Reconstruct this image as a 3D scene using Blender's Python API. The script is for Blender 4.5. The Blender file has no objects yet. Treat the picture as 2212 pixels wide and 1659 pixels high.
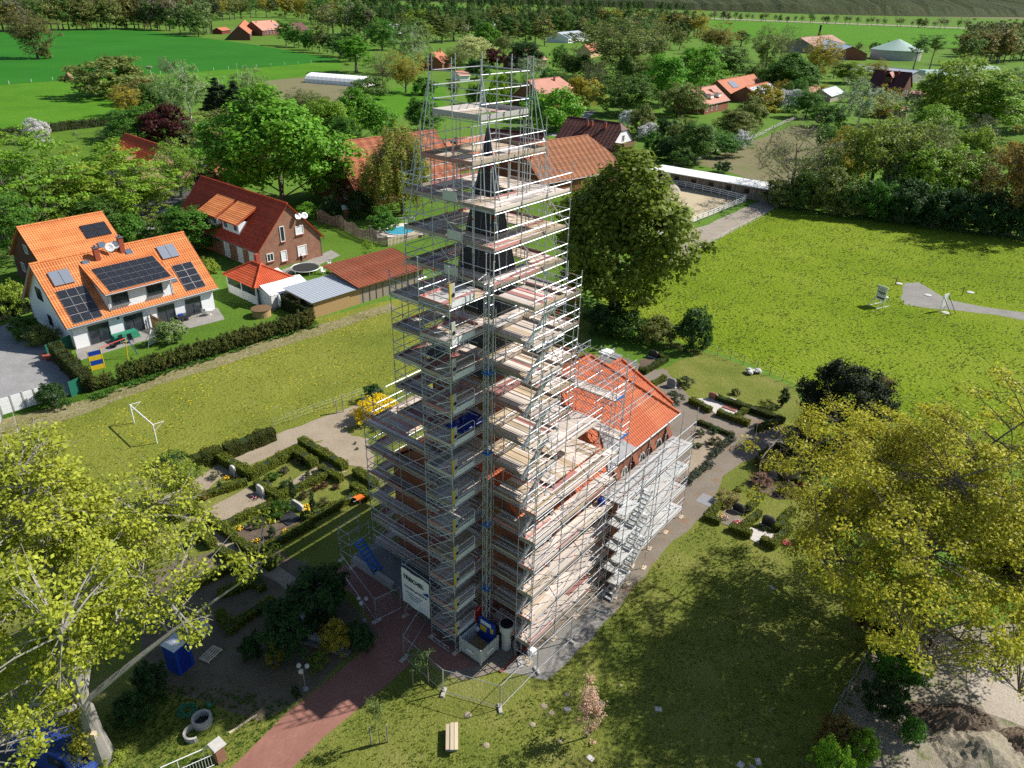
import bpy, math, random
import numpy as np
from mathutils import Vector, Matrix, Quaternion

# ------------------------------------------------------------------ camera, sky, sun, exposure
SC = bpy.context.scene
COL = SC.collection
CAM_H, PITCH, ROLL = 37.0, math.radians(28.0), math.radians(-1.48)
FPX = 2756.0 * 2212 / 3840            # focal length in pixels of a 2212 pixel wide picture
cam_d = bpy.data.cameras.new('camera'); cam = bpy.data.objects.new('camera', cam_d); COL.objects.link(cam)
cam_d.sensor_width = 36.0; cam_d.lens = 36.0 * 2756.0 / 3840; cam_d.clip_end = 12000; cam_d.clip_start = 0.5
FW = Vector((0, math.cos(PITCH), -math.sin(PITCH)))
UP0 = Vector((0, math.sin(PITCH), math.cos(PITCH))); RT0 = Vector((1, 0, 0))
RT = RT0 * math.cos(ROLL) - UP0 * math.sin(ROLL); UP = UP0 * math.cos(ROLL) + RT0 * math.sin(ROLL)
cam.matrix_world = Matrix(((RT.x, UP.x, -FW.x, 0), (RT.y, UP.y, -FW.y, 0), (RT.z, UP.z, -FW.z, CAM_H), (0, 0, 0, 1)))
SC.camera = cam
SUN_AZ, SUN_EL = math.radians(20.0), math.radians(42.0)      # azimuth counted from +X towards +Y
world = bpy.data.worlds.new('World'); SC.world = world; world.use_nodes = True
wn = world.node_tree.nodes; wl = world.node_tree.links
sky = wn.new('ShaderNodeTexSky'); sky.sky_type = 'NISHITA'; sky.sun_disc = False
sky.sun_elevation = SUN_EL; sky.sun_rotation = math.pi / 2 - SUN_AZ
sky.air_density = 1.0; sky.dust_density = 0.6; sky.ozone_density = 1.2
wl.new(sky.outputs[0], wn['Background'].inputs[0]); wn['Background'].inputs[1].default_value = 0.075
sun_d = bpy.data.lights.new('sun', 'SUN'); sun = bpy.data.objects.new('sun', sun_d); COL.objects.link(sun)
sun_d.energy = 4.6; sun_d.angle = math.radians(0.53); sun_d.color = (1.0, 0.95, 0.87)
sdir = Vector((math.cos(SUN_EL) * math.cos(SUN_AZ), math.cos(SUN_EL) * math.sin(SUN_AZ), math.sin(SUN_EL)))
sun.rotation_euler = (-sdir).to_track_quat('-Z', 'Y').to_euler(); sun.location = (60, 20, 80)
SC.view_settings.view_transform = 'Standard'; SC.view_settings.look = 'None'
SC.view_settings.exposure = 0.6; SC.view_settings.gamma = 1.0; SC.view_settings.use_curve_mapping = False
SC.cycles.max_bounces = 6; SC.cycles.diffuse_bounces = 3; SC.cycles.glossy_bounces = 3
SC.cycles.transmission_bounces = 4; SC.cycles.transparent_max_bounces = 6; SC.cycles.volume_bounces = 0
SC.cycles.use_denoising = False
SC.cycles.use_adaptive_sampling = True; SC.cycles.adaptive_threshold = 0.02

random.seed(7)
PI = math.pi

def ground(x, y, z=0.0):  # world position taken from image pixels
    """Where the line of sight through a pixel of the 2212 px wide image meets the level z."""
    d = FW + RT * ((x - 1106) / FPX) - UP * ((y - 829.5) / FPX)
    t = (z - CAM_H) / d.z
    return Vector((d.x * t, d.y * t, z))

def rise(base, x, y):
    """Height of the point seen at x, y when it stands above the ground point base."""
    d = FW + RT * ((x - 1106) / FPX) - UP * ((y - 829.5) / FPX)
    t = (base.x * d.x + base.y * d.y) / (d.x * d.x + d.y * d.y)
    return CAM_H + d.z * t

def span(base, px, z=0.0):
    """Length in metres of px image pixels at the place base."""
    return px / FPX * ((Vector((base.x, base.y, z)) - Vector((0, 0, CAM_H))).dot(FW))

# ------------------------------------------------------------------ materials
MATS = {}
def srgb(r, g, b):
    f = lambda c: (c / 255 / 12.92) if c / 255 <= 0.04045 else ((c / 255 + 0.055) / 1.055) ** 2.4
    return (f(r), f(g), f(b), 1.0)

class NT:
    def __init__(s, name):
        s.m = bpy.data.materials.new(name); s.m.use_nodes = True; s.t = s.m.node_tree; s.n = s.t.nodes; s.l = s.t.links
        s.b = s.n['Principled BSDF']; s.out = s.n['Material Output']; MATS[name] = s.m
    def add(s, k, **kw):
        n = s.n.new(k)
        for a, v in kw.items(): setattr(n, a, v)
        return n
    def put(s, sock, v):
        if hasattr(v, 'is_linked') or hasattr(v, 'links'): s.l.new(v, sock)
        else: sock.default_value = v
    def coord(s, kind='Object'):
        if not hasattr(s, '_c'): s._c = s.add('ShaderNodeTexCoord')
        return s._c.outputs[kind]
    def pos(s):
        if not hasattr(s, '_g'): s._g = s.add('ShaderNodeNewGeometry')
        return s._g.outputs['Position']
    def noise(s, scale, detail=3, rough=0.55, vec=None, dist=0.0, stretch=None):
        v = vec if vec is not None else s.coord()
        if stretch:
            mp = s.add('ShaderNodeMapping'); s.l.new(v, mp.inputs[0]); mp.inputs['Scale'].default_value = stretch; v = mp.outputs[0]
        n = s.add('ShaderNodeTexNoise'); n.inputs['Scale'].default_value = scale; n.inputs['Detail'].default_value = detail
        n.inputs['Roughness'].default_value = rough; n.inputs['Distortion'].default_value = dist
        s.l.new(v, n.inputs['Vector']); return n.outputs['Fac']
    def ramp(s, fac, stops, interp='LINEAR'):
        r = s.add('ShaderNodeValToRGB'); r.color_ramp.interpolation = interp
        e = r.color_ramp.elements
        while len(e) < len(stops): e.new(0.5)
        for k, (p, c) in zip(e, stops): k.position = p; k.color = c if len(c) == 4 else (*c, 1)
        s.l.new(fac, r.inputs[0]); return r.outputs[0]
    def mix(s, fac, a, b, mode='MIX'):
        n = s.add('ShaderNodeMix', data_type='RGBA', blend_type=mode)
        s.put(n.inputs[0], fac); s.put(n.inputs[6], a); s.put(n.inputs[7], b); return n.outputs[2]
    def math(s, op, a, b=0.5, clamp=False):
        n = s.add('ShaderNodeMath', operation=op, use_clamp=clamp); s.put(n.inputs[0], a); s.put(n.inputs[1], b); return n.outputs[0]
    def bump(s, h, strength=0.5, dist=0.05, normal=None):
        n = s.add('ShaderNodeBump'); n.inputs['Strength'].default_value = strength; n.inputs['Distance'].default_value = dist
        s.l.new(h, n.inputs['Height'])
        if normal is not None: s.l.new(normal, n.inputs['Normal'])
        s.l.new(n.outputs[0], s.b.inputs['Normal']); return n.outputs[0]
    def base(s, c, rough=0.8, metal=0.0, spec=0.3):
        s.put(s.b.inputs['Base Color'], c); s.b.inputs['Roughness'].default_value = rough
        s.b.inputs['Metallic'].default_value = metal; s.b.inputs['Specular IOR Level'].default_value = spec
        return s.m

def lin(c, k=1.0): return (c[0] * k, c[1] * k, c[2] * k, 1.0)

def plain(name, c, rough=0.75, metal=0.0, var=0.18, scale=3.0, bump=0.0, spec=0.3, objvar=0.0):
    t = NT(name)
    n = t.noise(scale, 4)
    col = t.mix(n, lin(c, 1 - var), lin(c, 1 + var))
    if objvar:
        oi = t.add('ShaderNodeObjectInfo')
        f = t.math('MULTIPLY_ADD', oi.outputs['Random'], 2 * objvar); f.node.inputs[2].default_value = 1 - objvar
        hs = t.add('ShaderNodeHueSaturation'); t.l.new(col, hs.inputs['Color']); t.l.new(f, hs.inputs['Value']); col = hs.outputs[0]
    if bump: t.bump(t.noise(scale * 8, 4), bump, 0.02)
    return t.base(col, rough, metal, spec)

plain('galvanised', (0.50, 0.52, 0.55), 0.42, 0.55, 0.22, 1.2, objvar=0.18)
plain('aluminium', (0.70, 0.71, 0.72), 0.45, 0.35, 0.15, 2.0, objvar=0.15)
plain('band_red', (0.55, 0.03, 0.025), 0.5)
plain('band_blue', (0.03, 0.16, 0.50), 0.5)
plain('plank_pale', (0.60, 0.52, 0.46), 0.85, 0, 0.22, 2.5, objvar=0.2)
plain('plank_tan', (0.46, 0.36, 0.25), 0.85, 0, 0.25, 2.5, objvar=0.25)
plain('plank_grey', (0.40, 0.38, 0.36), 0.85, 0, 0.25, 2.5, objvar=0.3)
plain('plank_red', (0.44, 0.20, 0.18), 0.8, 0, 0.3, 1.5, objvar=0.3)
plain('perforated_steel', (0.56, 0.57, 0.56), 0.5, 0.3, 0.2, 6.0, objvar=0.1)
plain('toe_wood', (0.34, 0.28, 0.22), 0.85, 0, 0.3, 1.5, objvar=0.35)
plain('toe_white', (0.74, 0.75, 0.76), 0.5, 0.1, 0.12)
plain('gate_grey', (0.42, 0.42, 0.38), 0.6); plain('gate_yellow', (0.62, 0.42, 0.04), 0.6)
plain('black', (0.015, 0.015, 0.017), 0.5); plain('rubber', (0.03, 0.03, 0.03), 0.8)
plain('slate', (0.030, 0.033, 0.040), 0.5, 0, 0.5, 2.2, bump=0.4)
plain('lead_grey', (0.13, 0.14, 0.16), 0.5, 0.2, 0.3)
plain('concrete', (0.42, 0.40, 0.37), 0.9, 0, 0.2, 2.0, bump=0.3)
plain('concrete_dark', (0.20, 0.19, 0.18), 0.9, 0, 0.25, 1.5, bump=0.3)
plain('white_paint', (0.78, 0.78, 0.76), 0.6, 0, 0.07, 1.0)
plain('white_plaster', (0.80, 0.81, 0.82), 0.85, 0, 0.05, 0.6, bump=0.1)
plain('white_cloth', (0.80, 0.80, 0.79), 0.8, 0, 0.06)
plain('tan_wall', (0.52, 0.36, 0.20), 0.85, 0, 0.15)
plain('wood_brown', (0.20, 0.12, 0.06), 0.8, 0, 0.3, 3.0, objvar=0.25)
plain('wood_pale', (0.52, 0.43, 0.31), 0.8, 0, 0.2, 3.0, objvar=0.15)
plain('wood_weathered', (0.27, 0.23, 0.19), 0.9, 0, 0.3, 3.0, objvar=0.3)
plain('osb', (0.40, 0.26, 0.12), 0.8, 0, 0.35, 9.0)
plain('barn_red', (0.16, 0.035, 0.03), 0.8, 0, 0.2); plain('barn_green', (0.03, 0.17, 0.10), 0.7, 0, 0.2)
plain('dark_frame', (0.06, 0.063, 0.07), 0.5); plain('gutter_zinc', (0.36, 0.37, 0.39), 0.4, 0.5)
plain('green_sheet', (0.015, 0.13, 0.085), 0.6, 0, 0.2); plain('tarp_green', (0.03, 0.22, 0.13), 0.55, 0, 0.2)
plain('blue_paint', (0.012, 0.055, 0.34), 0.4); plain('tarp_blue', (0.008, 0.025, 0.22), 0.45, 0, 0.4, 3)
plain('yellow_paint', (0.75, 0.50, 0.03), 0.5); plain('red_paint', (0.50, 0.02, 0.02), 0.5)
plain('orange_plastic', (0.75, 0.17, 0.02), 0.5); plain('hoist_panel', (0.56, 0.58, 0.56), 0.5, 0.2, 0.12)
plain('grey_corrugated', (0.46, 0.50, 0.54), 0.45, 0.3, 0.12); plain('stone_grey', (0.24, 0.24, 0.25), 0.6, 0, 0.3, 4, bump=0.2)
plain('stone_pale', (0.50, 0.48, 0.45), 0.7, 0, 0.25, 4, bump=0.2); plain('stone_dark', (0.035, 0.037, 0.042), 0.25, 0, 0.3, 5)
plain('stone_red', (0.28, 0.12, 0.085), 0.5, 0, 0.3, 5); plain('brick_chimney', (0.30, 0.075, 0.045), 0.85, 0, 0.3, 6)
plain('pool_water', (0.06, 0.36, 0.50), 0.05, 0, 0.15, 2.0, spec=0.6); plain('bark', (0.16, 0.135, 0.11), 0.95, 0, 0.4, 3.0, bump=0.8)
plain('bark_pale', (0.30, 0.28, 0.25), 0.95, 0, 0.35, 2.5, bump=0.9); plain('bark_birch', (0.55, 0.53, 0.50), 0.9, 0, 0.35, 3.0)
plain('skin', (0.45, 0.27, 0.19), 0.6); plain('cloth_dark', (0.02, 0.02, 0.025), 0.9); plain('hair_dark', (0.02, 0.015, 0.01), 0.8)
plain('tank_concrete', (0.42, 0.42, 0.38), 0.85, 0, 0.25, 0.6); plain('tank_green', (0.30, 0.42, 0.36), 0.7, 0, 0.12, 0.4)
plain('petal_yellow', (0.80, 0.50, 0.02), 0.7, 0, 0.2); plain('petal_red', (0.62, 0.02, 0.03), 0.7, 0, 0.2); plain('petal_white', (0.75, 0.74, 0.72), 0.7, 0, 0.1)
plain('petal_violet', (0.28, 0.10, 0.32), 0.7, 0, 0.2); plain('petal_pink', (0.70, 0.08, 0.16), 0.7, 0, 0.2)
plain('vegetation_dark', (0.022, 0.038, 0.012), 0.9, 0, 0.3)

def glass(name, c=(0.03, 0.04, 0.05), rough=0.06):
    t = NT(name); return t.base(lin(c), rough, 0.0, 0.8)
glass('window_glass'); glass('window_glass_blue', (0.10, 0.14, 0.19)); glass('shutter_white', (0.75, 0.76, 0.77), 0.5)

def panel_mat():
    t = NT('solar_cell'); c = t.coord('Generated')
    br = t.add('ShaderNodeTexBrick'); br.offset = 0.0; br.inputs['Scale'].default_value = 1.0
    br.inputs['Color1'].default_value = (0.012, 0.014, 0.020, 1); br.inputs['Color2'].default_value = (0.016, 0.018, 0.026, 1)
    br.inputs['Mortar'].default_value = (0.09, 0.095, 0.10, 1); br.inputs['Mortar Size'].default_value = 0.006
    br.inputs['Brick Width'].default_value = 0.1667; br.inputs['Row Height'].default_value = 0.1667; t.l.new(c, br.inputs['Vector'])
    return t.base(br.outputs[0], 0.12, 0, 0.5)
panel_mat()
plain('collector', (0.25, 0.28, 0.33), 0.25, 0.3, 0.35, 20.0); plain('panel_frame', (0.50, 0.51, 0.52), 0.4, 0.5)

def brick_mat(name, c1, c2, mortar, scale=1.0, kind='Object'):
    t = NT(name)
    v = t.coord('Object')
    sx = t.add('ShaderNodeSeparateXYZ'); t.l.new(v, sx.inputs[0])
    cx = t.add('ShaderNodeCombineXYZ'); t.l.new(t.math('ADD', sx.outputs[0], sx.outputs[1]), cx.inputs[0]); t.l.new(sx.outputs[2], cx.inputs[1])
    br = t.add('ShaderNodeTexBrick'); br.inputs['Scale'].default_value = scale
    br.inputs['Color1'].default_value = lin(c1); br.inputs['Color2'].default_value = lin(c2); br.inputs['Mortar'].default_value = lin(mortar)
    br.inputs['Mortar Size'].default_value = 0.008; br.inputs['Brick Width'].default_value = 0.25; br.inputs['Row Height'].default_value = 0.085
    br.inputs['Bias'].default_value = -0.1
    t.l.new(cx.outputs[0], br.inputs['Vector'])
    col = t.mix(t.noise(0.9, 5), br.outputs[0], lin(c2, 0.75), 'MIX'); col.node.inputs[0].links[0].from_node
    t.bump(br.outputs['Fac'], 0.4, -0.01)
    return t.base(col, 0.9)
brick_mat('brick_red', (0.36, 0.115, 0.055), (0.24, 0.075, 0.04), (0.30, 0.24, 0.19))
brick_mat('brick_tan', (0.42, 0.20, 0.12), (0.26, 0.11, 0.065), (0.45, 0.38, 0.31))
brick_mat('brick_dark', (0.20, 0.07, 0.045), (0.12, 0.045, 0.03), (0.2, 0.16, 0.13))

def tile_mat(name, c1, c2, c3, rough=0.75, pattern=None):
    t = NT(name)
    a = t.noise(0.35, 5, 0.6); b = t.noise(6.0, 3)
    col = t.ramp(a, [(0.3, lin(c1)), (0.5, lin(c2)), (0.72, lin(c3))])
    col = t.mix(t.math('MULTIPLY', b, 0.55), col, lin(c1, 0.6))
    g = t.add('ShaderNodeNewGeometry')
    hs = t.add('ShaderNodeHueSaturation'); t.l.new(col, hs.inputs['Color'])
    v = t.math('MULTIPLY_ADD', g.outputs['Random Per Island'], 0.3); v.node.inputs[2].default_value = 0.86; t.l.new(v, hs.inputs['Value'])
    if pattern:                                        # tiles too far away to tell apart
        w = t.add('ShaderNodeTexWave', wave_type='BANDS', bands_direction='X'); w.inputs['Scale'].default_value = pattern[0]; t.l.new(t.coord(), w.inputs['Vector'])
        w2 = t.add('ShaderNodeTexWave', wave_type='BANDS', bands_direction='Z', wave_profile='SAW'); w2.inputs['Scale'].default_value = pattern[1]; t.l.new(t.coord(), w2.inputs['Vector'])
        t.bump(t.math('ADD', w.outputs['Fac'], w2.outputs['Fac']), 0.6, 0.05)
    return t.base(hs.outputs[0], rough)
tile_mat('tile_church', (0.47, 0.115, 0.045), (0.56, 0.16, 0.07), (0.64, 0.22, 0.10))
tile_mat('tile_orange', (0.60, 0.19, 0.06), (0.70, 0.25, 0.085), (0.78, 0.32, 0.12))
tile_mat('tile_red', (0.42, 0.06, 0.025), (0.48, 0.075, 0.03), (0.54, 0.10, 0.04), 0.6)
tile_mat('tile_scarlet', (0.52, 0.085, 0.03), (0.58, 0.11, 0.04), (0.64, 0.15, 0.055))
tile_mat('tile_old', (0.42, 0.13, 0.065), (0.50, 0.18, 0.09), (0.44, 0.17, 0.10), pattern=(1.2, 0.9))
tile_mat('tile_old_brown', (0.38, 0.15, 0.07), (0.46, 0.20, 0.10), (0.36, 0.17, 0.09), pattern=(1.2, 0.9))
tile_mat('tile_brown', (0.10, 0.035, 0.027), (0.13, 0.042, 0.03), (0.16, 0.055, 0.04), 0.55, pattern=(1.2, 0.9))
tile_mat('tile_pink', (0.46, 0.20, 0.14), (0.52, 0.25, 0.18), (0.56, 0.28, 0.20), pattern=(1.2, 0.9))
tile_mat('tile_maroon', (0.07, 0.022, 0.02), (0.09, 0.028, 0.024), (0.11, 0.035, 0.03), 0.5, pattern=(1.2, 0.9))
tile_mat('sheet_rusty', (0.33, 0.16, 0.12), (0.40, 0.21, 0.16), (0.35, 0.30, 0.28))

def leaf_mat(name, trans=0.42, jitter=0.35, hue=0.02, rough=0.55):
    """Foliage: its colour is the object's own colour, varied from leaf to leaf."""
    t = NT(name)
    oi = t.add('ShaderNodeObjectInfo'); g = t.add('ShaderNodeNewGeometry')
    hs = t.add('ShaderNodeHueSaturation'); t.l.new(oi.outputs['Color'], hs.inputs['Color'])
    v = t.math('MULTIPLY_ADD', g.outputs['Random Per Island'], 2 * jitter); v.node.inputs[2].default_value = 1 - jitter
    n = t.noise(0.7, 3)
    v2 = t.math('MULTIPLY_ADD', n, 0.6); v2.node.inputs[2].default_value = 0.7
    t.l.new(t.math('MULTIPLY', v, v2), hs.inputs['Value'])
    h = t.math('MULTIPLY_ADD', n, -2 * hue); h.node.inputs[2].default_value = 0.51 + hue; t.l.new(h, hs.inputs['Hue'])
    t.base(hs.outputs[0], rough, 0, 0.25)
    tr = t.add('ShaderNodeBsdfTranslucent'); t.l.new(hs.outputs[0], tr.inputs[0])
    mx = t.add('ShaderNodeMixShader'); mx.inputs[0].default_value = trans
    t.l.new(t.b.outputs[0], mx.inputs[1]); t.l.new(tr.outputs[0], mx.inputs[2]); t.l.new(mx.outputs[0], t.out.inputs[0])
    return t.m
leaf_mat('leaf'); leaf_mat('needle', 0.12, 0.4, 0.01, 0.7)

# ------------------------------------------------------------------ objects
def tag(o, label=None, cat=None, group=None, kind=None):
    if label: o['label'] = label
    if cat: o['category'] = cat
    if group: o['group'] = group
    if kind: o['kind'] = kind
    return o

def thing(name, label, cat, loc=(0, 0, 0), rz=0.0, group=None):
    o = bpy.data.objects.new(name, None); COL.objects.link(o); o.empty_display_size = 0.3
    o.location = loc; o.rotation_euler = (0, 0, rz); return tag(o, label, cat, group)

def obj(name, me, parent=None, loc=(0, 0, 0), rz=0.0, scale=None, color=None):
    o = bpy.data.objects.new(name, me); COL.objects.link(o); o.parent = parent
    o.location = loc; o.rotation_euler = (0, 0, rz)
    if scale is not None: o.scale = scale if hasattr(scale, '__len__') else (scale,) * 3
    if color is not None: o.color = color if len(color) == 4 else (*color, 1)
    return o

class MB:
    """Collects shapes and builds them as one mesh object."""
    def __init__(s): s.v = []; s.f = []; s.m = []
    def face(s, pts, mi=0):
        n = len(s.v); s.v += [tuple(p) for p in pts]; s.f.append(tuple(range(n, n + len(pts)))); s.m.append(mi); return s
    def box(s, c, sz, rz=0.0, mi=0, rot=None):
        hx, hy, hz = sz[0] / 2, sz[1] / 2, sz[2] / 2; n = len(s.v); c = Vector(c)
        M = rot if rot is not None else Matrix.Rotation(rz, 3, 'Z')
        for x, y, z in ((-1, -1, -1), (1, -1, -1), (1, 1, -1), (-1, 1, -1), (-1, -1, 1), (1, -1, 1), (1, 1, 1), (-1, 1, 1)):
            s.v.append(tuple(c + M @ Vector((x * hx, y * hy, z * hz))))
        for q in ((0, 3, 2, 1), (4, 5, 6, 7), (0, 1, 5, 4), (1, 2, 6, 5), (2, 3, 7, 6), (3, 0, 4, 7)):
            s.f.append(tuple(n + i for i in q)); s.m.append(mi)
        return s
    def bar(s, p, q, w, h=None, mi=0):
        """A square bar from p to q, w wide and h high."""
        p = Vector(p); q = Vector(q); d = q - p; L = d.length; d.normalize()
        side = d.cross(Vector((0, 0, 1)))
        if side.length < 1e-4: side = Vector((1, 0, 0))
        side.normalize(); up = side.cross(d)
        M = Matrix((d, side, up)).transposed()
        return s.box((p + q) / 2, (L, w, h or w), rot=M, mi=mi)
    def tube(s, pts, rad, n=6, mi=0, cap=True):
        pts = [Vector(p) for p in pts]; rad = rad if hasattr(rad, '__len__') else [rad] * len(pts); k0 = len(s.v)
        for i, p in enumerate(pts):
            d = (pts[min(i + 1, len(pts) - 1)] - pts[max(i - 1, 0)]).normalized()
            a = d.orthogonal().normalized() if abs(d.z) > 0.99 else d.cross(Vector((0, 0, 1))).normalized()
            b = d.cross(a)
            for j in range(n):
                t = 2 * PI * j / n; s.v.append(tuple(p + (a * math.cos(t) + b * math.sin(t)) * rad[i]))
        for i in range(len(pts) - 1):
            for j in range(n):
                s.f.append((k0 + i * n + j, k0 + i * n + (j + 1) % n, k0 + (i + 1) * n + (j + 1) % n, k0 + (i + 1) * n + j)); s.m.append(mi)
        if cap:
            s.f.append(tuple(k0 + j for j in range(n))[::-1]); s.m.append(mi)
            e = k0 + (len(pts) - 1) * n; s.f.append(tuple(e + j for j in range(n))); s.m.append(mi)
        return s
    def prism(s, poly, z0, z1, mi=0, top=None):
        n = len(s.v); k = len(poly); top = top or poly
        s.v += [(p[0], p[1], z0) for p in poly] + [(p[0], p[1], z1) for p in top]
        s.f.append(tuple(range(n + k - 1, n - 1, -1))); s.m.append(mi); s.f.append(tuple(range(n + k, n + 2 * k))); s.m.append(mi)
        for i in range(k):
            j = (i + 1) % k; s.f.append((n + i, n + j, n + k + j, n + k + i)); s.m.append(mi)
        return s
    def lathe(s, prof, n=16, c=(0, 0, 0), mi=0):
        k0 = len(s.v)
        for r, z in prof:
            for j in range(n):
                t = 2 * PI * j / n; s.v.append((c[0] + r * math.cos(t), c[1] + r * math.sin(t), c[2] + z))
        for i in range(len(prof) - 1):
            for j in range(n):
                s.f.append((k0 + i * n + j, k0 + i * n + (j + 1) % n, k0 + (i + 1) * n + (j + 1) % n, k0 + (i + 1) * n + j)); s.m.append(mi)
        s.f.append(tuple(k0 + j for j in range(n))[::-1]); s.m.append(mi)
        e = k0 + (len(prof) - 1) * n; s.f.append(tuple(e + j for j in range(n))); s.m.append(mi)
        return s
    def mesh(s, name, mats, smooth=False):
        me = bpy.data.meshes.new(name); me.from_pydata(s.v, [], s.f)
        for m in (mats if isinstance(mats, (list, tuple)) else [mats]): me.materials.append(MATS[m] if isinstance(m, str) else m)
        me.polygons.foreach_set('material_index', s.m)
        if smooth: me.polygons.foreach_set('use_smooth', [True] * len(s.f))
        me.update(); return me
    def build(s, name, mats, parent=None, smooth=False, **kw): return obj(name, s.mesh(name, mats, smooth), parent, **kw)

UNIT = {}
def unit_tube(r, mat, n=6):
    k = ('t', round(r, 4), mat, n)
    if k not in UNIT: UNIT[k] = MB().tube([(0, 0, 0), (0, 0, 1)], r, n).mesh('tube', mat)
    return UNIT[k]
def unit_box(mat):
    k = ('b', mat)
    if k not in UNIT: UNIT[k] = MB().box((0, 0, 0), (1, 1, 1)).mesh('board', mat)
    return UNIT[k]
def rod(name, p, q, r, mat, parent, n=6):
    p = Vector(p); d = Vector(q) - p
    o = obj(name, unit_tube(r, mat, n), parent, p)
    o.rotation_mode = 'QUATERNION'; o.rotation_quaternion = d.to_track_quat('Z', 'Y'); o.scale = (1, 1, d.length); return o
def board(name, c, sz, mat, parent, rz=0.0):
    return obj(name, unit_box(mat), parent, c, rz, sz)
def beam(name, p, q, w, h, mat, parent):
    p = Vector(p); q = Vector(q); d = q - p
    o = obj(name, unit_box(mat), parent, (p + q) / 2); o.rotation_mode = 'QUATERNION'
    o.rotation_quaternion = d.to_track_quat('X', 'Z'); o.scale = (d.length, w, h); return o

def copy_tree(o, parent=None):
    c = o.copy(); COL.objects.link(c); c.parent = parent
    for ch in o.children:
        copy_tree(ch, c)
    return c
ORD = ['first', 'second', 'third', 'fourth', 'fifth', 'sixth', 'seventh', 'eighth', 'ninth', 'tenth', 'eleventh', 'twelfth', 'thirteenth', 'fourteenth',
       'fifteenth', 'sixteenth', 'seventeenth', 'eighteenth', 'nineteenth', 'twentieth']
def ordinal(i):
    if i < 20: return ORD[i]
    t = {2: 'twenty', 3: 'thirty', 4: 'forty', 5: 'fifty', 6: 'sixty', 7: 'seventy', 8: 'eighty', 9: 'ninety'}[(i + 1) // 10]
    return (t[:-1] + 'ieth') if (i + 1) % 10 == 0 else t + '-' + ORD[(i + 1) % 10 - 1]
# ------------------------------------------------------------------ ground
def grass_mat(name, dark, mid, lite, dry=None, dry_at=0.62, flower=None, flower_at=0.70, fine=9.0, bump=0.9, bdist=0.12, rows=None, patch=0.12):
    k = {'meadow': 1.15, 'sports_grass': 1.3, 'cemetery_lawn': 1.2}.get(name, 1.0); dark, mid, lite = [tuple(c * k for c in q) for q in (dark, mid, lite)]
    t = NT(name); p = t.pos()
    n1 = t.noise(patch, 5, 0.6, vec=p); n2 = t.noise(fine, 4, 0.7, vec=p); n3 = t.noise(1.3, 4, 0.65, vec=p)
    col = t.ramp(n1, [(0.32, lin(dark)), (0.5, lin(mid)), (0.68, lin(lite))])
    col = t.mix(t.ramp(n2, [(0.35, (0, 0, 0)), (0.65, (1, 1, 1))]), lin(dark, 0.75), col) if False else t.mix(0.45, col, t.ramp(n2, [(0.3, lin(dark, 0.55)), (0.5, lin(mid)), (0.7, lin(lite, 1.25))]))
    if dry:
        m = t.ramp(n3, [(dry_at - 0.06, (0, 0, 0)), (dry_at + 0.08, (1, 1, 1))])
        col = t.mix(t.math('MULTIPLY', m, 0.85), col, t.mix(n2, lin(dry, 0.7), lin(dry, 1.25)))
    if flower:
        w = t.add('ShaderNodeTexVoronoi'); w.inputs['Scale'].default_value = 2.4; t.l.new(p, w.inputs['Vector'])
        dot = t.math('LESS_THAN', w.outputs['Distance'], 0.20)
        zone = t.ramp(t.noise(0.16, 4, 0.6, vec=p), [(flower_at - 0.16, (0, 0, 0)), (flower_at, (1, 1, 1))])
        pick = t.math('GREATER_THAN', t.add('ShaderNodeSeparateColor').outputs[0], 0.35)
        t.l.new(w.outputs['Color'], pick.node.inputs[0].links[0].from_node.inputs[0])
        col = t.mix(t.math('MULTIPLY', t.math('MULTIPLY', dot, zone), pick), col, lin(flower))
    if rows:
        ang, per = rows
        mp = t.add('ShaderNodeMapping'); t.l.new(p, mp.inputs[0]); mp.inputs['Rotation'].default_value = (0, 0, ang)
        w = t.add('ShaderNodeTexWave', wave_type='BANDS', bands_direction='Y'); w.inputs['Scale'].default_value = 0.314 / per
        w.inputs['Distortion'].default_value = 0.6; w.inputs['Detail'].default_value = 2; t.l.new(mp.outputs[0], w.inputs['Vector'])
        col = t.mix(t.math('MULTIPLY', w.outputs['Fac'], 0.25), col, lin(dark, 0.8))
    h = t.math('ADD', n2, t.math('MULTIPLY', t.noise(2.2, 4, 0.65, vec=p), 1.0))
    t.bump(h, bump, bdist)
    return t.base(col, 0.95, 0, 0.05)

grass_mat('field_base', (0.075, 0.14, 0.022), (0.10, 0.19, 0.028), (0.13, 0.22, 0.035), fine=1.2, bump=0.5, patch=0.015)
grass_mat('wheat_field', (0.022, 0.125, 0.012), (0.030, 0.155, 0.016), (0.040, 0.18, 0.020), fine=1.5, bump=0.5, patch=0.02, rows=(math.radians(-6), 3.2))
grass_mat('dandelion_pasture', (0.055, 0.16, 0.012), (0.075, 0.20, 0.015), (0.10, 0.23, 0.020), flower=(0.42, 0.33, 0.02), flower_at=0.66, fine=2.2, bump=0.7, patch=0.04)
grass_mat('meadow', (0.085, 0.155, 0.008), (0.155, 0.22, 0.013), (0.215, 0.265, 0.03), dry=(0.27, 0.26, 0.075), dry_at=0.66, fine=2.6, bump=1.0, bdist=0.30, patch=0.06)
grass_mat('sports_grass', (0.085, 0.115, 0.016), (0.14, 0.16, 0.025), (0.20, 0.205, 0.04), dry=(0.30, 0.27, 0.13), dry_at=0.67, flower=(0.60, 0.44, 0.02), flower_at=0.58, fine=5.0, bump=0.9, bdist=0.15, patch=0.09)
grass_mat('cemetery_lawn', (0.065, 0.105, 0.014), (0.135, 0.155, 0.03), (0.21, 0.20, 0.065), dry=(0.33, 0.28, 0.17), dry_at=0.69, fine=7.0, bump=0.9, bdist=0.12, patch=0.22)
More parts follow.
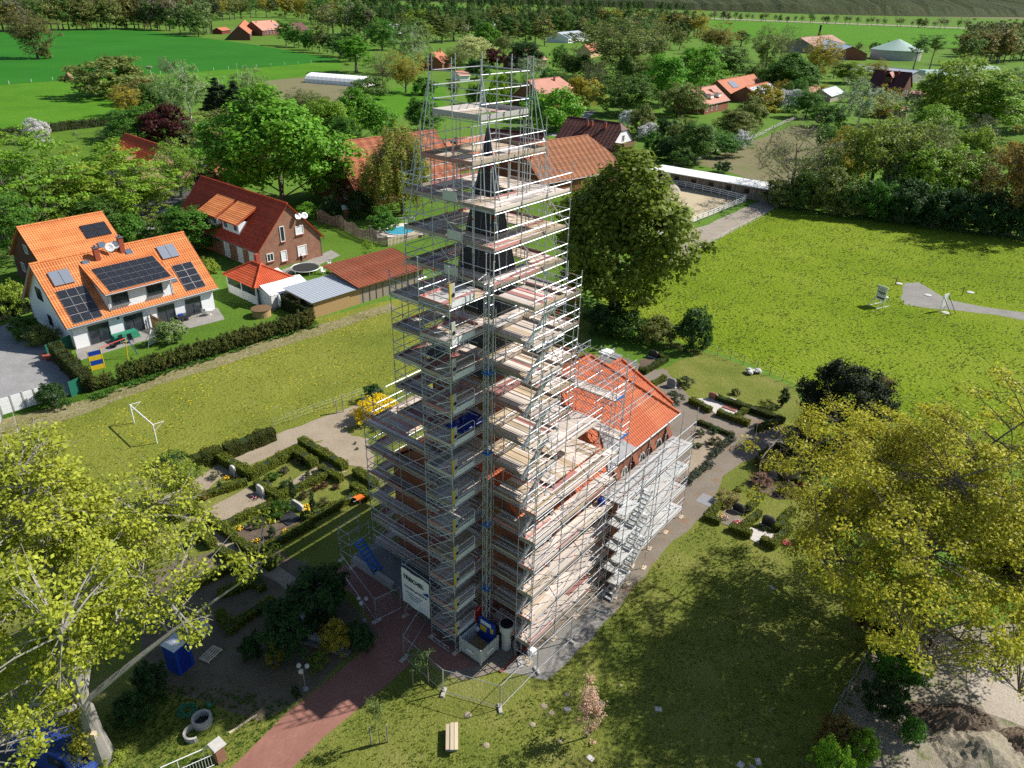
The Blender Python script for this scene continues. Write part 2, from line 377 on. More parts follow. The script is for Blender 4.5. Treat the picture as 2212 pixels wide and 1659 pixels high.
grass_mat('garden_lawn', (0.06, 0.12, 0.015), (0.09, 0.17, 0.02), (0.12, 0.20, 0.03), dry=(0.2, 0.18, 0.08), dry_at=0.7, fine=4.0, bump=0.7)
grass_mat('rough_grass', (0.03, 0.085, 0.008), (0.055, 0.13, 0.012), (0.09, 0.17, 0.02), fine=4.0, bump=1.0, bdist=0.3, patch=0.3)
grass_mat('mown_strip', (0.14, 0.13, 0.05), (0.22, 0.20, 0.09), (0.28, 0.25, 0.13), dry=(0.36, 0.30, 0.19), dry_at=0.58, fine=5.0, bump=0.9, bdist=0.15, patch=0.25)
grass_mat('grazed_soil', (0.16, 0.14, 0.085), (0.20, 0.18, 0.10), (0.14, 0.16, 0.06), fine=2.0, bump=0.5, patch=0.1)

def soil_mat(name, a, b, c, fine=10.0, bump=0.7, bdist=0.05, tint=None, scale=0.5):
    t = NT(name); p = t.pos()
    n1 = t.noise(scale, 5, 0.6, vec=p); n2 = t.noise(fine, 5, 0.75, vec=p)
    col = t.ramp(n1, [(0.3, lin(a)), (0.5, lin(b)), (0.7, lin(c))])
    col = t.mix(0.4, col, t.ramp(n2, [(0.3, lin(a, 0.6)), (0.7, lin(c, 1.2))]))
    if tint: col = t.mix(t.ramp(t.noise(0.8, 4, 0.7, vec=p), [(0.55, (0, 0, 0)), (0.7, (1, 1, 1))]), col, lin(tint))
    t.bump(n2, bump, bdist); return t.base(col, 0.95, 0, 0.1)
soil_mat('gravel_path', (0.17, 0.145, 0.115), (0.215, 0.185, 0.15), (0.25, 0.215, 0.175), fine=14, tint=(0.23, 0.14, 0.075))
soil_mat('gravel_grey', (0.20, 0.19, 0.175), (0.25, 0.24, 0.22), (0.30, 0.285, 0.26), fine=14)
soil_mat('lane_sand', (0.25, 0.215, 0.17), (0.31, 0.27, 0.215), (0.36, 0.315, 0.25), fine=8)
soil_mat('riding_sand', (0.42, 0.35, 0.225), (0.48, 0.40, 0.26), (0.52, 0.44, 0.30), fine=5)
soil_mat('grave_soil', (0.26, 0.21, 0.15), (0.33, 0.27, 0.195), (0.38, 0.32, 0.24), fine=9, bdist=0.06)
soil_mat('dark_soil', (0.085, 0.065, 0.048), (0.13, 0.10, 0.075), (0.17, 0.13, 0.095), fine=9, bdist=0.08)
soil_mat('dry_dirt', (0.21, 0.185, 0.14), (0.29, 0.255, 0.19), (0.35, 0.305, 0.24), fine=6, bdist=0.12, tint=(0.12, 0.15, 0.045))
soil_mat('sand_pit', (0.36, 0.31, 0.25), (0.43, 0.37, 0.30), (0.46, 0.41, 0.34), fine=6, bdist=0.1)
soil_mat('asphalt', (0.07, 0.07, 0.072), (0.085, 0.085, 0.088), (0.10, 0.10, 0.10), fine=20, bdist=0.01)
soil_mat('paving_grey', (0.25, 0.245, 0.24), (0.30, 0.295, 0.29), (0.34, 0.335, 0.325), fine=20, bdist=0.01)
soil_mat('ballast_pebbles', (0.50, 0.45, 0.42), (0.58, 0.53, 0.50), (0.64, 0.60, 0.57), fine=16, bdist=0.06)
soil_mat('bed_soil', (0.10, 0.08, 0.055), (0.15, 0.12, 0.08), (0.19, 0.155, 0.11), fine=9, tint=(0.06, 0.08, 0.025))

def pave_mat(name, c1, c2, mortar, w, h, rot=0.0):
    t = NT(name); mp = t.add('ShaderNodeMapping'); t.l.new(t.pos(), mp.inputs[0]); mp.inputs['Rotation'].default_value = (0, 0, rot)
    br = t.add('ShaderNodeTexBrick'); br.inputs['Scale'].default_value = 1.0; br.inputs['Brick Width'].default_value = w; br.inputs['Row Height'].default_value = h
    br.inputs['Color1'].default_value = lin(c1); br.inputs['Color2'].default_value = lin(c2); br.inputs['Mortar'].default_value = lin(mortar); br.inputs['Mortar Size'].default_value = 0.008
    t.l.new(mp.outputs[0], br.inputs['Vector'])
    col = t.mix(t.ramp(t.noise(0.5, 5, 0.65, vec=t.pos()), [(0.35, (0, 0, 0)), (0.75, (0.7, 0.7, 0.7))]), br.outputs[0], lin(c2, 0.7))
    t.bump(br.outputs['Fac'], 0.4, -0.01); return t.base(col, 0.9, 0, 0.15)
pave_mat('red_paving', (0.34, 0.165, 0.125), (0.29, 0.135, 0.105), (0.22, 0.12, 0.10), 0.21, 0.105, -0.85)
pave_mat('drive_paving', (0.33, 0.325, 0.32), (0.28, 0.275, 0.27), (0.22, 0.215, 0.21), 0.2, 0.2, -0.85)
pave_mat('terrace_paving', (0.34, 0.32, 0.29), (0.29, 0.27, 0.245), (0.2, 0.19, 0.17), 0.4, 0.4, -0.85)

LIFT = [0.004]
def sheet(name, mat, pts, lift=None, rough=0.0, step=None, kind='structure', px=True, seed=1, parent=None):
    """A sheet of ground with the given outline; rough edges wander by that many metres."""
    rng = random.Random(seed)
    P = [ground(*p) if px else Vector((p[0], p[1], 0)) for p in pts]
    Q = []
    for i, a in enumerate(P):
        b = P[(i + 1) % len(P)]; d = b - a; L = d.length
        k = max(1, min(60, int(L / step))) if step else 1
        nrm = Vector((-d.y, d.x, 0)).normalized() if L > 1e-6 else Vector((0, 0, 0))
        w = 0.0
        for j in range(k):
            if j: w = 0.6 * w + rng.uniform(-rough, rough)
            Q.append(a + d * (j / k) + nrm * (w if j else 0))
    if lift is None: LIFT[0] += 0.004; lift = LIFT[0]
    import mathutils.geometry as mg
    tri = mg.tessellate_polygon([[Vector((q.x, q.y, 0)) for q in Q]])
    me = bpy.data.meshes.new(name); me.from_pydata([(q.x, q.y, lift) for q in Q], [], [tuple(t) for t in tri])
    me.materials.append(MATS[mat])
    me.update()
    if me.polygons and me.polygons[0].normal.z < 0: me.flip_normals()
    o = obj(name, me, parent); o['kind'] = kind; return o

gx = sorted(set([-6000, -3500, -2000, -1200, -800, -600] + list(range(-450, 451, 15)) + [600, 800, 1200, 2000, 3500, 6000]))
gy = sorted(set([-60, -30] + list(range(0, 451, 15)) + [520, 600, 700, 850, 1000, 1300, 1700, 2300, 3200, 4500, 6500, 9500]))
gv = [(x, y, 0.0) for y in gy for x in gx]; nx_ = len(gx)
gf = [(j * nx_ + i, j * nx_ + i + 1, (j + 1) * nx_ + i + 1, (j + 1) * nx_ + i) for j in range(len(gy) - 1) for i in range(nx_ - 1)]
me = bpy.data.meshes.new('ground'); me.from_pydata(gv, [], gf); me.materials.append(MATS['field_base']); me.update()
tag(obj('ground', me), kind='structure')
# far fields
sheet('wheat_field', 'wheat_field', [(-900, 75), (0, 69), (150, 66), (293, 63), (423, 80), (550, 97), (735, 129), (640, 140), (467, 152), (200, 170), (0, 183), (-700, 215)], 0.05, 0.6, 6)
sheet('dandelion_pasture', 'dandelion_pasture', [(-700, 215), (0, 183), (200, 170), (467, 152), (735, 131), (740, 150), (640, 165), (420, 200), (265, 262), (0, 296), (-600, 360)], 0.03, 0.5, 6)
sheet('orchard_lawn', 'garden_lawn', [(-500, 360), (0, 298), (265, 265), (340, 300), (300, 345), (0, 350), (-300, 420)], 0.02, 0.3, 4)
sheet('allotment_ground', 'grazed_soil', [(560, 175), (760, 160), (830, 180), (800, 230), (640, 225), (540, 200)], 0.025, 0.5, 4)
sheet('clearing_lawn', 'dandelion_pasture', [(810, 195), (960, 180), (960, 235), (850, 255), (800, 225)], 0.03, 0.5, 4)
sheet('far_field', 'wheat_field', [(820, 14), (900, 12), (1000, 14), (1010, 40), (900, 62), (830, 60)], 0.1)
sheet('far_right_field', 'dandelion_pasture', [(1502, 43), (2068, 62), (2300, 70), (2300, 112), (2055, 103), (1842, 97), (1608, 77)], 0.08)
sheet('far_ploughed_field', 'grazed_soil', [(1760, 24), (1830, 22), (2300, 34), (2300, 44), (2000, 36)], 0.1)
sheet('far_road', 'lane_sand', [(1480, 37), (2090, 60), (2300, 68), (2300, 70), (2090, 62), (1480, 39)], 0.12)
sheet('far_foil_field', 'white_cloth', [(835, 52), (868, 50), (872, 72), (838, 74)], 0.14)
sheet('far_foil_strip', 'white_cloth', [(995, 45), (1070, 43), (1070, 62), (998, 66)], 0.14)
sheet('far_foil_band', 'white_cloth', [(1190, 40), (1210, 40), (1212, 47), (1130, 50)], 0.14)
# right half
sheet('meadow', 'meadow', [(1290, 640), (1420, 578), (1560, 513), (1668, 452), (1760, 466), (1900, 480), (2212, 520), (2600, 560), (2700, 1100), (2050, 960), (1720, 832), (1560, 765), (1490, 748), (1380, 700)], 0.010, 0.3, 3)
sheet('grazed_paddock', 'grazed_soil', [(1500, 352), (1560, 330), (1640, 300), (1710, 272), (1830, 290), (1830, 350), (1680, 412), (1600, 380)], 0.012, 0.4, 3)
sheet('riding_arena', 'riding_sand', [(1393, 408), (1500, 402), (1612, 434), (1430, 508), (1380, 470)], 0.016, 0.15, 2)
sheet('sandy_lane', 'lane_sand', [(1405, 548), (1440, 518), (1540, 480), (1620, 443), (1680, 425), (1690, 442), (1655, 462), (1560, 512), (1425, 575), (1395, 590)], 0.020, 0.25, 2)
sheet('gravel_turning_place', 'gravel_grey', [(1946, 640), (1955, 612), (1985, 610), (2010, 625), (2050, 648), (2120, 662), (2300, 690), (2300, 712), (2150, 680), (2080, 672), (2000, 665), (1955, 658)], 0.016, 0.25, 1.5)
sheet('village_lane', 'paving_grey', [(1160, 292), (1200, 286), (1225, 262), (1260, 240), (1290, 240), (1250, 268), (1215, 295)], 0.03, 0.2, 3)
sheet('barn_yard', 'garden_lawn', [(880, 440), (1180, 300), (1380, 330), (1500, 360), (1400, 420), (1420, 520), (1250, 620), (900, 560)], 0.008, 0.4, 4)
# left half
sheet('sports_ground', 'sports_grass', [(-200, 990), (60, 870), (195, 845), (420, 760), (680, 690), (880, 640), (1250, 640), (1290, 700), (860, 840), (800, 860), (590, 935), (420, 1010), (200, 1060), (-200, 1150)], 0.012, 0.3, 2)
sheet('mown_strip', 'mown_strip', [(-120, 945), (0, 905), (195, 862), (340, 800), (560, 735), (700, 698), (845, 655), (860, 668), (700, 722), (560, 765), (340, 832), (180, 895), (-120, 985)], 0.016, 0.25, 1.5)
sheet('verge', 'rough_grass', [(-120, 930), (0, 890), (110, 868), (195, 842), (420, 765), (640, 700), (680, 690), (690, 700), (600, 728), (420, 785), (200, 858), (0, 908), (-120, 950)], 0.020, 0.2, 1)
sheet('farm_garden', 'garden_lawn', [(640, 560), (700, 480), (900, 510), (900, 600), (760, 610), (690, 640), (600, 600)], 0.012, 0.2, 3)
sheet('house_garden', 'garden_lawn', [(150, 770), (260, 690), (460, 650), (600, 660), (680, 690), (420, 770), (205, 838)], 0.022, 0.1, 2)
sheet('house_terrace', 'terrace_paving', [(160, 745), (200, 728), (370, 690), (470, 665), (486, 690), (400, 712), (300, 740), (170, 780)], 0.028)
sheet('driveway', 'drive_paving', [(-100, 745), (40, 690), (90, 735), (165, 800), (195, 838), (110, 868), (0, 892), (-100, 925)], 0.024)
sheet('village_road', 'asphalt', [(290, 440), (345, 420), (420, 372), (470, 372), (430, 412), (345, 465), (300, 470)], 0.02, 0.2, 3)
sheet('yard_paving', 'paving_grey', [(300, 470), (360, 450), (380, 480), (340, 520), (290, 500)], 0.024)
sheet('brick_house_terrace', 'terrace_paving', [(560, 600), (660, 565), (715, 540), (735, 552), (690, 572), (600, 600)], 0.024)
# churchyard
sheet('churchyard_lawn', 'cemetery_lawn', [(-300, 1130), (200, 1040), (430, 1000), (600, 925), (800, 855), (870, 835), (1300, 690), (1385, 705), (1490, 752), (1560, 770), (1720, 838), (1760, 930), (1790, 1150), (1900, 1400), (1840, 1520), (1800, 1760), (500, 1800), (-300, 1800)], 0.008, 0.2, 2)
sheet('churchyard_gravel', 'gravel_path', [(1000, 1470), (1075, 1448), (1180, 1470), (1232, 1425), (1310, 1340), (1430, 1195), (1520, 1112), (1560, 1030), (1600, 1000), (1690, 965), (1705, 930), (1650, 905), (1555, 880), (1500, 868), (1440, 800), (1380, 770), (1300, 760), (1150, 1000), (850, 1250), (900, 1420)], 0.016, 0.12, 0.8)
sheet('concrete_apron', 'gravel_grey', [(1075, 1448), (1180, 1470), (1232, 1425), (1330, 1318), (1290, 1300), (1150, 1420)], 0.020, 0.15, 0.6)
sheet('red_brick_path', 'red_paving', [(470, 1690), (620, 1540), (700, 1478), (820, 1375), (770, 1290), (700, 1245), (760, 1215), (860, 1290), (960, 1380), (1030, 1440), (960, 1450), (905, 1420), (830, 1485), (700, 1592), (600, 1690)], 0.024)
sheet('street', 'asphalt', [(-200, 1470), (0, 1490), (40, 1560), (150, 1640), (240, 1800), (-200, 1800)], 0.020, 0.1, 1)
sheet('churchyard_bed', 'bed_soil', [(300, 1240), (560, 1160), (700, 1240), (820, 1370), (690, 1480), (560, 1560), (300, 1480)], 0.012, 0.2, 1)
sheet('grave_path', 'grave_soil', [(370, 1085), (400, 1050), (540, 960), (780, 870), (830, 850), (850, 900), (740, 925), (810, 985), (800, 1040), (700, 950), (640, 960), (480, 1030), (410, 1090), (520, 1170), (640, 1250), (620, 1275), (500, 1195), (430, 1160)], 0.016, 0.1, 0.6)
sheet('bare_dirt', 'dry_dirt', [(1830, 1480), (1900, 1400), (2020, 1360), (2300, 1330), (2400, 1760), (1760, 1760)], 0.014, 0.25, 1)
sheet('sand_pit', 'sand_pit', [(2085, 1480), (2110, 1440), (2300, 1400), (2400, 1600), (2212, 1570), (2130, 1540)], 0.022, 0.15, 0.6)
sheet('rear_lawn', 'garden_lawn', [(1255, 760), (1290, 700), (1385, 712), (1500, 770), (1420, 800), (1330, 770)], 0.018, 0.2, 1)
# ------------------------------------------------------------------ church (local frame: X runs from the tower to the choir)
CO = Vector((-0.92, 35.63, 0)); CA = math.radians(51.5)
def in_church(name, label, cat, group=None): return thing(name, label, cat, CO, CA, group)
def chw(x, y, z=0): return CO + Matrix.Rotation(CA, 3, 'Z') @ Vector((x, y, z))

def tile_slope(name, p0, u, v, width, length, mat, parent, tw=0.25, course=0.34, amp=0.03, lip=0.035, clip=None, seg=4, skip=None):
    """A roof slope as real tiles: waved across, each course lapping over the one below. clip(t) gives the u range at height t."""
    p0 = Vector(p0); u = Vector(u).normalized(); v = Vector(v).normalized(); n = u.cross(v)
    if n.z < 0: n = -n
    rows = max(1, int(round(length / course))); cs = length / rows; cols = max(1, int(round(width / tw))); dw = width / cols
    V = []; F = []
    us = np.arange(cols * seg + 1) * (dw / seg)
    wave = amp * np.cos(us / dw * 2 * PI)
    U = np.array(u); VV = np.array(v); N = np.array(n); P0 = np.array(p0)
    for j in range(rows):
        t0 = j * cs; t1 = min(length, (j + 1) * cs + 0.06)
        ua = us; ub = us
        if clip:
            lo, hi = clip(t0); lo2, hi2 = clip(t1)
            ua = np.clip(us, lo, hi); ub = np.clip(us, lo2, hi2)
            if hi - lo < 0.05: continue
        k = len(V); m = len(us)
        a = P0 + np.outer(ua, U) + VV * t0 + np.outer(wave + lip, N)
        b = P0 + np.outer(ub, U) + VV * t1 + np.outer(wave, N)
        c = P0 + np.outer(ua, U) + VV * (t0 + 0.01) + np.outer(wave + lip - 0.05, N)
        V += a.tolist() + b.tolist() + c.tolist()
        for i in range(m - 1):
            if ua[i + 1] - ua[i] < 1e-5 and ub[i + 1] - ub[i] < 1e-5: continue
            if skip and skip(ua[i], t0): continue
            F.append((k + i, k + i + 1, k + m + i + 1, k + m + i)); F.append((k + 2 * m + i, k + 2 * m + i + 1, k + i + 1, k + i))
    me = bpy.data.meshes.new(name); me.from_pydata(V, [], F); me.materials.append(MATS[mat]); me.update()
    o = obj(name, me, parent); o['kind'] = 'stuff'; return o

church = in_church('church', 'brick church with orange tiled nave roof and dark slate spire inside the scaffolding', 'church')
NX0, NX1, NY0, NY1, EAVE, RIDGE, HIP = 0.4, 18.5, -2.1, 9.3, 8.9, 13.1, 15.4
TY = 3.6
w = MB()
w.prism([(NX0, NY0), (NX1, NY0), (NX1, NY1), (NX0, NY1)], 0, EAVE)
w.build('nave_wall', 'brick_red', church)
w = MB(); w.prism([(NX0 + .05, NY0 + .3), (NX0 + .05, NY1 - .3), (NX0 + .05, TY + .01), (NX0 + .05, TY - .01)], EAVE, EAVE + .02)
w = MB(); n = [(NX0, NY0 - .05, EAVE), (NX0, NY1 + .05, EAVE), (NX0, TY, RIDGE - .12)]; n2 = [(NX0 + .4, y, z) for _, y, z in n]
w.face(n); w.face(n2[::-1]); w.face([n[0], n[2], n2[2], n2[0]]); w.face([n[1], n2[1], n2[2], n[2]])
w.build('gable', 'brick_red', church)
for i in range(8):                                        # buttresses and windows of the long wall
    x = NX0 + .35 + i * (NX1 - NX0 - .7) / 7
    b = MB(); b.box((x, NY0 - .18, 3.6), (.55, .4, 7.2)); b.face([(x - .275, NY0 - .38, 7.2), (x + .275, NY0 - .38, 7.2), (x + .275, NY0, 7.9), (x - .275, NY0, 7.9)])
    b.build('buttress', 'brick_red', church)
    if i < 7:
        xm = x + (NX1 - NX0 - .7) / 14
        a = MB(); hw = .55
        arch = [(-hw, 2.6), (hw, 2.6), (hw, 6.3)] + [(hw * math.cos(t * PI / 8), 6.3 + 1.0 * math.sin(t * PI / 8)) for t in range(1, 8)] + [(-hw, 6.3)]
        a.face([(xm + p, NY0 - .02, q) for p, q in arch])
        wo = a.build('window', 'window_glass', church)
        f = MB()
        for p, q in zip(arch, arch[1:] + arch[:1]): f.bar((xm + p[0], NY0 - .04, p[1]), (xm + q[0], NY0 - .04, q[1]), .07, .1)
        f.bar((xm, NY0 - .04, 2.6), (xm, NY0 - .04, 7.2), .05); f.bar((xm - hw, NY0 - .04, 4.4), (xm + hw, NY0 - .04, 4.4), .05)
        f.build('window_frame', 'stone_pale', wo)
board('cornice', (9.45, NY0 - .06, EAVE - .25), (NX1 - NX0 + .3, .14, .3), 'brick_red', church)
# nave roof: right slope seen from here, left slope, rear hip
run = TY - (NY0 - .45); slope = math.atan2(RIDGE - EAVE, run); SL = math.hypot(run, RIDGE - EAVE)
roof = MB()
E0 = NY0 - .45; E1 = NY1 + .45; XR = NX1 + .5; zz = -.10
A = (NX0 - .1, E0, EAVE + zz); B_ = (XR, E0, EAVE + zz); C_ = (HIP, TY, RIDGE + zz); D_ = (NX0 - .1, TY, RIDGE + zz); E_ = (NX0 - .1, E1, EAVE + zz); F_ = (XR, E1, EAVE + zz)
roof.face([A, B_, C_, D_]); roof.face([E_, D_, C_, F_]); roof.face([B_, F_, C_]); roof.face([A, E_, F_, B_])
rf = roof.build('roof', 'tile_church', church)
wid = XR - NX0 + .1
def nclip(t): return (0, wid - (XR - HIP) * t / SL)
TW, TC = 0.245, 0.335
rows_n = int(round(SL / TC)); cs_n = SL / rows_n; cols_n = int(round(wid / TW)); dw_n = wid / cols_n
CH_I0, CH_I1, CH_J1 = cols_n - 33, cols_n - 13, 15      # the block of tiles that shows largest: each its own object
def tskip(uu, t):
    i = int(uu / dw_n + 1e-6); j = int(t / cs_n + .5); return (CH_I0 <= i < CH_I1 and j < CH_J1)
tile_slope('tiles', A, (1, 0, 0), (0, run, RIDGE - EAVE), wid, SL, 'tile_church', rf, TW, TC, .032, .035, nclip, 4, tskip)
vv = Vector((0, run, RIDGE - EAVE)).normalized(); nn = Vector((1, 0, 0)).cross(vv)
tv = []; tf = []
for k in range(5):
    du = dw_n * k / 4; wv = .032 * math.cos(k / 4 * 2 * PI)
    tv += [Vector((du, 0, 0)) + nn * (wv + .035), Vector((du, 0, 0)) + vv * (cs_n + .06) + nn * wv, Vector((du, 0, 0)) + vv * .01 + nn * (wv - .015)]
for k in range(4):
    a = 3 * k; tf += [(a, a + 3, a + 4, a + 1), (a + 2, a + 5, a + 3, a)]
tile_me = bpy.data.meshes.new('tile'); tile_me.from_pydata([tuple(v) for v in tv], [], tf); tile_me.materials.append(MATS['tile_church']); tile_me.update()
for j in range(CH_J1):
    for i in range(CH_I0, CH_I1):
        obj('tile', tile_me, rf, Vector(A) + Vector((i * dw_n, 0, 0)) + vv * (j * cs_n))
tile_slope('tiles', F_, (-1, 0, 0), (0, -run, RIDGE - EAVE), wid, SL, 'tile_church', rf, .5, TC, .03, .035, lambda t: ((XR - HIP) * t / SL, wid), 2)
hl = math.hypot(XR - HIP, RIDGE - EAVE)
tile_slope('tiles', B_, (0, 1, 0), (HIP - XR, 0, RIDGE - EAVE), E1 - E0, hl, 'tile_church', rf, .3, TC, .03, .035, lambda t: (run * t / hl, (E1 - E0) - run * t / hl), 3)
def ridge_caps(p, q, parent, mat, r=.13, L=.38):
    p = Vector(p); q = Vector(q); k = max(1, int((q - p).length / L)); d = (q - p) / k; m = MB()
    for i in range(k): m.tube([p + d * i, p + d * (i + 1.06)], [r, r * .82], 7)
    o = m.build('ridge_tiles', mat, parent); o['kind'] = 'stuff'; return o
up = Vector((0, 0, .1))
ridge_caps(Vector(D_) + up, Vector(C_) + up, rf, 'tile_church'); ridge_caps(Vector(B_) + up, Vector(C_) + up, rf, 'tile_church'); ridge_caps(Vector(F_) + up, Vector(C_) + up, rf, 'tile_church')
g = MB(); g.tube([(NX0, E0 - .07, EAVE - .1), (XR, E0 - .07, EAVE - .1)], .07, 8); g.build('gutter', 'gutter_zinc', church)
# choir, lower and hipped
CY0, CY1, CE, CR = .2, 7.0, 7.2, 11.0
cw = MB(); cw.prism([(NX1, CY0), (22.2, CY0), (22.8, TY), (22.2, CY1), (NX1, CY1)], 0, CE); cw.build('choir_wall', 'brick_red', church)
cr = MB(); a0 = (15.5, CY0 - .4, CE); a1 = (22.7, CY0 - .4, CE); a2 = (22.7, CY1 + .4, CE); a3 = (15.5, CY1 + .4, CE); r0 = (15.5, TY, CR); r1 = (20.1, TY, CR)
cr.face([a0, a1, r1, r0]); cr.face([a2, a3, r0, r1]); cr.face([a1, a2, r1]); cr.face([a0, a3, a2, a1])
cf = cr.build('choir_roof', 'tile_church', church)
cl = math.hypot(TY - CY0 + .4, CR - CE)
tile_slope('tiles', a0, (1, 0, 0), (0, TY - CY0 + .4, CR - CE), 7.2, cl, 'tile_church', cf, TW, TC, .03, .035, lambda t: (0, 7.2 - 2.6 * t / cl), 4)
cl2 = math.hypot(2.6, CR - CE)
tile_slope('tiles', a1, (0, 1, 0), (-2.6, 0, CR - CE), CY1 - CY0 + .8, cl2, 'tile_church', cf, .3, TC, .03, .035, lambda t: (3.8 * t / cl2, 7.6 - 3.8 * t / cl2), 3)
ridge_caps(Vector(r0) + up, Vector(r1) + up, cf, 'tile_church'); ridge_caps(Vector(a1) + up, Vector(r1) + up, cf, 'tile_church')
# tower
TX = 3.4; TH = 2.35
t = MB(); t.prism([(TX - TH, TY - TH), (TX + TH, TY - TH), (TX + TH, TY + TH), (TX - TH, TY + TH)], 0, 17.6); t.build('tower_wall', 'brick_red', church)
for z in (6.0, 11.5, 17.3):
    board('string_course', (TX, TY, z), (2 * TH + .18, 2 * TH + .18, .25), 'brick_red', church)
for sx, sy in ((-1, 0), (0, -1), (1, 0), (0, 1)):
    for off in (-.7, .7):
        m = MB(); hw = .42; arch = [(-hw, 13.2), (hw, 13.2), (hw, 15.6)] + [(hw * math.cos(q * PI / 6), 15.6 + .6 * math.sin(q * PI / 6)) for q in range(1, 6)] + [(-hw, 15.6)]
        if sx: pts = [(TX + sx * (TH + .02), TY + off + p, q) for p, q in arch]
        else: pts = [(TX + off + p, TY + sy * (TH + .02), q) for p, q in arch]
        m.face(pts); so = m.build('sound_opening', 'black', church)
        l = MB()
        for q in range(7):
            z = 13.4 + q * .36
            if sx: l.box((TX + sx * (TH + .05), TY + off, z), (.06, 2 * hw, .1))
            else: l.box((TX + off, TY + sy * (TH + .05), z), (2 * hw, .06, .1))
        l.build('louvre', 'lead_grey', so)
def octagon(r, rot=PI / 8): return [(TX + r * math.cos(rot + k * PI / 4), TY + r * math.sin(rot + k * PI / 4)) for k in range(8)]
def squareoct(h):
    c = h * .999; k = h * .97
    return [(TX + c, TY + k), (TX + k, TY + c), (TX - k, TY + c), (TX - c, TY + k), (TX - c, TY - k), (TX - k, TY - c), (TX + k, TY - c), (TX + c, TY - k)]
sk = MB()
prof = [(17.55, 2.62, 0.97), (18.4, 2.35, .86), (19.6, 2.08, .68), (21.2, 1.80, .46), (23.4, 1.52, .42), (25.4, 1.10, .42), (27.4, .68, .42), (29.2, .30, .42), (30.7, .05, .42)]
rings = []
for z, r, k in prof:
    h = r; c = r * k; rings.append([(TX + h, TY + c, z), (TX + c, TY + h, z), (TX - c, TY + h, z), (TX - h, TY + c, z), (TX - h, TY - c, z), (TX - c, TY - h, z), (TX + c, TY - h, z), (TX + h, TY - c, z)])
for a, b in zip(rings, rings[1:]):
    for i in range(8): sk.face([a[i], a[(i + 1) % 8], b[(i + 1) % 8], b[i]])
sk.face(rings[0][::-1]); sk.build('spire', 'slate', church)
lath = MB()
for a, b in zip(rings[3:], rings[4:]):
    for i in range(8):
        lath.bar(Vector(a[i]), Vector(b[i]), .05)
lath.build('hip_flashing', 'lead_grey', church)
cross = MB(); cross.tube([(TX, TY, 30.6), (TX, TY, 31.6)], .03, 6); cross.build('spire_rod', 'lead_grey', church)
pl = MB(); pl.box((TX, TY, .3), (2 * TH + .5, 2 * TH + .5, .6)); pl.box((9.4, TY, .25), (18.5, 11.7, .5)); pl.build('plinth', 'stone_grey', church)
board('stone_platform', (-.9, 8.6, .25), (2.6, 6.0, .5), 'concrete_dark', church)
board('platform_wall', (-2.1, 9.3, .32), (.3, 4.2, .64), 'concrete', church)
# torn roof patch: grey sheeting laid in the valley by the eaves
tp = in_church('roof_tarpaulin', 'grey creased tarpaulin over a gap in the orange church roof', 'tarpaulin')
m = MB(); rng = random.Random(3)
NXT, NYT = 7, 7
for i in range(NXT):
    for j in range(NYT):
        s = j / (NYT - 1); x = 10.6 + (i / (NXT - 1) - .5) * (1.6 + 2.0 * (1 - s)) * (0.25 + .75 * (1 - s)) + .5 * s
        p = Vector(A) + vv * (s * 3.2 + .02) + nn * (.13 + .05 * rng.random() + .05 * math.sin(i * 2.2)); m.v.append((x, p.y, p.z))
for i in range(NXT - 1):
    for j in range(NYT - 1):
        a = i * NYT + j; m.f.append((a, a + NYT, a + NYT + 1, a + 1)); m.m.append(0)
o = m.build('sheet', 'lead_grey_cloth' if 'lead_grey_cloth' in MATS else 'stone_grey', tp)

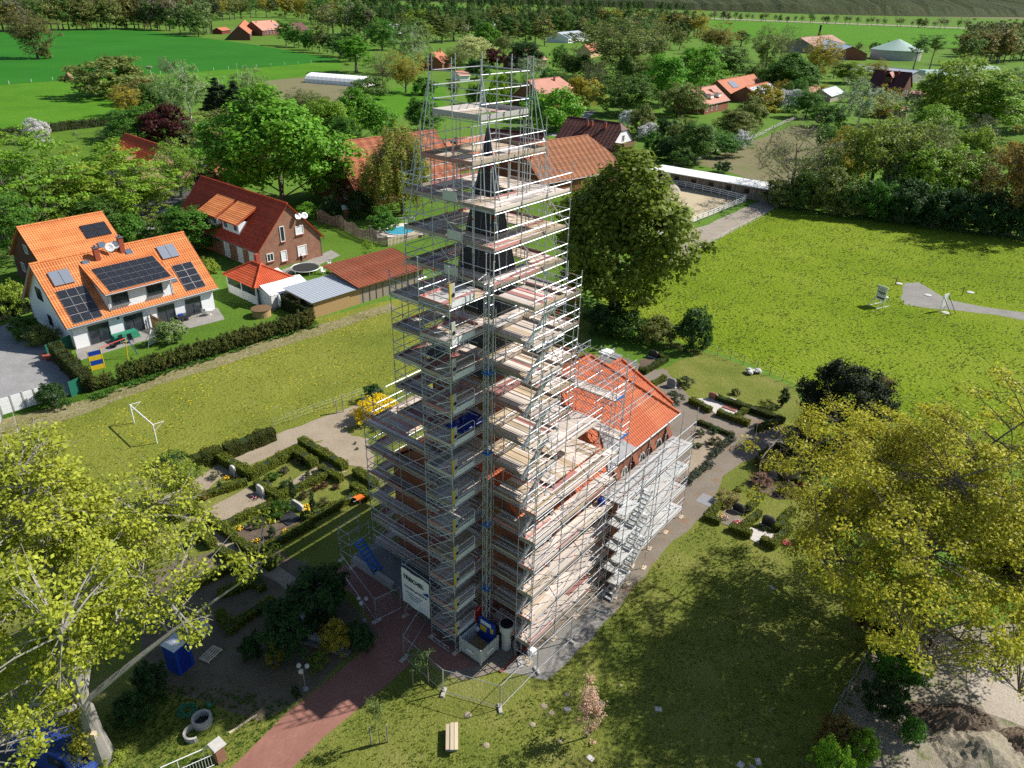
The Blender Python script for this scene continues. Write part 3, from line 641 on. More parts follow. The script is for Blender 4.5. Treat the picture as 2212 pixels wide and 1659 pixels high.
# ------------------------------------------------------------------ scaffolding
class Scaffold:
    """A scaffold of posts, rails, deck boards and braces; each piece is a part until 300 of a kind, the rest is joined."""
    def __init__(s, label): s.root = in_church('scaffold', label, 'scaffold', 'scaffolds round the church'); s.n = {}; s.over = {}; s.rng = random.Random(len(label))
    def cnt(s, k): s.n[k] = s.n.get(k, 0) + 1; return s.n[k] <= 300
    def rail(s, p, q, name='guard_rail', r=.024):
        mat = 'galvanised'
        if s.cnt(name): rod(name, p, q, r, mat, s.root)
        else: s.over.setdefault((name, mat), MB()).tube([p, q], r, 6)
        if s.rng.random() < .16 and s.cnt('colour_band'):
            p = Vector(p); q = Vector(q); t = s.rng.uniform(.05, .9); d = (q - p)
            rod('colour_band', p + d * t, p + d * t + d.normalized() * .16, r + .004, s.rng.choice(['band_red', 'band_red', 'band_blue']), s.root)
    def post(s, x, y, z0, z1, foot=None):
        if s.cnt('post'): 
            key = ('post', round(z0, 1), round(z1, 1))
            if key not in UNIT:
                m = MB(); m.tube([(0, 0, 0), (0, 0, z1 - z0)], .026, 6)
                k = .5
                while k < z1 - z0:
                    m.tube([(0, 0, k), (0, 0, k + .03)], .058, 8, 0); k += 1.0
                k = 1.7
                while k < z1 - z0: m.tube([(0, 0, k), (0, 0, k + .14)], .031, 6, 1 if int(k) % 2 else 2); k += 3.0
                UNIT[key] = m.mesh('post', ['galvanised', 'band_red', 'band_blue'])
            obj('post', UNIT[key], s.root, (x, y, z0))
        if foot:
            board('base_board', (x, y, z0 - .02), (.5, .28, .045), 'wood_pale', s.root, s.rng.uniform(-.3, .3))
    def plank(s, x0, x1, y0, y1, z, along='x', w=.31, pal=None, name='deck_board'):
        pal = pal or s.pal; L = (x1 - x0) if along == 'x' else (y1 - y0); W = (y1 - y0) if along == 'x' else (x1 - x0)
        k = max(1, int(round(W / w))); dw = W / k
        for i in range(k):
            c = (i + .5) * dw; mat = s.rng.choice(pal); zz = z + s.rng.uniform(-.006, .006)
            if along == 'x': ce = ((x0 + x1) / 2, y0 + c, zz); sz = (L - .02, dw - .022, .045)
            else: ce = (x0 + c, (y0 + y1) / 2, zz); sz = (dw - .022, L - .02, .045)
            if s.cnt(name): board(name, ce, sz, mat, s.root)
            else: s.over.setdefault((name, mat), MB()).box(ce, sz)
    def toe(s, p, q, z, mat=None, h=.16, name='toe_board'):
        p = Vector((*p, z + h / 2 + .02)); q = Vector((*q, z + h / 2 + .02)); mat = mat or s.rng.choice(['toe_wood', 'toe_wood', 'toe_wood', 'plank_red', 'plank_pale'])
        if s.cnt(name): beam(name, p, q, .03, h, mat, s.root)
        else: s.over.setdefault((name, mat), MB()).bar(p, q, .03, h)
    pal = ['plank_pale'] * 6 + ['plank_tan'] * 4 + ['plank_grey'] * 2 + ['plank_red']
    def run(s, a, b, inward, z, w=1.05, bays=None, rails=2, toe=True, deck=True, plank_w=.31, ledger=True, toemat=None, inner_rail=False):
        """One storey of one side from a to b (outer line); inward is the unit vector to the wall."""
        a = Vector((*a, z)); b = Vector((*b, z)); inw = Vector((*inward, 0)); L = (b - a).length; k = bays or max(1, int(round(L / 2.57))); d = (b - a) / k
        for i in range(k):
            p = a + d * i; q = a + d * (i + 1)
            if rails:
                for h in ([.5, 1.0] if rails == 2 else [1.0]):
                    s.rail(p + Vector((0, 0, h)), q + Vector((0, 0, h)))
            if inner_rail:
                for h in (.5, 1.0): s.rail(p + inw * w + Vector((0, 0, h)), q + inw * w + Vector((0, 0, h)))
            if ledger:
                s.rail(p + Vector((0, 0, -.09)), q + Vector((0, 0, -.09)), 'ledger'); s.rail(p + inw * w + Vector((0, 0, -.09)), q + inw * w + Vector((0, 0, -.09)), 'ledger')
                s.rail(p + Vector((0, 0, -.06)), p + inw * w + Vector((0, 0, -.06)), 'transom')
            if deck:
                x0, x1 = sorted((p.x, (q + inw * w).x)); y0, y1 = sorted((p.y, (q + inw * w).y))
                if abs(d.x) > abs(d.y): s.plank(x0, x1, y0 + .03, y1 - .03, z, 'x', plank_w)
                else: s.plank(x0 + .03, x1 - .03, y0, y1, z, 'y', plank_w)
            if toe: s.toe((p.x + inw.x * .04, p.y + inw.y * .04), (q.x + inw.x * .04, q.y + inw.y * .04), z, toemat)
        s.rail(b + Vector((0, 0, -.06)), b + inw * w + Vector((0, 0, -.06)), 'transom')
    def brace(s, p, q): s.rail(p, q, 'brace', .024)
    def truss(s, p, q, h=.42, k=None, name='lattice_girder'):
        """A lattice girder hanging h below the line p q; one part."""
        p = Vector(p); q = Vector(q); dn = Vector((0, 0, -h)); m = MB(); k = k or max(2, int((q - p).length / .5)); d = (q - p) / k
        m.tube([p, q], .024, 6); m.tube([p + dn, q + dn], .024, 6)
        for i in range(k):
            m.tube([p + d * i + (dn if i % 2 else dn * 0), p + d * (i + 1) + (dn * 0 if i % 2 else dn)], .015, 5)
        for i in range(0, k + 1, 3): m.tube([p + d * i, p + d * i + dn], .018, 5)
        m.build(name, 'galvanised', s.root)
    def done(s):
        for (name, mat), m in s.over.items():
            o = m.build(name, mat, s.root); o['kind'] = 'stuff'
        return s.root

LV = [1.4 + 2 * k for k in range(16)]
def lv(k): return LV[k]
# --- tower scaffold: rings round tower and spire
S = Scaffold('tall galvanised tube scaffold ringing the church tower and spire with plank decks')
ax0, ax1, ay0, ay1 = -.5, 7.3, -.4, 7.6
bx0, bx1, by0, by1 = .15, 6.65, .3, 6.85
W1 = 1.25
# top cap
fz = 31.4; S.plank(1.25, 5.1, 2.2, 3.2, fz, 'x'); S.plank(1.25, 5.1, 4.1, 5.5, fz, 'x'); S.plank(1.25, 2.7, 3.2, 4.1, fz, 'x'); S.plank(4.2, 5.1, 3.2, 4.1, fz, 'x')
for p, q in (((1.25, 2.2), (5.1, 2.2)), ((5.1, 2.2), (5.1, 5.5)), ((5.1, 5.5), (1.25, 5.5)), ((1.25, 5.5), (1.25, 2.2))):
    S.toe(p, q, fz, 'plank_grey', .26)
    for h in (.75, 1.4, 2.1): S.rail((*p, fz + h), (*q, fz + h))
    S.rail((*p, fz - .1), (*q, fz - .1), 'ledger')
for x, y in ((1.25, 2.2), (5.1, 2.2), (5.1, 5.5), (1.25, 5.5), (2.2, 2.0), (3.3, 2.0), (5.3, 3.6), (1.0, 3.9), (4.6, 2.0), (5.2, 2.1), (1.1, 5.6), (3.2, 5.7)):
    S.post(x, y, 27.4, 34.2)
for x, y in ((1.2, 2.1), (5.15, 2.1), (5.15, 5.6), (1.2, 5.6)):      # raking legs
    sx = -1 if x < 3 else 1; sy = -1 if y < 3 else 1
    S.brace((x, y, 33.4), (x + sx * .35, y + sy * 1.6, 27.4)); S.brace((x, y, 33.4), (x + sx * 1.0, y + sy * .2, 27.5)); S.brace((x, y, 31.3), (x + sx * .6, y + sy * .9, 25.6))
    S.brace((x + sx * .2, y + sy * .9, 29.4), (x + sx * .6, y + sy * 1.9, 23.4)); S.brace((x + sx * .9, y + sy * .3, 29.4), (x + sx * 1.6, y + sy * .9, 23.4))
# storey at 29.4
S.plank(.3, 6.3, 1.9, 3.0, 29.4, 'x'); S.plank(.3, 6.3, 4.4, 5.5, 29.4, 'x'); S.plank(.3, 2.6, 3.0, 4.4, 29.4, 'x'); S.plank(4.2, 6.3, 3.0, 4.4, 29.4, 'x')
for p, q in (((.3, 1.9), (6.3, 1.9)), ((6.3, 1.9), (6.3, 5.5)), ((6.3, 5.5), (.3, 5.5)), ((.3, 5.5), (.3, 1.9))):
    S.toe(p, q, 29.4, None, .2)
    for h in (.5, 1.05): S.rail((*p, 29.4 + h), (*q, 29.4 + h))
    S.rail((*p, 29.3), (*q, 29.3), 'ledger')
for x, y in ((.3, 1.9), (2.3, 1.9), (4.3, 1.9), (6.3, 1.9), (6.3, 3.7), (6.3, 5.5), (3.3, 5.5), (.3, 5.5), (.3, 3.7)): S.post(x, y, 25.0, 31.2)
# storeys 27.4 to 23.4
for k, wd in ((13, 2.2), (12, 1.9), (11, 1.5)):
    z = lv(k)
    S.run((bx0, by0), (bx1, by0), (0, 1), z, wd, 3, toemat='plank_pale' if k == 13 else None); S.run((bx1, by0 + wd), (bx1, by1 - wd), (-1, 0), z, wd, 2)
    S.run((bx1, by1), (bx0, by1), (0, -1), z, wd, 3); S.run((bx0, by1 - wd), (bx0, by0 + wd), (1, 0), z, wd, 2, toemat='toe_wood')
    S.toe((bx0 + .04, by0), (bx0 + .04, by0 + wd), z, 'toe_wood'); S.toe((bx0 + .04, by1 - wd), (bx0 + .04, by1), z, 'toe_wood')
    for h in (.5, 1.0):
        S.rail((bx0, by0, z + h), (bx0, by0 + wd, z + h)); S.rail((bx0, by1 - wd, z + h), (bx0, by1, z + h)); S.rail((bx1, by0, z + h), (bx1, by0 + wd, z + h)); S.rail((bx1, by1 - wd, z + h), (bx1, by1, z + h))
    board('sign_board', (bx0 - .05, by0 + 2.7 + .3 * (k % 2), z + .35), (.02, 1.0, .5), 'hoist_panel', S.root)
nb = [bx0, bx0 + 2.17, bx0 + 4.34, bx1]; nby = [by0, by0 + 2.18, by0 + 4.36, by1]
for x in nb:
    for y in (by0, by1): S.post(x, y, 19.4, 29.0 if x in (bx0, bx1) else 28.7)
for y in nby[1:3]:
    for x in (bx0, bx1): S.post(x, y, 19.4, 28.8)
for x in (1.7, 5.0):
    for y in (1.9, 5.2): S.post(x, y, 21.4, 29.2)
for x, y in ((2.6, 1.5), (3.3, 1.4), (4.2, 1.5), (1.5, 3.0), (1.4, 4.2)): S.post(x, y, 22.0, 30.2)
for k in (11, 12):
    z = lv(k); S.brace((bx0, by1, z), (bx0, nby[2], z + 2)); S.brace((nb[1], by0, z + 2), (nb[2], by0, z)); S.brace((bx1, by0, z), (nb[2], by0, z + 2)); S.brace((bx0, nby[1], z), (bx0, nby[2], z + 2))
# storeys 21.4 to 13.4 all round, lower ones on the front only
nax = [ax0 + i * 2.6 for i in range(4)]; nay = [ay0 + i * 2.6667 for i in range(4)]
for k in range(10, 5, -1):
    z = lv(k)
    S.run((ax0, ay1), (ax0, ay0 + W1), (1, 0), z, W1, 3); S.run((ax0, ay0), (ax1, ay0), (0, 1), z, W1, 3)
    S.run((ax1, ay0 + W1), (ax1, ay1 - W1), (-1, 0), z, W1, 2); S.run((ax1, ay1), (ax0, ay1), (0, -1), z, W1, 3)
    for h in (.5, 1.0): S.rail((ax1, ay0, z + h), (ax1, ay0 + W1, z + h)); S.rail((ax1, ay1 - W1, z + h), (ax1, ay1, z + h))
    S.toe((ax1 - .04, ay0), (ax1 - .04, ay0 + W1), z, 'plank_red')
    if k < 10:
        i = k % 3; S.brace((ax0, nay[3], z), (ax0, nay[2], z + 2)); S.brace((ax0, nay[2], z), (ax0, nay[1], z + 2)); S.brace((nax[i % 2 + 1], ay0, z + 2), (nax[i % 2 + 2], ay0, z))
for k in range(5, -1, -1):
    z = lv(k); S.run((ax0, ay1), (ax0, ay0 + W1), (1, 0), z, .85, 3)
    S.brace((ax0, nay[3], z), (ax0, nay[2], z + 2))
for y in nay: S.post(ax0, y, 0.05, 22.8, True)
for x in nax[1:]: S.post(x, ay0, 9.6, 22.8)
for x in nax[1:]: S.post(x, ay1, 11.0, 22.8)
for y in nay[1:3]: S.post(ax1, y, 11.2, 22.8)
for y in nay: S.post(ax0 + .85, y, 9.0, 21.4)
for x in (ax0 + W1, ax1 - W1):
    for y in (ay0 + W1, ay1 - W1): S.post(x, y, 12.0, 22.6)
S.done()
# --- hoist landing tower
S = Scaffold('narrow scaffold tower of hoist landings in front of the church tower corner')
hx0, hx1, hy0, hy1 = -3.35, -.65, .15, 2.25
for k in range(11, -1, -1):
    z = lv(k)
    S.plank(hx0, hx1, hy0, hy1, z, 'x', .30); S.plank(hx1, hx1 + .3, hy0, hy1, z, 'x', .30)
    for h in (.5, 1.0): S.rail((hx0, hy0, z + h), (hx0, hy1, z + h)); S.rail((hx0, hy1, z + h), (hx1, hy1, z + h))
    S.rail((hx0, hy0, z - .09), (hx1, hy0, z - .09), 'ledger'); S.rail((hx0, hy0, z - .09), (hx0, hy1, z - .09), 'ledger'); S.rail((hx0, hy1, z - .09), (hx1, hy1, z - .09), 'ledger')
    S.toe((hx0 + .03, hy0), (hx0 + .03, hy1), z, 'plank_red' if k in (11, 8, 4) else None); S.toe((hx0, hy1), (hx1, hy1), z, 'plank_red' if k in (11, 9, 7, 3) else None)
    S.toe((hx0 + .12, hy0 - .02), (hx0 + 1.75, hy0 - .02), z, 'toe_white', .34, 'landing_toe_plate')
    S.truss((hx0, hy0 + .02, z - .12), (hx0, hy1, z - .12), .3, 5)
    S.brace((hx0, hy1, z - 1.9), (hx0, hy0, z - .2))
    g = MB()                                             # sliding landing gate: bent tube and a board with a round hole
    g.tube([(hx0 + .2, hy0 - .05, z + .55), (hx0 + 1.75, hy0 - .05, z + .55)], .022); g.tube([(hx0 + .2, hy0 - .05, z + 1.05), (hx0 + 1.62, hy0 - .05, z + 1.05), (hx0 + 1.75, hy0 - .05, z + .92), (hx0 + 1.75, hy0 - .05, z + .05)], .022)
    g.tube([(hx0 + 1.75, hy0 - .3, z + 1.1), (hx0 + 2.6, hy0 - .1, z + 1.15)], .022)
    go = g.build('landing_gate', 'aluminium', S.root)
    for q, (mat, dx, wd) in enumerate((('gate_grey', .12, .26), ('gate_yellow', -.06, .12))):
        if q and k in (9, 10): continue
        board('gate_panel', (hx0 + dx, hy0 - .12, z + .85), (wd, .05, .95), mat, go)
    h = MB(); h.lathe([(.105, 0), (.105, .02)], 12); ho = h.build('gate_hole', 'black', go, loc=(hx0 + .13, hy0 - .146, z + .75)); ho.rotation_euler = (PI / 2, 0, 0)
    for dz in (.35, .95): rod('gate_handle', (hx0 - .02, hy0 - .1, z + dz), (hx0 - .75, hy0 + .35, z + dz - .05), .022, 'aluminium', go)
for x, y in ((hx0, hy0), (hx0, hy1), (hx1, hy0), (hx1, hy1), (hx0 + .02, hy0 + 1.05)):
    S.post(x, y, .05 if y != hy0 + 1.05 else 23.4, 25.6 if y != hy0 + 1.05 else 25.2, y != hy0 + 1.05)
S.truss((hx0, hy0, .75), (hx1, hy0, .75), .5, 6); S.truss((hx0 - .3, hy0 + .3, .5), (hx0 - .3, hy1 - .2, .5), .35, 6)
S.post(hx0 + .1, 4.85, .05, 4.8, True); S.brace((hx0 + .1, 4.85, .6), (hx0, hy1, 2.8)); S.rail((hx0 + .1, 4.85, 4.6), (hx0, hy1, 4.6)); S.rail((hx0 + .1, 4.85, 2.0), (hx0, hy1, 2.0))
S.rail((hx0 + .1, 4.85, 4.4), (ax0, 4.85, 4.4)); S.brace((hx0 + .1, 4.85, .4), (hx0 + 1.4, 4.85, 2.3))
for k in range(12): S.truss((hx1, hy0, lv(k) - .1), (hx1 + .0, hy1, lv(k) - .1), .3, 4) if k % 3 == 0 else None
S.done()
# --- stair scaffold right of the mast
S = Scaffold('scaffold tower with diagonal stair flights right of the hoist mast')
sx0, sx1, sy0, sy1 = -.75, 1.9, -3.05, -.42
S.pal = ['plank_pale'] * 8 + ['plank_tan'] * 5 + ['plank_red']
for k in range(11, -1, -1):
    z = lv(k)
    S.plank(sx0 + .05, sx1, sy0 + .05, sy1, z, 'y', .31)
    for h in (.5, 1.0):
        S.rail((sx0, sy0, z + h), (sx1, sy0, z + h)); S.rail((sx1, sy0, z + h), (sx1, sy1, z + h))
        if h > .6 or k % 2: S.rail((sx0, sy0, z + h), (sx0, sy1, z + h))
    for p, q in (((sx0, sy0), (sx1, sy0)), ((sx0, sy0), (sx0, sy1)), ((sx1, sy0), (sx1, sy1))): S.rail((*p, z - .1), (*q, z - .1), 'ledger')
    S.toe((sx0, sy0 + .03), (sx1, sy0 + .03), z, 'plank_pale' if k != 11 else 'plank_tan'); S.toe((sx0 + .03, sy0), (sx0 + .03, sy1), z, 'toe_wood' if k % 4 else 'plank_red'); S.toe((sx1 - .03, sy0), (sx1 - .03, sy1), z, 'toe_wood')
    S.truss((sx0 + .3, sy0 - .01, z - .05), (sx1, sy0 - .01, z - .05), .28, 5)
    if k < 11:
        beam('stair_stringer', (sx0 - .3, sy0 + .2, z + .1), (sx1 - .5, sy0 + .2, z + 2.0), .12, .3, 'galvanised', S.root); S.brace((sx1, sy0, z), (sx0 + 1.2, sy0, z + 2))
for x in (sx0, sx1): 
    for y in (sy0, sy1): S.post(x, y, .05, 25.3, y == sy0)
S.post(sx0 + .95, sy0, 1.2, 25.3); S.post(sx0, sy0 - .58, .05, 24.6, True); S.post(sx1, sy0 - .58, 9.6, 24.6)
S.done()
# --- nave scaffold, right side
S = Scaffold('scaffold of pale plank decks along the sunlit brick wall of the nave')
S.pal = ['plank_pale'] * 9 + ['plank_tan'] * 3 + ['plank_red']
rx = [-1.0, 1.62, 4.15, 6.72, 7.6]; ry = -3.92; rin = -2.75
for k in range(5, -1, -1):
    z = lv(k)
    S.run((rx[0], ry), (rx[3], ry), (0, 1), z, 1.1, 3, toemat='plank_pale' if k % 2 else None); S.run((rx[3], ry), (rx[4], ry), (0, 1), z, 1.1, 1)
    for h in (.5, 1.0): S.rail((rx[0], ry, z + h), (rx[0], rin, z + h)); S.rail((rx[4], ry, z + h), (rx[4], rin, z + h))
    S.toe((rx[0] + .03, ry), (rx[0] + .03, rin), z, 'plank_red' if k in (5, 1) else None)
    S.brace((rx[k % 3], ry, z), (rx[k % 3 + 1], ry, z + 2)); S.brace((rx[(k + 1) % 3 + 1], ry - .02, z), (rx[(k + 1) % 3], ry - .02, z + 2))
    if k > 0: S.rail((rx[1], ry, z - 1), (rx[2], ry, z - 1), 'ledger')
    S.run((ax0 - .2, sy1), (ax0 - .2, ry + 1.2), (1, 0), z, .9, 1, rails=2)
z = 11.4                                                  # wide deck that bridges to the tower above the eaves
S.plank(.2, 7.3, -2.7, -1.6, z, 'y', .31); S.plank(.2, 7.3, -1.6, -.5, z, 'y', .31); S.plank(2.0, 7.3, -2.6, -.6, 13.4, 'y', .33)
for x in rx:
    S.post(x, ry, .05, 13.2, True); S.post(x, rin, .05, 12.4)
for x in (2.0, 4.6, 7.3):
    S.post(x, -2.6, 9.3, 14.6); 
    for h in (.5, 1.0): S.rail((2.0, -2.6, 13.4 + h), (7.3, -2.6, 13.4 + h)) if x == 2.0 else None
S.toe((2.0, -2.6), (7.3, -2.6), 13.4, 'plank_pale')
for i in range(4): S.rail((rx[i], ry, .5), (rx[i + 1], ry, .5), 'ledger'); S.rail((rx[i], ry, .5), (rx[i], rin, .5), 'transom')
S.done()
# --- facade scaffold, left side
S = Scaffold('scaffold in the shade on the left half of the church front')
for k in range(5, -1, -1):
    z = lv(k); S.run((ax0, 11.0), (ax0, ay1), (1, 0), z, .9, 2)
    S.run((ax0 + .9, 11.0), (12.0, 11.0), (0, -1), z, .9, 4, rails=2)
    for h in (.5, 1.0): S.rail((ax0, 11.0, z + h), (ax0 + .9, 11.0, z + h))
    S.brace((ax0, 11.0, z), (ax0, 9.3, z + 2)); S.brace((ax0, 9.3, z), (ax0, ay1, z + 2)) if k % 2 else None
S.plank(ax0 + .9, 4.5, 8.0, 10.1, 11.4, 'y', .31)
for y in (11.0, 9.3): S.post(ax0, y, .05, 13.6, True); S.post(ax0 + .9, y, .05, 13.4)
for i in range(1, 5): S.post(ax0 + .9 + 2.9 * i, 11.0, .05, 13.6, True); S.post(ax0 + .9 + 2.9 * i, 10.1, .05, 13.4)
for i in range(5): S.rail((ax0, 11.0, 13.2), (ax0 + .9, 11.0, 13.2)) if i == 0 else None
S.rail((ax0 + .9, 11.0, 13.3), (12.0, 11.0, 13.3)); S.rail((ax0, 11.0, 13.3), (ax0, ay1, 13.3))
# little stair and landing by the stone platform
for x, y in ((-2.5, 11.2), (-2.5, 12.4), (-.7, 11.2), (-.7, 12.4)): S.post(x, y, .05, 3.2, True)
for z in (1.0, 2.0, 3.0):
    S.rail((-2.5, 11.2, z), (-2.5, 12.4, z)); S.rail((-2.5, 12.4, z), (-.7, 12.4, z)); S.rail((-2.5, 11.2, z), (-.7, 11.2, z))
m = MB()
for dx in (0, .7): m.bar((-2.3 + dx, 9.0, .55), (-2.3 + dx, 10.9, 2.3), .06, .16)
for q in range(8): m.box((-1.95, 9.1 + q * .25, .62 + q * .22), (.62, .2, .04))
m.build('stair_flight', 'band_blue', S.root)
S.done()
# --- stair scaffold at the rear of the nave
S = Scaffold('light aluminium scaffold with stairs on the rear part of the nave wall')
S.pal = ['perforated_steel', 'perforated_steel', 'perforated_steel', 'plank_grey']
qx = [8.35, 10.92, 13.45, 15.97, 18.5]; qy = -4.22
for k in range(3, -1, -1):
    z = 1.0 + 2 * k
    S.run((qx[0], qy), (qx[4], qy), (0, 1), z, 1.1, 4, plank_w=.36, toemat='toe_white')
    for h in (.5, 1.0): S.rail((qx[4], qy, z + h), (qx[4], qy + 1.1, z + h)); S.rail((qx[0], qy, z + h), (qx[0], qy + 1.1, z + h))
    S.plank(qx[0] - .9, qx[0] + .9, qy - .75, qy, z, 'x', .36); S.toe((qx[0] - .9, qy - .75), (qx[0] + .9, qy - .75), z, 'toe_white')
    S.brace((qx[1 + k % 3], qy, z), (qx[2 + k % 3], qy, z + 2))
    m = MB(); p0 = Vector((qx[0] + .55, qy - .72, z + .03 - 2 * 0)); p1 = Vector((qx[1] + .25, qy - .72, z + 2.0))
    if k < 3:
        for dy in (0, .62): m.bar(p0 + Vector((0, dy, 0)), p1 + Vector((0, dy, 0)), .04, .18)
        for q in range(9): c = p0.lerp(p1, (q + .5) / 9); m.box(c + Vector((0, .31, .02)), (.23, .58, .035))
        m.build('stair_flight', 'aluminium', S.root); rod('stair_rail', p0 + Vector((0, 0, .95)), p1 + Vector((0, 0, .95)), .02, 'aluminium', S.root)
for i, x in enumerate(qx): S.post(x, qy, .05, 10.2, True); S.post(x, qy + 1.1, .05, 9.6)
for x in (qx[0] - .9, qx[0] + .9, qx[1] + .4): S.post(x, qy - .75, .05, 9.8, True)
for z in (8.0, 9.0): S.rail((qx[0], qy, z + .0), (qx[4], qy, z)); 
S.plank(qx[0], qx[4], qy + 1.1, qy + 1.75, 7.0, 'x', .33)
m = MB(); p0 = Vector((qx[0] - 1.6, qy - .75, .02)); p1 = Vector((qx[0] + .2, qy - .75, 1.0))
for dy in (0, .7): m.bar(p0 + Vector((0, dy, 0)), p1 + Vector((0, dy, 0)), .04, .16)
for q in range(5): c = p0.lerp(p1, (q + .5) / 5); m.box(c + Vector((0, .35, .02)), (.25, .66, .035))
m.build('stair_flight', 'aluminium', S.root)
S.done()
# --- light scaffold standing over the nave roof
S = Scaffold('open tube scaffold with lattice girders standing over the nave roof')
S.pal = ['plank_pale'] * 4 + ['plank_red']
for z, x0, x1, y0, y1 in ((13.3, 10.2, 11.2, -1.9, 2.2), (11.2, 9.3, 10.3, -3.0, 1.0)):
    S.plank(x0, x1, y0, y1, z, 'y', .32); S.toe((x0, y0), (x1, y0), z, 'band_blue')
    for h in (.5, 1.0): S.rail((x1, y0, z + h), (x1, y1, z + h)); S.rail((x0, y0, z + h), (x0, y1, z + h)); S.rail((x0, y0, z + h), (x1, y0, z + h))
    S.truss((x0, y0, z - .05), (x0, y1, z - .05), .4, 9); S.truss((x1, y0, z - .05), (x1, y1, z - .05), .4, 9)
for x, y, z0 in ((8.6, -2.5, 9.2), (11.2, -1.9, 9.6), (11.2, 2.2, 12.3), (8.6, .2, 10.9), (10.2, -1.9, 9.6), (9.3, -3.0, 8.0), (10.3, -3.0, 8.0), (8.6, 2.2, 12.3), (11.2, .2, 10.8)): S.post(x, y, z0, 16.4)
for y in (-1.9, .2, 2.2):
    S.truss((7.4, y, 15.6), (13.0 if y > 0 else 12.4, y, 15.6), .45, 12); S.rail((7.4, y, 14.4), (11.6, y, 14.4))
for y in (-2.5, -.9): S.truss((7.4, y, 12.9), (14.2, y, 12.9), .45, 14)
for x in (8.6, 10.2, 11.2): S.rail((x, -2.5, 16.0), (x, 2.2, 16.0)); S.rail((x, -2.5, 14.9), (x, 2.2, 14.9)); S.rail((x, -2.5, 12.4), (x, 1.2, 12.4))
S.brace((7.4, -.4, 12.0), (11.2, -.4, 16.0)); S.brace((7.4, 1.6, 12.6), (11.2, 1.6, 16.0)); S.brace((8.6, -2.5, 10.2), (11.2, -1.9, 13.2)); S.brace((8.6, 2.2, 13.0), (8.6, -2.5, 16.0)); S.brace((11.2, 2.2, 16.0), (11.2, -2.0, 12.6))
S.done()
# --- hoist mast and cage
hoist = in_church('builders_hoist', 'lattice mast hoist with grey cage on the ground before the church tower', 'hoist')
mx, my = -1.25, -.55
m = MB(); hs = .17
for sx in (-1, 1):
    for sy in (-1, 1): m.tube([(mx + sx * hs, my + sy * hs, 0), (mx + sx * hs, my + sy * hs, 24.8)], .03, 6)
for i in range(48):
    z = .3 + i * .51
    for (a, b) in (((-1, -1), (1, -1)), ((1, -1), (1, 1)), ((1, 1), (-1, 1)), ((-1, 1), (-1, -1))):
        p = Vector((mx + a[0] * hs, my + a[1] * hs, z)); q = Vector((mx + b[0] * hs, my + b[1] * hs, z)); u5 = Vector((0, 0, .51))
        m.tube([p, q], .014, 4); m.tube([p + (u5 if i % 2 else u5 * 0), q + (u5 * 0 if i % 2 else u5)], .014, 4)
m.build('mast', 'galvanised', hoist)
for z in (4.4, 9.4, 14.4, 19.4):
    k = MB(); k.tube([(mx, my, z), (-.6, .3, z)], .03); k.tube([(mx + .1, my, z), (-.55, -.42, z)], .03); k.box((mx, my, z), (.5, .5, .08)); k.build('mast_tie', 'band_blue', hoist)
cx0, cx1, cy0, cy1 = -3.1, -1.5, -1.75, .0
board('cage_floor', ((cx0 + cx1) / 2, (cy0 + cy1) / 2, .2), (cx1 - cx0, cy1 - cy0, .08), 'osb', hoist)
for p, q in (((cx0, cy0), (cx1, cy0)), ((cx0, cy0), (cx0, cy1)), ((cx0, cy1), (cx1, cy1))):
    k = MB(); P = Vector((*p, 0)); Q = Vector((*q, 0)); d = (Q - P)
    k.bar(P + Vector((0, 0, .75)), Q + Vector((0, 0, .75)), .03, 1.05)
    for i in range(8):
        c = P + d * ((i + .5) / 8); k.box((c.x, c.y, .75), (.11, .11, 1.0), math.atan2(d.y, d.x))
    k.build('cage_panel', 'hoist_panel', hoist)
    c = (P + Q) / 2
    if q != (cx1, cy1):
        nv = Vector((d.y, -d.x, 0)).normalized(); nv = nv if nv.dot(c - Vector(((cx0 + cx1) / 2, (cy0 + cy1) / 2, 0))) > 0 else -nv
        b = board('name_plate', (c.x + nv.x * .075, c.y + nv.y * .075, .72), (.55, .02, .2), 'white_paint', hoist, math.atan2(d.y, d.x))
for x, y in ((cx0, cy0), (cx1, cy0), (cx0, cy1)): board('cage_post', (x, y, .7), (.09, .09, 1.3), 'hoist_panel', hoist)
board('drive_cover', (cx1 - .02, (cy0 + cy1) / 2, 1.1), (.12, 1.3, 1.9), 'blue_paint', hoist)
board('sticker', (cx1 - .09, (cy0 + cy1) / 2 + .25, 1.25), (.02, .5, .45), 'yellow_paint', hoist); board('sticker', (cx1 - .09, (cy0 + cy1) / 2 - .45, 1.45), (.02, .22, .4), 'yellow_paint', hoist)
board('name_plate', (cx1 - .09, (cy0 + cy1) / 2 + .05, 1.78), (.02, .85, .3), 'white_paint', hoist); board('red_door', (cx1 + .3, cy1 + .1, 1.9), (.7, .05, 1.1), 'red_paint', hoist)
rl = MB(); rl.lathe([(.16, 0), (.16, .12)], 14); ro = rl.build('cable_drum', 'white_paint', hoist, loc=(cx1 - .25, cy1 - .2, 1.0)); ro.rotation_euler = (0, PI / 2, 0)
bk = in_church('chute_bucket', 'round grey steel drum standing beside the hoist cage', 'drum')
k = MB(); k.lathe([(.30, 0), (.32, 1.5), (.46, 1.6), (.48, 2.1)], 18); k.build('drum', 'hoist_panel', bk, loc=(-.95, -2.0, 0)); k = MB(); k.lathe([(.42, 0), (.42, .02)], 18); k.build('drum_mouth', 'black', bk, loc=(-.95, -2.0, 2.1)); board('motor_box', (-.5, -2.1, 1.3), (.4, .4, .5), 'hoist_panel', bk)

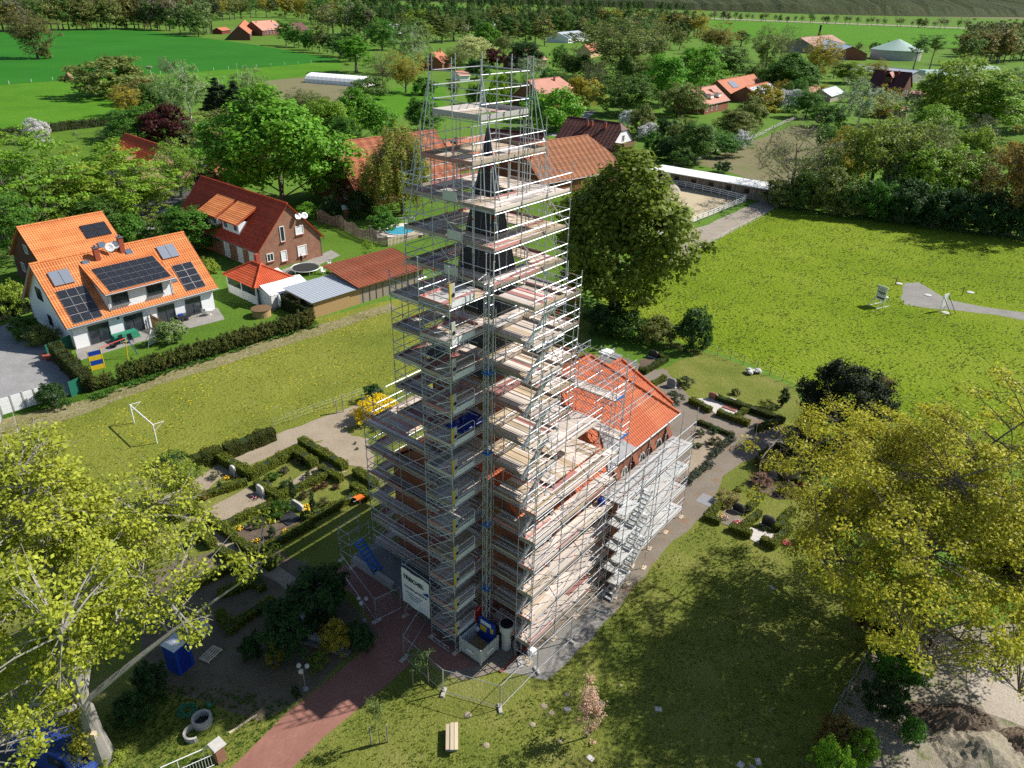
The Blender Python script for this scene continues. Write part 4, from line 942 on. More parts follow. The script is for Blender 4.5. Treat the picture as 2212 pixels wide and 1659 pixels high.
def lettering(name, text, size, mat, parent, loc, rot, ext=.004, bold=0.0, sx=1.0):
    cu = bpy.data.curves.new(name, 'FONT'); cu.body = text; cu.size = size; cu.align_x = 'CENTER'; cu.align_y = 'CENTER'; cu.extrude = ext; cu.offset = bold
    o = bpy.data.objects.new(name, cu); COL.objects.link(o); dg = bpy.context.evaluated_depsgraph_get()
    me = bpy.data.meshes.new_from_object(o.evaluated_get(dg)); bpy.data.objects.remove(o); me.materials.clear(); me.materials.append(MATS[mat])
    p = obj(name, me, parent, loc); p.rotation_euler = rot; p.scale = (sx, 1, 1); return p
# site banner on the hoist scaffold
ban = in_church('site_banner', 'white printed firm banner with black and blue lettering on the scaffold foot', 'banner')
by_a, by_b, bz0, bz1 = 4.8, 2.28, 1.55, 4.45; bxx = hx0 - .06
m = MB(); nseg = 8
for i in range(nseg + 1):
    y = by_a + (by_b - by_a) * i / nseg; dx = .03 * math.sin(i * 1.3)
    m.v += [(bxx + dx, y, bz0 - .0), (bxx + dx, y, bz1)]
for i in range(nseg): m.f.append((2 * i, 2 * i + 2, 2 * i + 3, 2 * i + 1)); m.m.append(0)
m.build('cloth', 'white_cloth', ban)
brot = (PI / 2, 0, -PI / 2); bym = (by_a + by_b) / 2
lettering('lettering', 'TREICHEL', .42, 'black', ban, (bxx - .05, bym + .15, 3.85), brot, .004, .012, 1.0)
tr = MB(); tr.face([(bxx - .05, by_b + .62, 3.32), (bxx - .05, by_b + .06, 3.32), (bxx - .05, by_b + .06, 3.66)]); tr.build('logo_wedge', 'blue_paint', ban)
lettering('lettering', 'www.treichel-geruestbau.de', .2, 'stone_dark', ban, (bxx - .05, bym, 3.1), brot, .003, .004, .92)
for zz, ww in ((2.66, 1.5), (2.46, 1.1), (2.28, .8)): board('print_line', (bxx - .05, bym + .15, zz), (.004, ww, .05), 'stone_grey', ban)
fl = in_church('deck_tarpaulin', 'crumpled blue tarpaulin lying on a deck of the hoist scaffold', 'tarpaulin')
m = MB(); rng = random.Random(5)
for i in range(9):
    for j in range(6): m.v.append((-.4 + i * .28, .5 + j * .28, 15.46 + rng.random() * .28 * (1 if 0 < i < 8 and 0 < j < 5 else .1)))
for i in range(8):
    for j in range(5): m.f.append((i * 6 + j, i * 6 + 6 + j, i * 6 + 7 + j, i * 6 + 1 + j)); m.m.append(0)
m.build('sheet', 'tarp_blue', fl, loc=(-1.6, .1, 0)); 
rb = in_church('rubbish_bag', 'small blue plastic bag lying on a sunlit deck by the nave eaves', 'bag')
m = MB(); m.lathe([(.05, 0), (.24, .05), (.3, .2), (.2, .38), (.05, .46)], 9); o = m.build('bag', 'blue_paint', rb, loc=(7.1, -3.3, 7.45))
# ------------------------------------------------------------------ houses
class House:
    """A gabled house: X along the ridge, origin at the middle of the footprint."""
    def __init__(s, name, label, c, ang, L, D, eave, ridge, roof, wall, over=.45, gover=.35, tiles=(.3, .38, 3), cat='house', hip=(0, 0), gable=None, group=None):
        s.o = thing(name, label, cat, (c[0], c[1], 0), ang, group); s.L, s.D, s.e, s.r = L, D, eave, ridge; s.over, s.gover = over, gover
        L2, D2 = L / 2, D / 2; m = MB()
        v = [(-L2, -D2), (L2, -D2), (L2, D2), (-L2, D2)]
        m.prism(v, 0, eave); m.build('wall', wall, s.o)
        s.sl = (ridge - eave) / D2; s.hip = hip
        for sx, hp in ((-1, hip[0]), (1, hip[1])):
            g = MB(); x = sx * L2; th = -.3 * sx; k = 1 - hp
            tri = [(-D2, eave), (D2, eave)] + ([(0, ridge - .1)] if hp == 0 else [(D2 * (1 - k), eave + (ridge - eave) * k), (-D2 * (1 - k), eave + (ridge - eave) * k)])
            if hp < .99:
                g.face([(x, y, z) for y, z in tri]); g.face([(x + th, y, z) for y, z in tri][::-1])
                g.build('gable', gable or wall, s.o)
        e0 = eave - s.sl * over; yo = D2 + over; X0, X1 = -L2 - gover, L2 + gover; s.X0, s.X1 = X0, X1
        h0, h1 = hip[0] * D2 * .85, hip[1] * D2 * .85
        s.slope_len = math.hypot(yo, ridge - e0)
        roofo = MB(); t = .12
        R0, R1 = X0 + h0, X1 - h1
        def clipper(side):
            def f(tt):
                fr = tt / s.slope_len; lo = 0.0; hi = X1 - X0
                a, b = (hip[0], hip[1]) if side < 0 else (hip[1], hip[0])
                if a: 
                    st = 1 - a; lo = max(0, (fr - st) / a) * (h0 if side < 0 else h1)
                if b:
                    st = 1 - b; hi = (X1 - X0) - max(0, (fr - st) / b) * (h1 if side < 0 else h0)
                return lo, hi
            return f
        zl = lambda fr: e0 + (ridge - e0) * fr; yl = lambda fr: yo * (1 - fr)
        a, b = 1 - hip[0], 1 - hip[1]
        for sy in (-1, 1):
            pts = [(X0, sy * yo, e0), (X1, sy * yo, e0)]
            if hip[1]: pts += [(X1, sy * yl(b), zl(b)), (R1, 0, ridge)]
            else: pts += [(X1, 0, ridge)]
            if hip[0]: pts += [(R0, 0, ridge), (X0, sy * yl(a), zl(a))]
            else: pts += [(X0, 0, ridge)]
            low = [(x, y, z - t) for x, y, z in pts]
            roofo.face(pts if sy < 0 else pts[::-1]); roofo.face(low[::-1] if sy < 0 else low)
            for i in range(len(pts)):
                j = (i + 1) % len(pts); roofo.face([low[i], low[j], pts[j], pts[i]])
        if hip[1]: roofo.face([(X1, -yl(b), zl(b)), (X1, yl(b), zl(b)), (R1, 0, ridge)])
        if hip[0]: roofo.face([(X0, yl(a), zl(a)), (X0, -yl(a), zl(a)), (R0, 0, ridge)])
        s.roof = roofo.build('roof', roof, s.o); s.roofmat = roof; s.e0, s.yo = e0, yo
        if tiles:
            tw, tc, sg = tiles
            tile_slope('tiles', (X0, -yo, e0 + .02), (1, 0, 0), (0, yo, ridge - e0), X1 - X0, s.slope_len, roof, s.roof, tw, tc, .035, .045, clipper(-1) if any(hip) else None, sg)
            tile_slope('tiles', (X1, yo, e0 + .02), (-1, 0, 0), (0, -yo, ridge - e0), X1 - X0, s.slope_len, roof, s.roof, tw, tc, .035, .045, clipper(1) if any(hip) else None, sg)
        rc = ridge_caps((R0, 0, ridge + .05), (R1, 0, ridge + .05), s.roof, roof, .15, .42)
        for sy in (-1, 1):
            g = MB(); g.tube([(X0, sy * (yo + .06), e0 - .05), (X1, sy * (yo + .06), e0 - .05)], .075, 6); g.build('gutter', 'gutter_zinc', s.o)
            if tiles:
                b_ = MB(); b_.tube([(X0 + .1, sy * (yo + .02), e0 - .1), (-L2 - .05, sy * (D2 + .06), e0 - .6), (-L2 - .05, sy * (D2 + .06), .1)], .045, 6); b_.build('downpipe', 'gutter_zinc', s.o)
    def on(s, u, t, side=-1, lift=.1):
        """Point on a slope: u from the left end seen from that side, t up the slope, both in metres."""
        n = Vector((0, side * (s.r - s.e0), s.yo)).normalized()
        x = s.X0 + u if side < 0 else s.X1 - u
        return Vector((x, side * (s.yo - s.yo * t / s.slope_len), s.e0 + (s.r - s.e0) * t / s.slope_len)) + n * lift
    def tilt(s, side=-1): return math.atan2(s.r - s.e0, s.yo) * (1 if side < 0 else -1)
    def panel(s, name, u, t, w, h, mat, side=-1, lift=.12, th=.05, frame=None):
        c = s.on(u, t, side, lift); o = obj(name, unit_box(mat), s.o, c); o.rotation_euler = (s.tilt(side), 0, 0); o.scale = (w, h, th)
        if frame:
            f = MB()
            for a, b, ww, hh in ((0, -.5, 1, .05 / h), (0, .5, 1, .05 / h), (-.5, 0, .05 / w, 1), (.5, 0, .05 / w, 1)): f.box((a, b, .1), (ww, hh, 1.3))
            f.build(name + '_frame', frame, o)
        return o
    def window(s, side, x, z, w, h, frame='white_paint', pane='window_glass', sill=None, bars=1, name='window'):
        add_window(s.o, side, s.L, s.D, x, z, w, h, frame, pane, sill, bars, name)
    def chimney(s, u, t, side=-1, h=1.3, w=.55, mat='brick_chimney', cap='lead_grey'):
        p = s.on(u, t, side, 0); m = MB(); m.box((p.x, p.y, p.z + h / 2 - .3), (w, w, h + .6)); c = m.build('chimney', mat, s.o)
        m = MB(); m.box((p.x, p.y, p.z + h + .05), (w + .12, w + .12, .1)); m.tube([(p.x, p.y, p.z + h + .1), (p.x, p.y, p.z + h + .35)], w * .25, 8); m.build('chimney_cap', cap, c)
    def dish(s, u, t, side=-1, r=.45, mat='white_paint'):
        p = s.on(u, t, side, .0); m = MB(); m.tube([p, p + Vector((0, 0, .9))], .03, 6); d = m.build('dish_mast', 'galvanised', s.o)
        m = MB(); m.lathe([(.03, -.12), (r * .6, -.07), (r, .03), (r * .98, .05), (r * .6, -.04), (.02, -.09)], 16); o = m.build('satellite_dish', mat, d, smooth=True, loc=p + Vector((0, 0, .95))); o.rotation_euler = (math.radians(65), 0, math.radians(-20))

def add_window(parent, side, L, D, x, z, w, h, frame, pane, sill, bars, name='window'):
    key = ('w', round(w, 2), round(h, 2), frame, bars)
    if key not in UNIT:
        m = MB(); b = .09
        m.box((0, 0, h / 2 - b / 2), (w, .1, b)); m.box((0, 0, -h / 2 + b / 2), (w, .1, b)); m.box((-w / 2 + b / 2, 0, 0), (b, .1, h - 2 * b)); m.box((w / 2 - b / 2, 0, 0), (b, .1, h - 2 * b))
        for i in range(bars): m.box((-w / 2 + w * (i + 1) / (bars + 1), 0, 0), (.07, .09, h - 2 * b))
        UNIT[key] = m.mesh('window', frame)
    loc, rz = {'f': ((x - L / 2, -D / 2 - .045, z), 0), 'b': ((L / 2 - x, D / 2 + .045, z), PI), 'l': ((-L / 2 - .045, D / 2 - x, z), -PI / 2), 'r': ((L / 2 + .045, x - D / 2, z), PI / 2)}[side]
    o = obj(name, UNIT[key], parent, loc, rz)
    board('pane', (0, .028, 0), (w - .1, .03, h - .1), pane, o)
    if sill: board('sill', (0, -.08, -h / 2 - .06), (w + .16, .22, .08), sill, o)
    return o

def ridge_house(name, label, p1, p2, zr, D, eave, roof, wall, ext=0.0, **kw):
    a = ground(*p1, zr); b = ground(*p2, zr); d = b - a; L = d.length + ext; c = (a + b) / 2
    return House(name, label, (c.x, c.y), math.atan2(d.y, d.x), L, D, eave, zr, roof, wall, **kw)

# --- white semi-detached house
wa = Vector((-49.72, 75.27)); wang = math.radians(49.5); we = Vector((math.cos(wang), math.sin(wang))); wnv = Vector((-math.sin(wang), math.cos(wang)))
WL, WD = 17.0, 12.4
wc = wa + we * (WL / 2) + wnv * (WD / 2)
WH = House('white_house', 'white plastered house with orange tiled roof and black solar panels', wc, wang, WL, WD, 3.35, 8.7, 'tile_orange', 'white_plaster', .55, .6, (.30, .36, 4))
# raised middle part of the front with its own shallower roof
dx0, dx1 = .26 * WL - WL / 2, .715 * WL - WL / 2
m = MB(); yf = -WD / 2 - .012; zt = 5.75
m.prism([(dx0, yf), (dx1, yf), (dx1, -1.0), (dx0, -1.0)], 3.0, zt); m.build('raised_front', 'white_plaster', WH.o)
dr = MB(); ry = -1.15; rz_ = 8.7 - WH.sl * 1.15 + .12; oy = -WD / 2 - .6; oz = zt - .12
pts = [(dx0 - .3, oy, oz), (dx1 + .3, oy, oz), (dx1 + .3, ry, rz_), (dx0 - .3, ry, rz_)]; low = [(x, y, z - .22) for x, y, z in pts]
dr.face(pts); dr.face(low[::-1])
for i in range(4): j = (i + 1) % 4; dr.face([low[i], low[j], pts[j], pts[i]])
dro = dr.build('raised_roof', 'tile_orange', WH.o)
m = MB()
for x in (dx0 - .02, dx1 + .02): m.face([(x, yf, zt), (x, -1.0, zt), (x, ry, rz_ - .2)])
for x in (dx0 - .02, dx1 + .02): m.face([(x, yf, zt - .3), (x, ry, zt - .3), (x, ry, rz_ - .2), (x, yf, zt)])
m.build('cheek', 'white_plaster', WH.o)
dlen = math.hypot(ry - oy, rz_ - oz); dtilt = math.atan2(rz_ - oz, ry - oy)
tile_slope('tiles', (dx0 - .3, oy, oz + .02), (1, 0, 0), (0, ry - oy, rz_ - oz), dx1 - dx0 + .6, dlen, 'tile_orange', dro, .30, .36, .035, .045, None, 4)
m = MB(); m.tube([(dx0 - .3, oy - .07, oz - .08), (dx1 + .3, oy - .07, oz - .08)], .08, 6)
for x in (dx0 + .1, dx1 - .1): m.tube([(x, oy - .05, oz - .1), (x, yf - .08, oz - .6), (x, yf - .08, 3.2 if x < 0 else 3.2)], .045, 6)
m.build('gutter', 'gutter_zinc', WH.o)
dv = Vector((0, ry - oy, rz_ - oz)).normalized(); dn = Vector((1, 0, 0)).cross(dv)
for i in range(7):
    for j in range(4):
        c = Vector((dx0 + .95 + i * 1.03, oy, oz)) + dv * (.75 + j * 1.12) + dn * .14
        o = obj('solar_panel', unit_box('solar_cell'), WH.o, c); o.rotation_euler = (dtilt, 0, 0); o.scale = (.97, 1.06, .04)
        f = obj('panel_rim', unit_box('panel_frame'), o, (0, 0, -.3)); f.scale = (1.03, 1.03, .8)
for i in range(3):
    for j in range(4):
        o = WH.panel('solar_panel', 1.45 + i * 1.05, .85 + j * 1.12, .98, 1.05, 'solar_cell', lift=.14, th=.04)
        f = obj('panel_rim', unit_box('panel_frame'), o, (0, 0, -.3)); f.scale = (1.04, 1.04, .8)
for i in range(2):
    for j in range(4):
        o = WH.panel('solar_panel', 14.95 + i * 1.28, 1.1 + j * .98, 1.2, .92, 'solar_cell', lift=.14, th=.04)
        f = obj('panel_rim', unit_box('panel_frame'), o, (0, 0, -.3)); f.scale = (1.04, 1.04, .8)
for u in (1.7, 2.8, 14.35, 15.45): WH.panel('collector', u, 6.35 if u < 5 else 6.6, 1.05, 1.9, 'collector', lift=.2, th=.1)
for u, t in ((5.5, 7.3), (10.6, 7.6), (13.6, 3.0)): WH.panel('skylight', u, t, .75, 1.1 if t > 5 else 1.4, 'window_glass_blue', lift=.12, th=.06, frame='dark_frame')
WH.chimney(6.9, 7.6, h=1.5); WH.chimney(10.0, 8.1, h=1.7); WH.dish(8.6, 7.9, r=.55); WH.dish(9.3, 8.1, r=.5, mat='aluminium')
for x, z, ww, hh in ((.165, 1.15, 2.3, 2.25), (.40, 1.15, 2.2, 2.25), (.635, 1.15, 2.1, 2.25), (.84, 1.15, 2.0, 2.25)): WH.window('f', x * WL, z, ww, hh, 'dark_frame', name='terrace_door')
for x, z, ww, hh in ((.345, 4.55, 1.9, 1.3), (.585, 4.55, 1.9, 1.3)): add_window(WH.o, 'f', WL, WD + .024, x * WL, z, ww, hh, 'dark_frame', 'window_glass', 'gutter_zinc', 1)
for y, z, ww, hh in ((9.3, 4.6, 1.0, 1.5), (4.6, 4.6, 1.6, 1.5), (6.0, 1.7, 1.0, 1.3)): WH.window('l', WD - y if False else y, z, ww, hh, 'dark_frame')
for y in (-WD / 2 - .3, WD / 2 + .3):
    m = MB(); m.bar((WH.X0 + .02, y, WH.e0 - .1), (WH.X0 + .02, 0, WH.r - .1), .06, .3); m.build('bargeboard', 'wood_weathered', WH.o)
board('wall_lamp', (.3 * WL - WL / 2, -WD / 2 - .08, 2.3), (.25, .12, .2), 'dark_frame', WH.o)

# --- brick house with two dormers
ba = Vector((-37.08, 102.52)); bang = math.radians(139.5); be = Vector((math.cos(bang), math.sin(bang))); bn = Vector((math.cos(bang - PI / 2), math.sin(bang - PI / 2)))
BL, BD = 24.0, 10.6; bc = ba + be * (BL / 2) + bn * (BD / 2)
BH = House('brick_house', 'brown brick house with glossy dark red roof and two orange shed dormers', bc, bang, BL, BD, 3.6, 9.2, 'tile_red', 'brick_tan', .55, .35, (.30, .36, 4))
for x, z, ww, hh, pane in ((7.0, 4.9, 1.4, 1.3, 'shutter_white'), (4.05, 4.9, .75, 2.3, 'window_glass'), (7.1, 1.7, 1.6, 1.6, 'shutter_white'), (3.9, 1.6, 1.0, 1.6, 'shutter_white'), (1.6, 1.9, 1.1, 1.2, 'window_glass')):
    add_window(BH.o, 'l', BL, BD, BD - x if False else BD - (BD - x), z, ww, hh, 'white_paint', pane, 'brick_chimney', 1 if pane == 'window_glass' and ww > .8 else 0)
for x in (2.2, 5.4, 9.2): add_window(BH.o, 'b', BL, BD, BL - x, 1.4, 1.5, 2.4, 'white_paint', 'shutter_white', None, 0, 'shutter_door')
for u in (8.2, 14.2):                                     # dormers on the slope that faces the white house
    xc = BH.X1 - (BL - u) ; m = MB(); y0 = BD / 2 - .55; zl0 = BH.r - BH.sl * (y0) ; zt = zl0 + 1.75; y1 = 1.9; w2 = 2.3
    xc = -BL / 2 + u
    m.prism([(xc - w2, y0), (xc - w2, y1), (xc + w2, y1), (xc + w2, y0)], zl0 - .3, zt); d = m.build('dormer', 'white_plaster', BH.o)
    r = MB(); z_r = BH.r - BH.sl * (y1 - .6) + .1
    P = [(xc - w2 - .35, y0 + .5, zt - .05), (xc + w2 + .35, y0 + .5, zt - .05), (xc + w2 + .35, y1 - .6, z_r), (xc - w2 - .35, y1 - .6, z_r)]; lo = [(x, y, z - .2) for x, y, z in P]
    r.face(P[::-1]); r.face(lo)
    for i in range(4): j = (i + 1) % 4; r.face([lo[i], lo[j], P[j], P[i]])
    r.build('dormer_roof', 'tile_scarlet', d)
    L_ = math.hypot(y0 + .5 - y1 + .6, z_r - zt)
    tile_slope('tiles', P[1], (-1, 0, 0), (0, y1 - .6 - y0 - .5, z_r - zt + .05), 2 * w2 + .7, L_, 'tile_orange', d, .3, .36, .03, .04, None, 3)
    for dx in (-1.4, 0, 1.4): board('dormer_window', (xc + dx, y0 + .02, zt - .75), (.9, .06, 1.0), 'window_glass_blue' if dx else 'shutter_white', d)
for dy in (.9, 2.0):
    m = MB(); m.lathe([(.03, -.12), (.3, -.07), (.5, .03), (.48, .05), (.3, -.04), (.02, -.09)], 16); o = m.build('satellite_dish', 'aluminium', BH.o, smooth=True, loc=(-BL / 2 - .45, -.6 - dy, 7.2 - .1 * dy)); o.rotation_euler = (math.radians(60), 0, math.radians(-100))
    m = MB(); m.tube([(-BL / 2, -.6 - dy, 7.0 - .1 * dy), (-BL / 2 - .4, -.6 - dy, 7.15 - .1 * dy)], .03); m.build('dish_arm', 'galvanised', BH.o)

# --- house behind the white one
H3 = ridge_house('orange_roof_house', 'dark brick house with orange roof and four solar panels behind the white house', (42, 491), (216, 459), 8.2, 12.0, 3.4, 'tile_scarlet_old' if 'tile_scarlet_old' in MATS else 'tile_orange', 'brick_dark', tiles=(.3, .36, 3))
for i in range(2):
    for j in range(2): H3.panel('solar_panel', H3.L * .76 + i * 1.75, 4.9 + j * 1.15, 1.68, 1.08, 'solar_cell', lift=.14)
H3.panel('skylight', H3.L * .80, 2.6, .9, 1.5, 'window_glass_blue', frame='dark_frame')
for x in (3.0, 7.5): H3.window('l', x, 2.0, 1.1, 1.3); 
H3.window('l', 6.0, 5.2, 1.1, 1.2)
H4 = ridge_house('tan_house', 'tan walled house with dark red dormered roof behind the yellow-green trees', (272, 289), (347, 314), 8.6, 11.0, 3.6, 'tile_scarlet', 'tan_wall', tiles=(.35, .45, 2))
for u in (4.0, 7.0, 10.0):
    m = MB(); p = H4.on(u, 3.2, -1, 0); m.box((p.x, p.y - .3, p.z + .5), (1.8, 2.0, 1.3)); d = m.build('dormer', 'tan_wall', H4.o); board('dormer_roof', (p.x, p.y - .2, p.z + 1.25), (2.2, 2.5, .15), 'tile_scarlet', d)
for x in (2, 5, 8): H4.window('r', x, 1.6, 1.0, 1.4); H4.window('f', x * 1.4, 1.6, 1.1, 1.3)
H5 = ridge_house('red_green_barn', 'small red barn with green gable boards and red tiled roof', (456, 351), (512, 345), 4.2, 6.0, 2.6, 'tile_old', 'barn_red', tiles=None, gable='barn_green', cat='barn')
H5b = ridge_house('flat_garage', 'low flat-roofed grey garage next to the red and green barn', (425, 356), (447, 350), 2.9, 5.0, 2.8, 'grey_corrugated', 'wood_weathered', tiles=None, cat='garage')
H6 = ridge_house('hall_farmhouse', 'long half-timbered farmhouse with orange-red tiled roof behind the willow', (712, 309), (937, 281), 11.0, 16.0, 3.6, 'tile_old', 'brick_dark', hip=(.35, .0), tiles=(.30, .40, 2), cat='farmhouse')
H6.panel('skylight', H6.L * .45, 6.4, 2.6, 2.6, 'window_glass_blue', frame='panel_frame'); H6.panel('skylight', H6.L * .52, 2.8, 1.6, 2.4, 'window_glass_blue', frame='panel_frame')
for x in (6, 12, 14.5, 19, 23, 27): H6.window('f', x, 1.9, 1.1, 1.7, bars=1)
for x in (4, 8, 12): H6.window('l', x, 1.9, 1.1, 1.5)
m = MB()
for i in range(12): m.box((-H6.L / 2 + i * H6.L / 11, -H6.D / 2 - .02, 1.8), (.2, .06, 3.6))
m.box((0, -H6.D / 2 - .025, 3.4), (H6.L, .06, .2)); m.box((0, -H6.D / 2 - .025, .8), (H6.L, .06, .18)); m.build('timber_frame', 'wood_brown', H6.o)
H7 = ridge_house('tiled_barn', 'big barn with weathered orange-brown tiled roof right of the tower', (1120, 312), (1292, 289), 9.5, 15.0, 3.2, 'tile_old_brown', 'brick_red', hip=(0, .55), tiles=(.32, .42, 2), cat='barn')
H8 = ridge_house('brown_roof_house', 'white gabled house with dark brown roof and wooden balcony', (1230, 252), (1349, 267), 8.2, 12.0, 3.4, 'tile_brown', 'brick_dark', tiles=(.34, .45, 2), gable='white_plaster', hip=(0, .3))
H8.chimney(H8.L * .42, 6.2, h=1.2); H8.chimney(H8.L * .5, 6.2, h=1.2); H8.chimney(H8.L * .75, 6.0, h=1.4)
H8.panel('skylight', H8.L * .55, 2.0, 1.0, 1.4, 'window_glass_blue', frame='dark_frame')
m = MB(); m.box((H8.L / 2 + 1.4, -1.5, 3.1), (2.8, 6, .2)); m.box((H8.L / 2 + 2.75, -1.5, 3.6), (.08, 6, 1.0)); m.box((H8.L / 2 + 1.4, -4.45, 3.6), (2.8, .08, 1.0))
for y in (-4.3, -1.5, 1.3): m.box((H8.L / 2 + 2.6, y, 1.5), (.18, .18, 3.0))
m.build('balcony', 'wood_brown', H8.o)
for x in (3, 6, 9): H8.window('r', x, 4.6 if x == 6 else 1.5, 1.2, 1.6)
H9 = ridge_house('maroon_roof_barn', 'low outbuilding with maroon roof and pale gable behind the scaffold', (1060, 278), (1174, 289), 6.4, 9.0, 3.0, 'tile_maroon', 'white_plaster', tiles=None, cat='barn')
H9b = ridge_house('old_red_cottage', 'small cottage with old red roof and chimney behind the scaffold', (960, 303), (1046, 292), 6.6, 9.0, 3.0, 'tile_old', 'brick_red', tiles=None)
H9b.chimney(3, 5.0)
H10 = ridge_house('red_hipped_barn', 'barn with pinkish red tiled hipped roof and a single chimney', (1142, 173), (1218, 165), 9.0, 15.0, 3.2, 'tile_pink', 'brick_red', tiles=None, hip=(0, .5), cat='barn'); H10.chimney(H10.L * .66, 8.5)
H11 = ridge_house('steep_roof_house', 'brick house with steep salmon roof among the far trees', (1112, 106), (1158, 101), 10.0, 14.0, 4.0, 'tile_pink', 'brick_dark', tiles=None, hip=(0, .4)); H11.chimney(3, 8)
for x in (4, 7, 10): H11.window('l', x, 2.2, 1.6, 1.6); H11.window('l', x, 5.4, 1.2, 1.4)
H12 = ridge_house('narrow_roof_house', 'narrow house with orange roof and tall chimney beyond the garden trees', (931, 114), (952, 109), 8.5, 12.0, 4.0, 'tile_old', 'brick_red', tiles=None); H12.chimney(H12.L * .8, 7.0, h=2)
H13 = ridge_house('garden_pavilion', 'small open pavilion with red roof and white posts in far garden', (984, 153), (1006, 152), 4.0, 7.0, 2.4, 'tile_pink', 'white_plaster', tiles=None, cat='pavilion')
H14 = ridge_house('far_farmhouse', 'large brick farmhouse with pale red roof at the edge of the wheat field', (543, 46), (592, 43), 11.0, 17.0, 4.5, 'tile_pink', 'brick_dark', tiles=None, hip=(0, .3), cat='farmhouse')
H14.chimney(5, 9); H14.chimney(H14.L * .8, 9)
for x in (5, 10, 16, 22): H14.window('f', x, 2.2, 1.8, 1.8); H14.window('f', x + 2, 5.0, 1.4, 1.4) if x > 9 else None
H14.panel('skylight', H14.L * .8, 5, 4, 2.5, 'window_glass_blue')
H14b = ridge_house('far_farm_wing', 'gabled wing with orange roof beside the far farmhouse', (516, 56), (528, 42), 10.0, 14.0, 4.5, 'tile_old', 'brick_dark', tiles=None, cat='farmhouse')
H14c = ridge_house('far_red_shed', 'little red roofed shed left of the far farmhouse', (468, 60), (487, 58), 5.0, 8.0, 3.0, 'tile_old', 'barn_red', tiles=None, cat='shed')
H14d = ridge_house('far_maroon_house', 'house with dark red roof half hidden behind garden trees', (618, 52), (650, 48), 9.0, 13.0, 4.0, 'tile_brown', 'brick_dark', tiles=None)
H15 = ridge_house('dormer_house', 'brick house with pale pink roof and long shed dormers', (1493, 193), (1545, 184), 8.0, 12.5, 3.6, 'tile_pink', 'brick_red', tiles=None)
for u in (H15.L * .35, H15.L * .68):
    m = MB(); p = H15.on(u, 3.4, -1, 0); m.box((p.x, p.y, p.z + .4), (2.6, 3.0, 1.2)); d = m.build('dormer', 'white_plaster', H15.o); m = MB(); m.face([(p.x - 1.6, p.y - 1.8, p.z + 1.0), (p.x + 1.6, p.y - 1.8, p.z + 1.0), (p.x + 1.6, p.y + 2.4, p.z + 2.6), (p.x - 1.6, p.y + 2.4, p.z + 2.6)]); m.build('dormer_roof', 'tile_pink', d)
for x in (2, 6, 10): H15.window('f', x, 1.6, 1.2, 1.4)
H15.chimney(H15.L * .3, 7.0)
H16 = ridge_house('solar_barn', 'barn with brick red roof and one pale solar field', (1550, 174), (1628, 160), 7.5, 12.0, 3.4, 'tile_old', 'brick_red', tiles=None, cat='barn')
H16.panel('solar_field', H16.L * .26, 4.2, 6.5, 3.6, 'collector', lift=.16)
H16b = ridge_house('glass_roof_shed', 'shed whose roof is covered with pale blue collectors', (1612, 187), (1662, 176), 6.0, 11.0, 3.0, 'tile_old', 'brick_red', tiles=None, cat='shed')
for i in range(6): H16b.panel('collector', H16b.L * (.1 + i * .16), 3.0, H16b.L * .145, 5.0, 'grey_corrugated', lift=.16)
H17 = ridge_house('rusty_farm_hall', 'big farm hall with rusty red sheet roof below a tall black chimney', (1728, 81), (1797, 75), 11.0, 26.0, 5.0, 'sheet_rusty', 'wood_weathered', tiles=None, cat='barn')
H17b = ridge_house('grey_sheet_hall', 'farm hall with grey and rusty sheet roof right of the tall chimney', (1785, 84), (1842, 100), 9.0, 22.0, 4.5, 'grey_corrugated', 'brick_red', tiles=None, cat='barn')
ch = ground(1764, 100); fs = thing('farm_stack', 'tall thin black chimney behind the rusty farm hall', 'chimney', ch)
m = MB(); m.tube([(0, 0, 0), (.3, 0, rise(ch, 1763, 56))], [1.2, .9], 10); m.build('shaft', 'black', fs); m = MB(); m.tube([(.3, 0, rise(ch, 1763, 56)), (.32, 0, rise(ch, 1763, 54))], 1.15, 10); m.build('rim', 'black', fs)
H18 = ridge_house('maroon_villa', 'tall house with steep dark maroon roof and bright centre dormer', (1893, 151), (1969, 157), 10.0, 11.0, 4.2, 'tile_maroon', 'brick_dark', tiles=None)
m = MB(); p = H18.on(H18.L * .52, 3.8, -1, 0); m.box((p.x, p.y, p.z + .3), (3.0, 3.0, 2.2)); d = m.build('dormer', 'brick_dark', H18.o); m = MB(); m.face([(p.x - 1.9, p.y - 1.8, p.z + 1.2), (p.x, p.y - 1.8, p.z + 3.4), (p.x, p.y + 3, p.z + 3.6), (p.x - 1.9, p.y + 2, p.z + 1.4)]); m.face([(p.x + 1.9, p.y - 1.8, p.z + 1.2), (p.x + 1.9, p.y + 2, p.z + 1.4), (p.x, p.y + 3, p.z + 3.6), (p.x, p.y - 1.8, p.z + 3.4)]); m.build('dormer_roof', 'tile_pink', d)
H18.chimney(H18.L * .3, 7.4); H18.chimney(H18.L * .7, 7.4)
for x in (3, 6, 9, 12): H18.window('f', x, 1.9, 1.1, 1.4)
for x in (3, 6): H18.window('r', x, 2.0, 1.1, 1.4)
H18b = ridge_house('pink_carport', 'low outbuilding with pinkish roof right of the maroon villa', (1975, 195), (2010, 199), 3.2, 7.0, 2.4, 'tile_pink', 'brick_red', tiles=None, cat='shed')
H19 = ridge_house('brown_shed', 'small shed with brown-red roof between the orchard trees', (1736, 194), (1763, 183), 5.0, 8.0, 2.8, 'tile_pink', 'wood_weathered', tiles=None, cat='shed')
H19b = ridge_house('grey_panel_shed', 'small shed with grey sheet roof beside the brown shed', (1776, 194), (1805, 186), 4.6, 8.0, 2.6, 'grey_corrugated', 'wood_weathered', tiles=None, cat='shed')
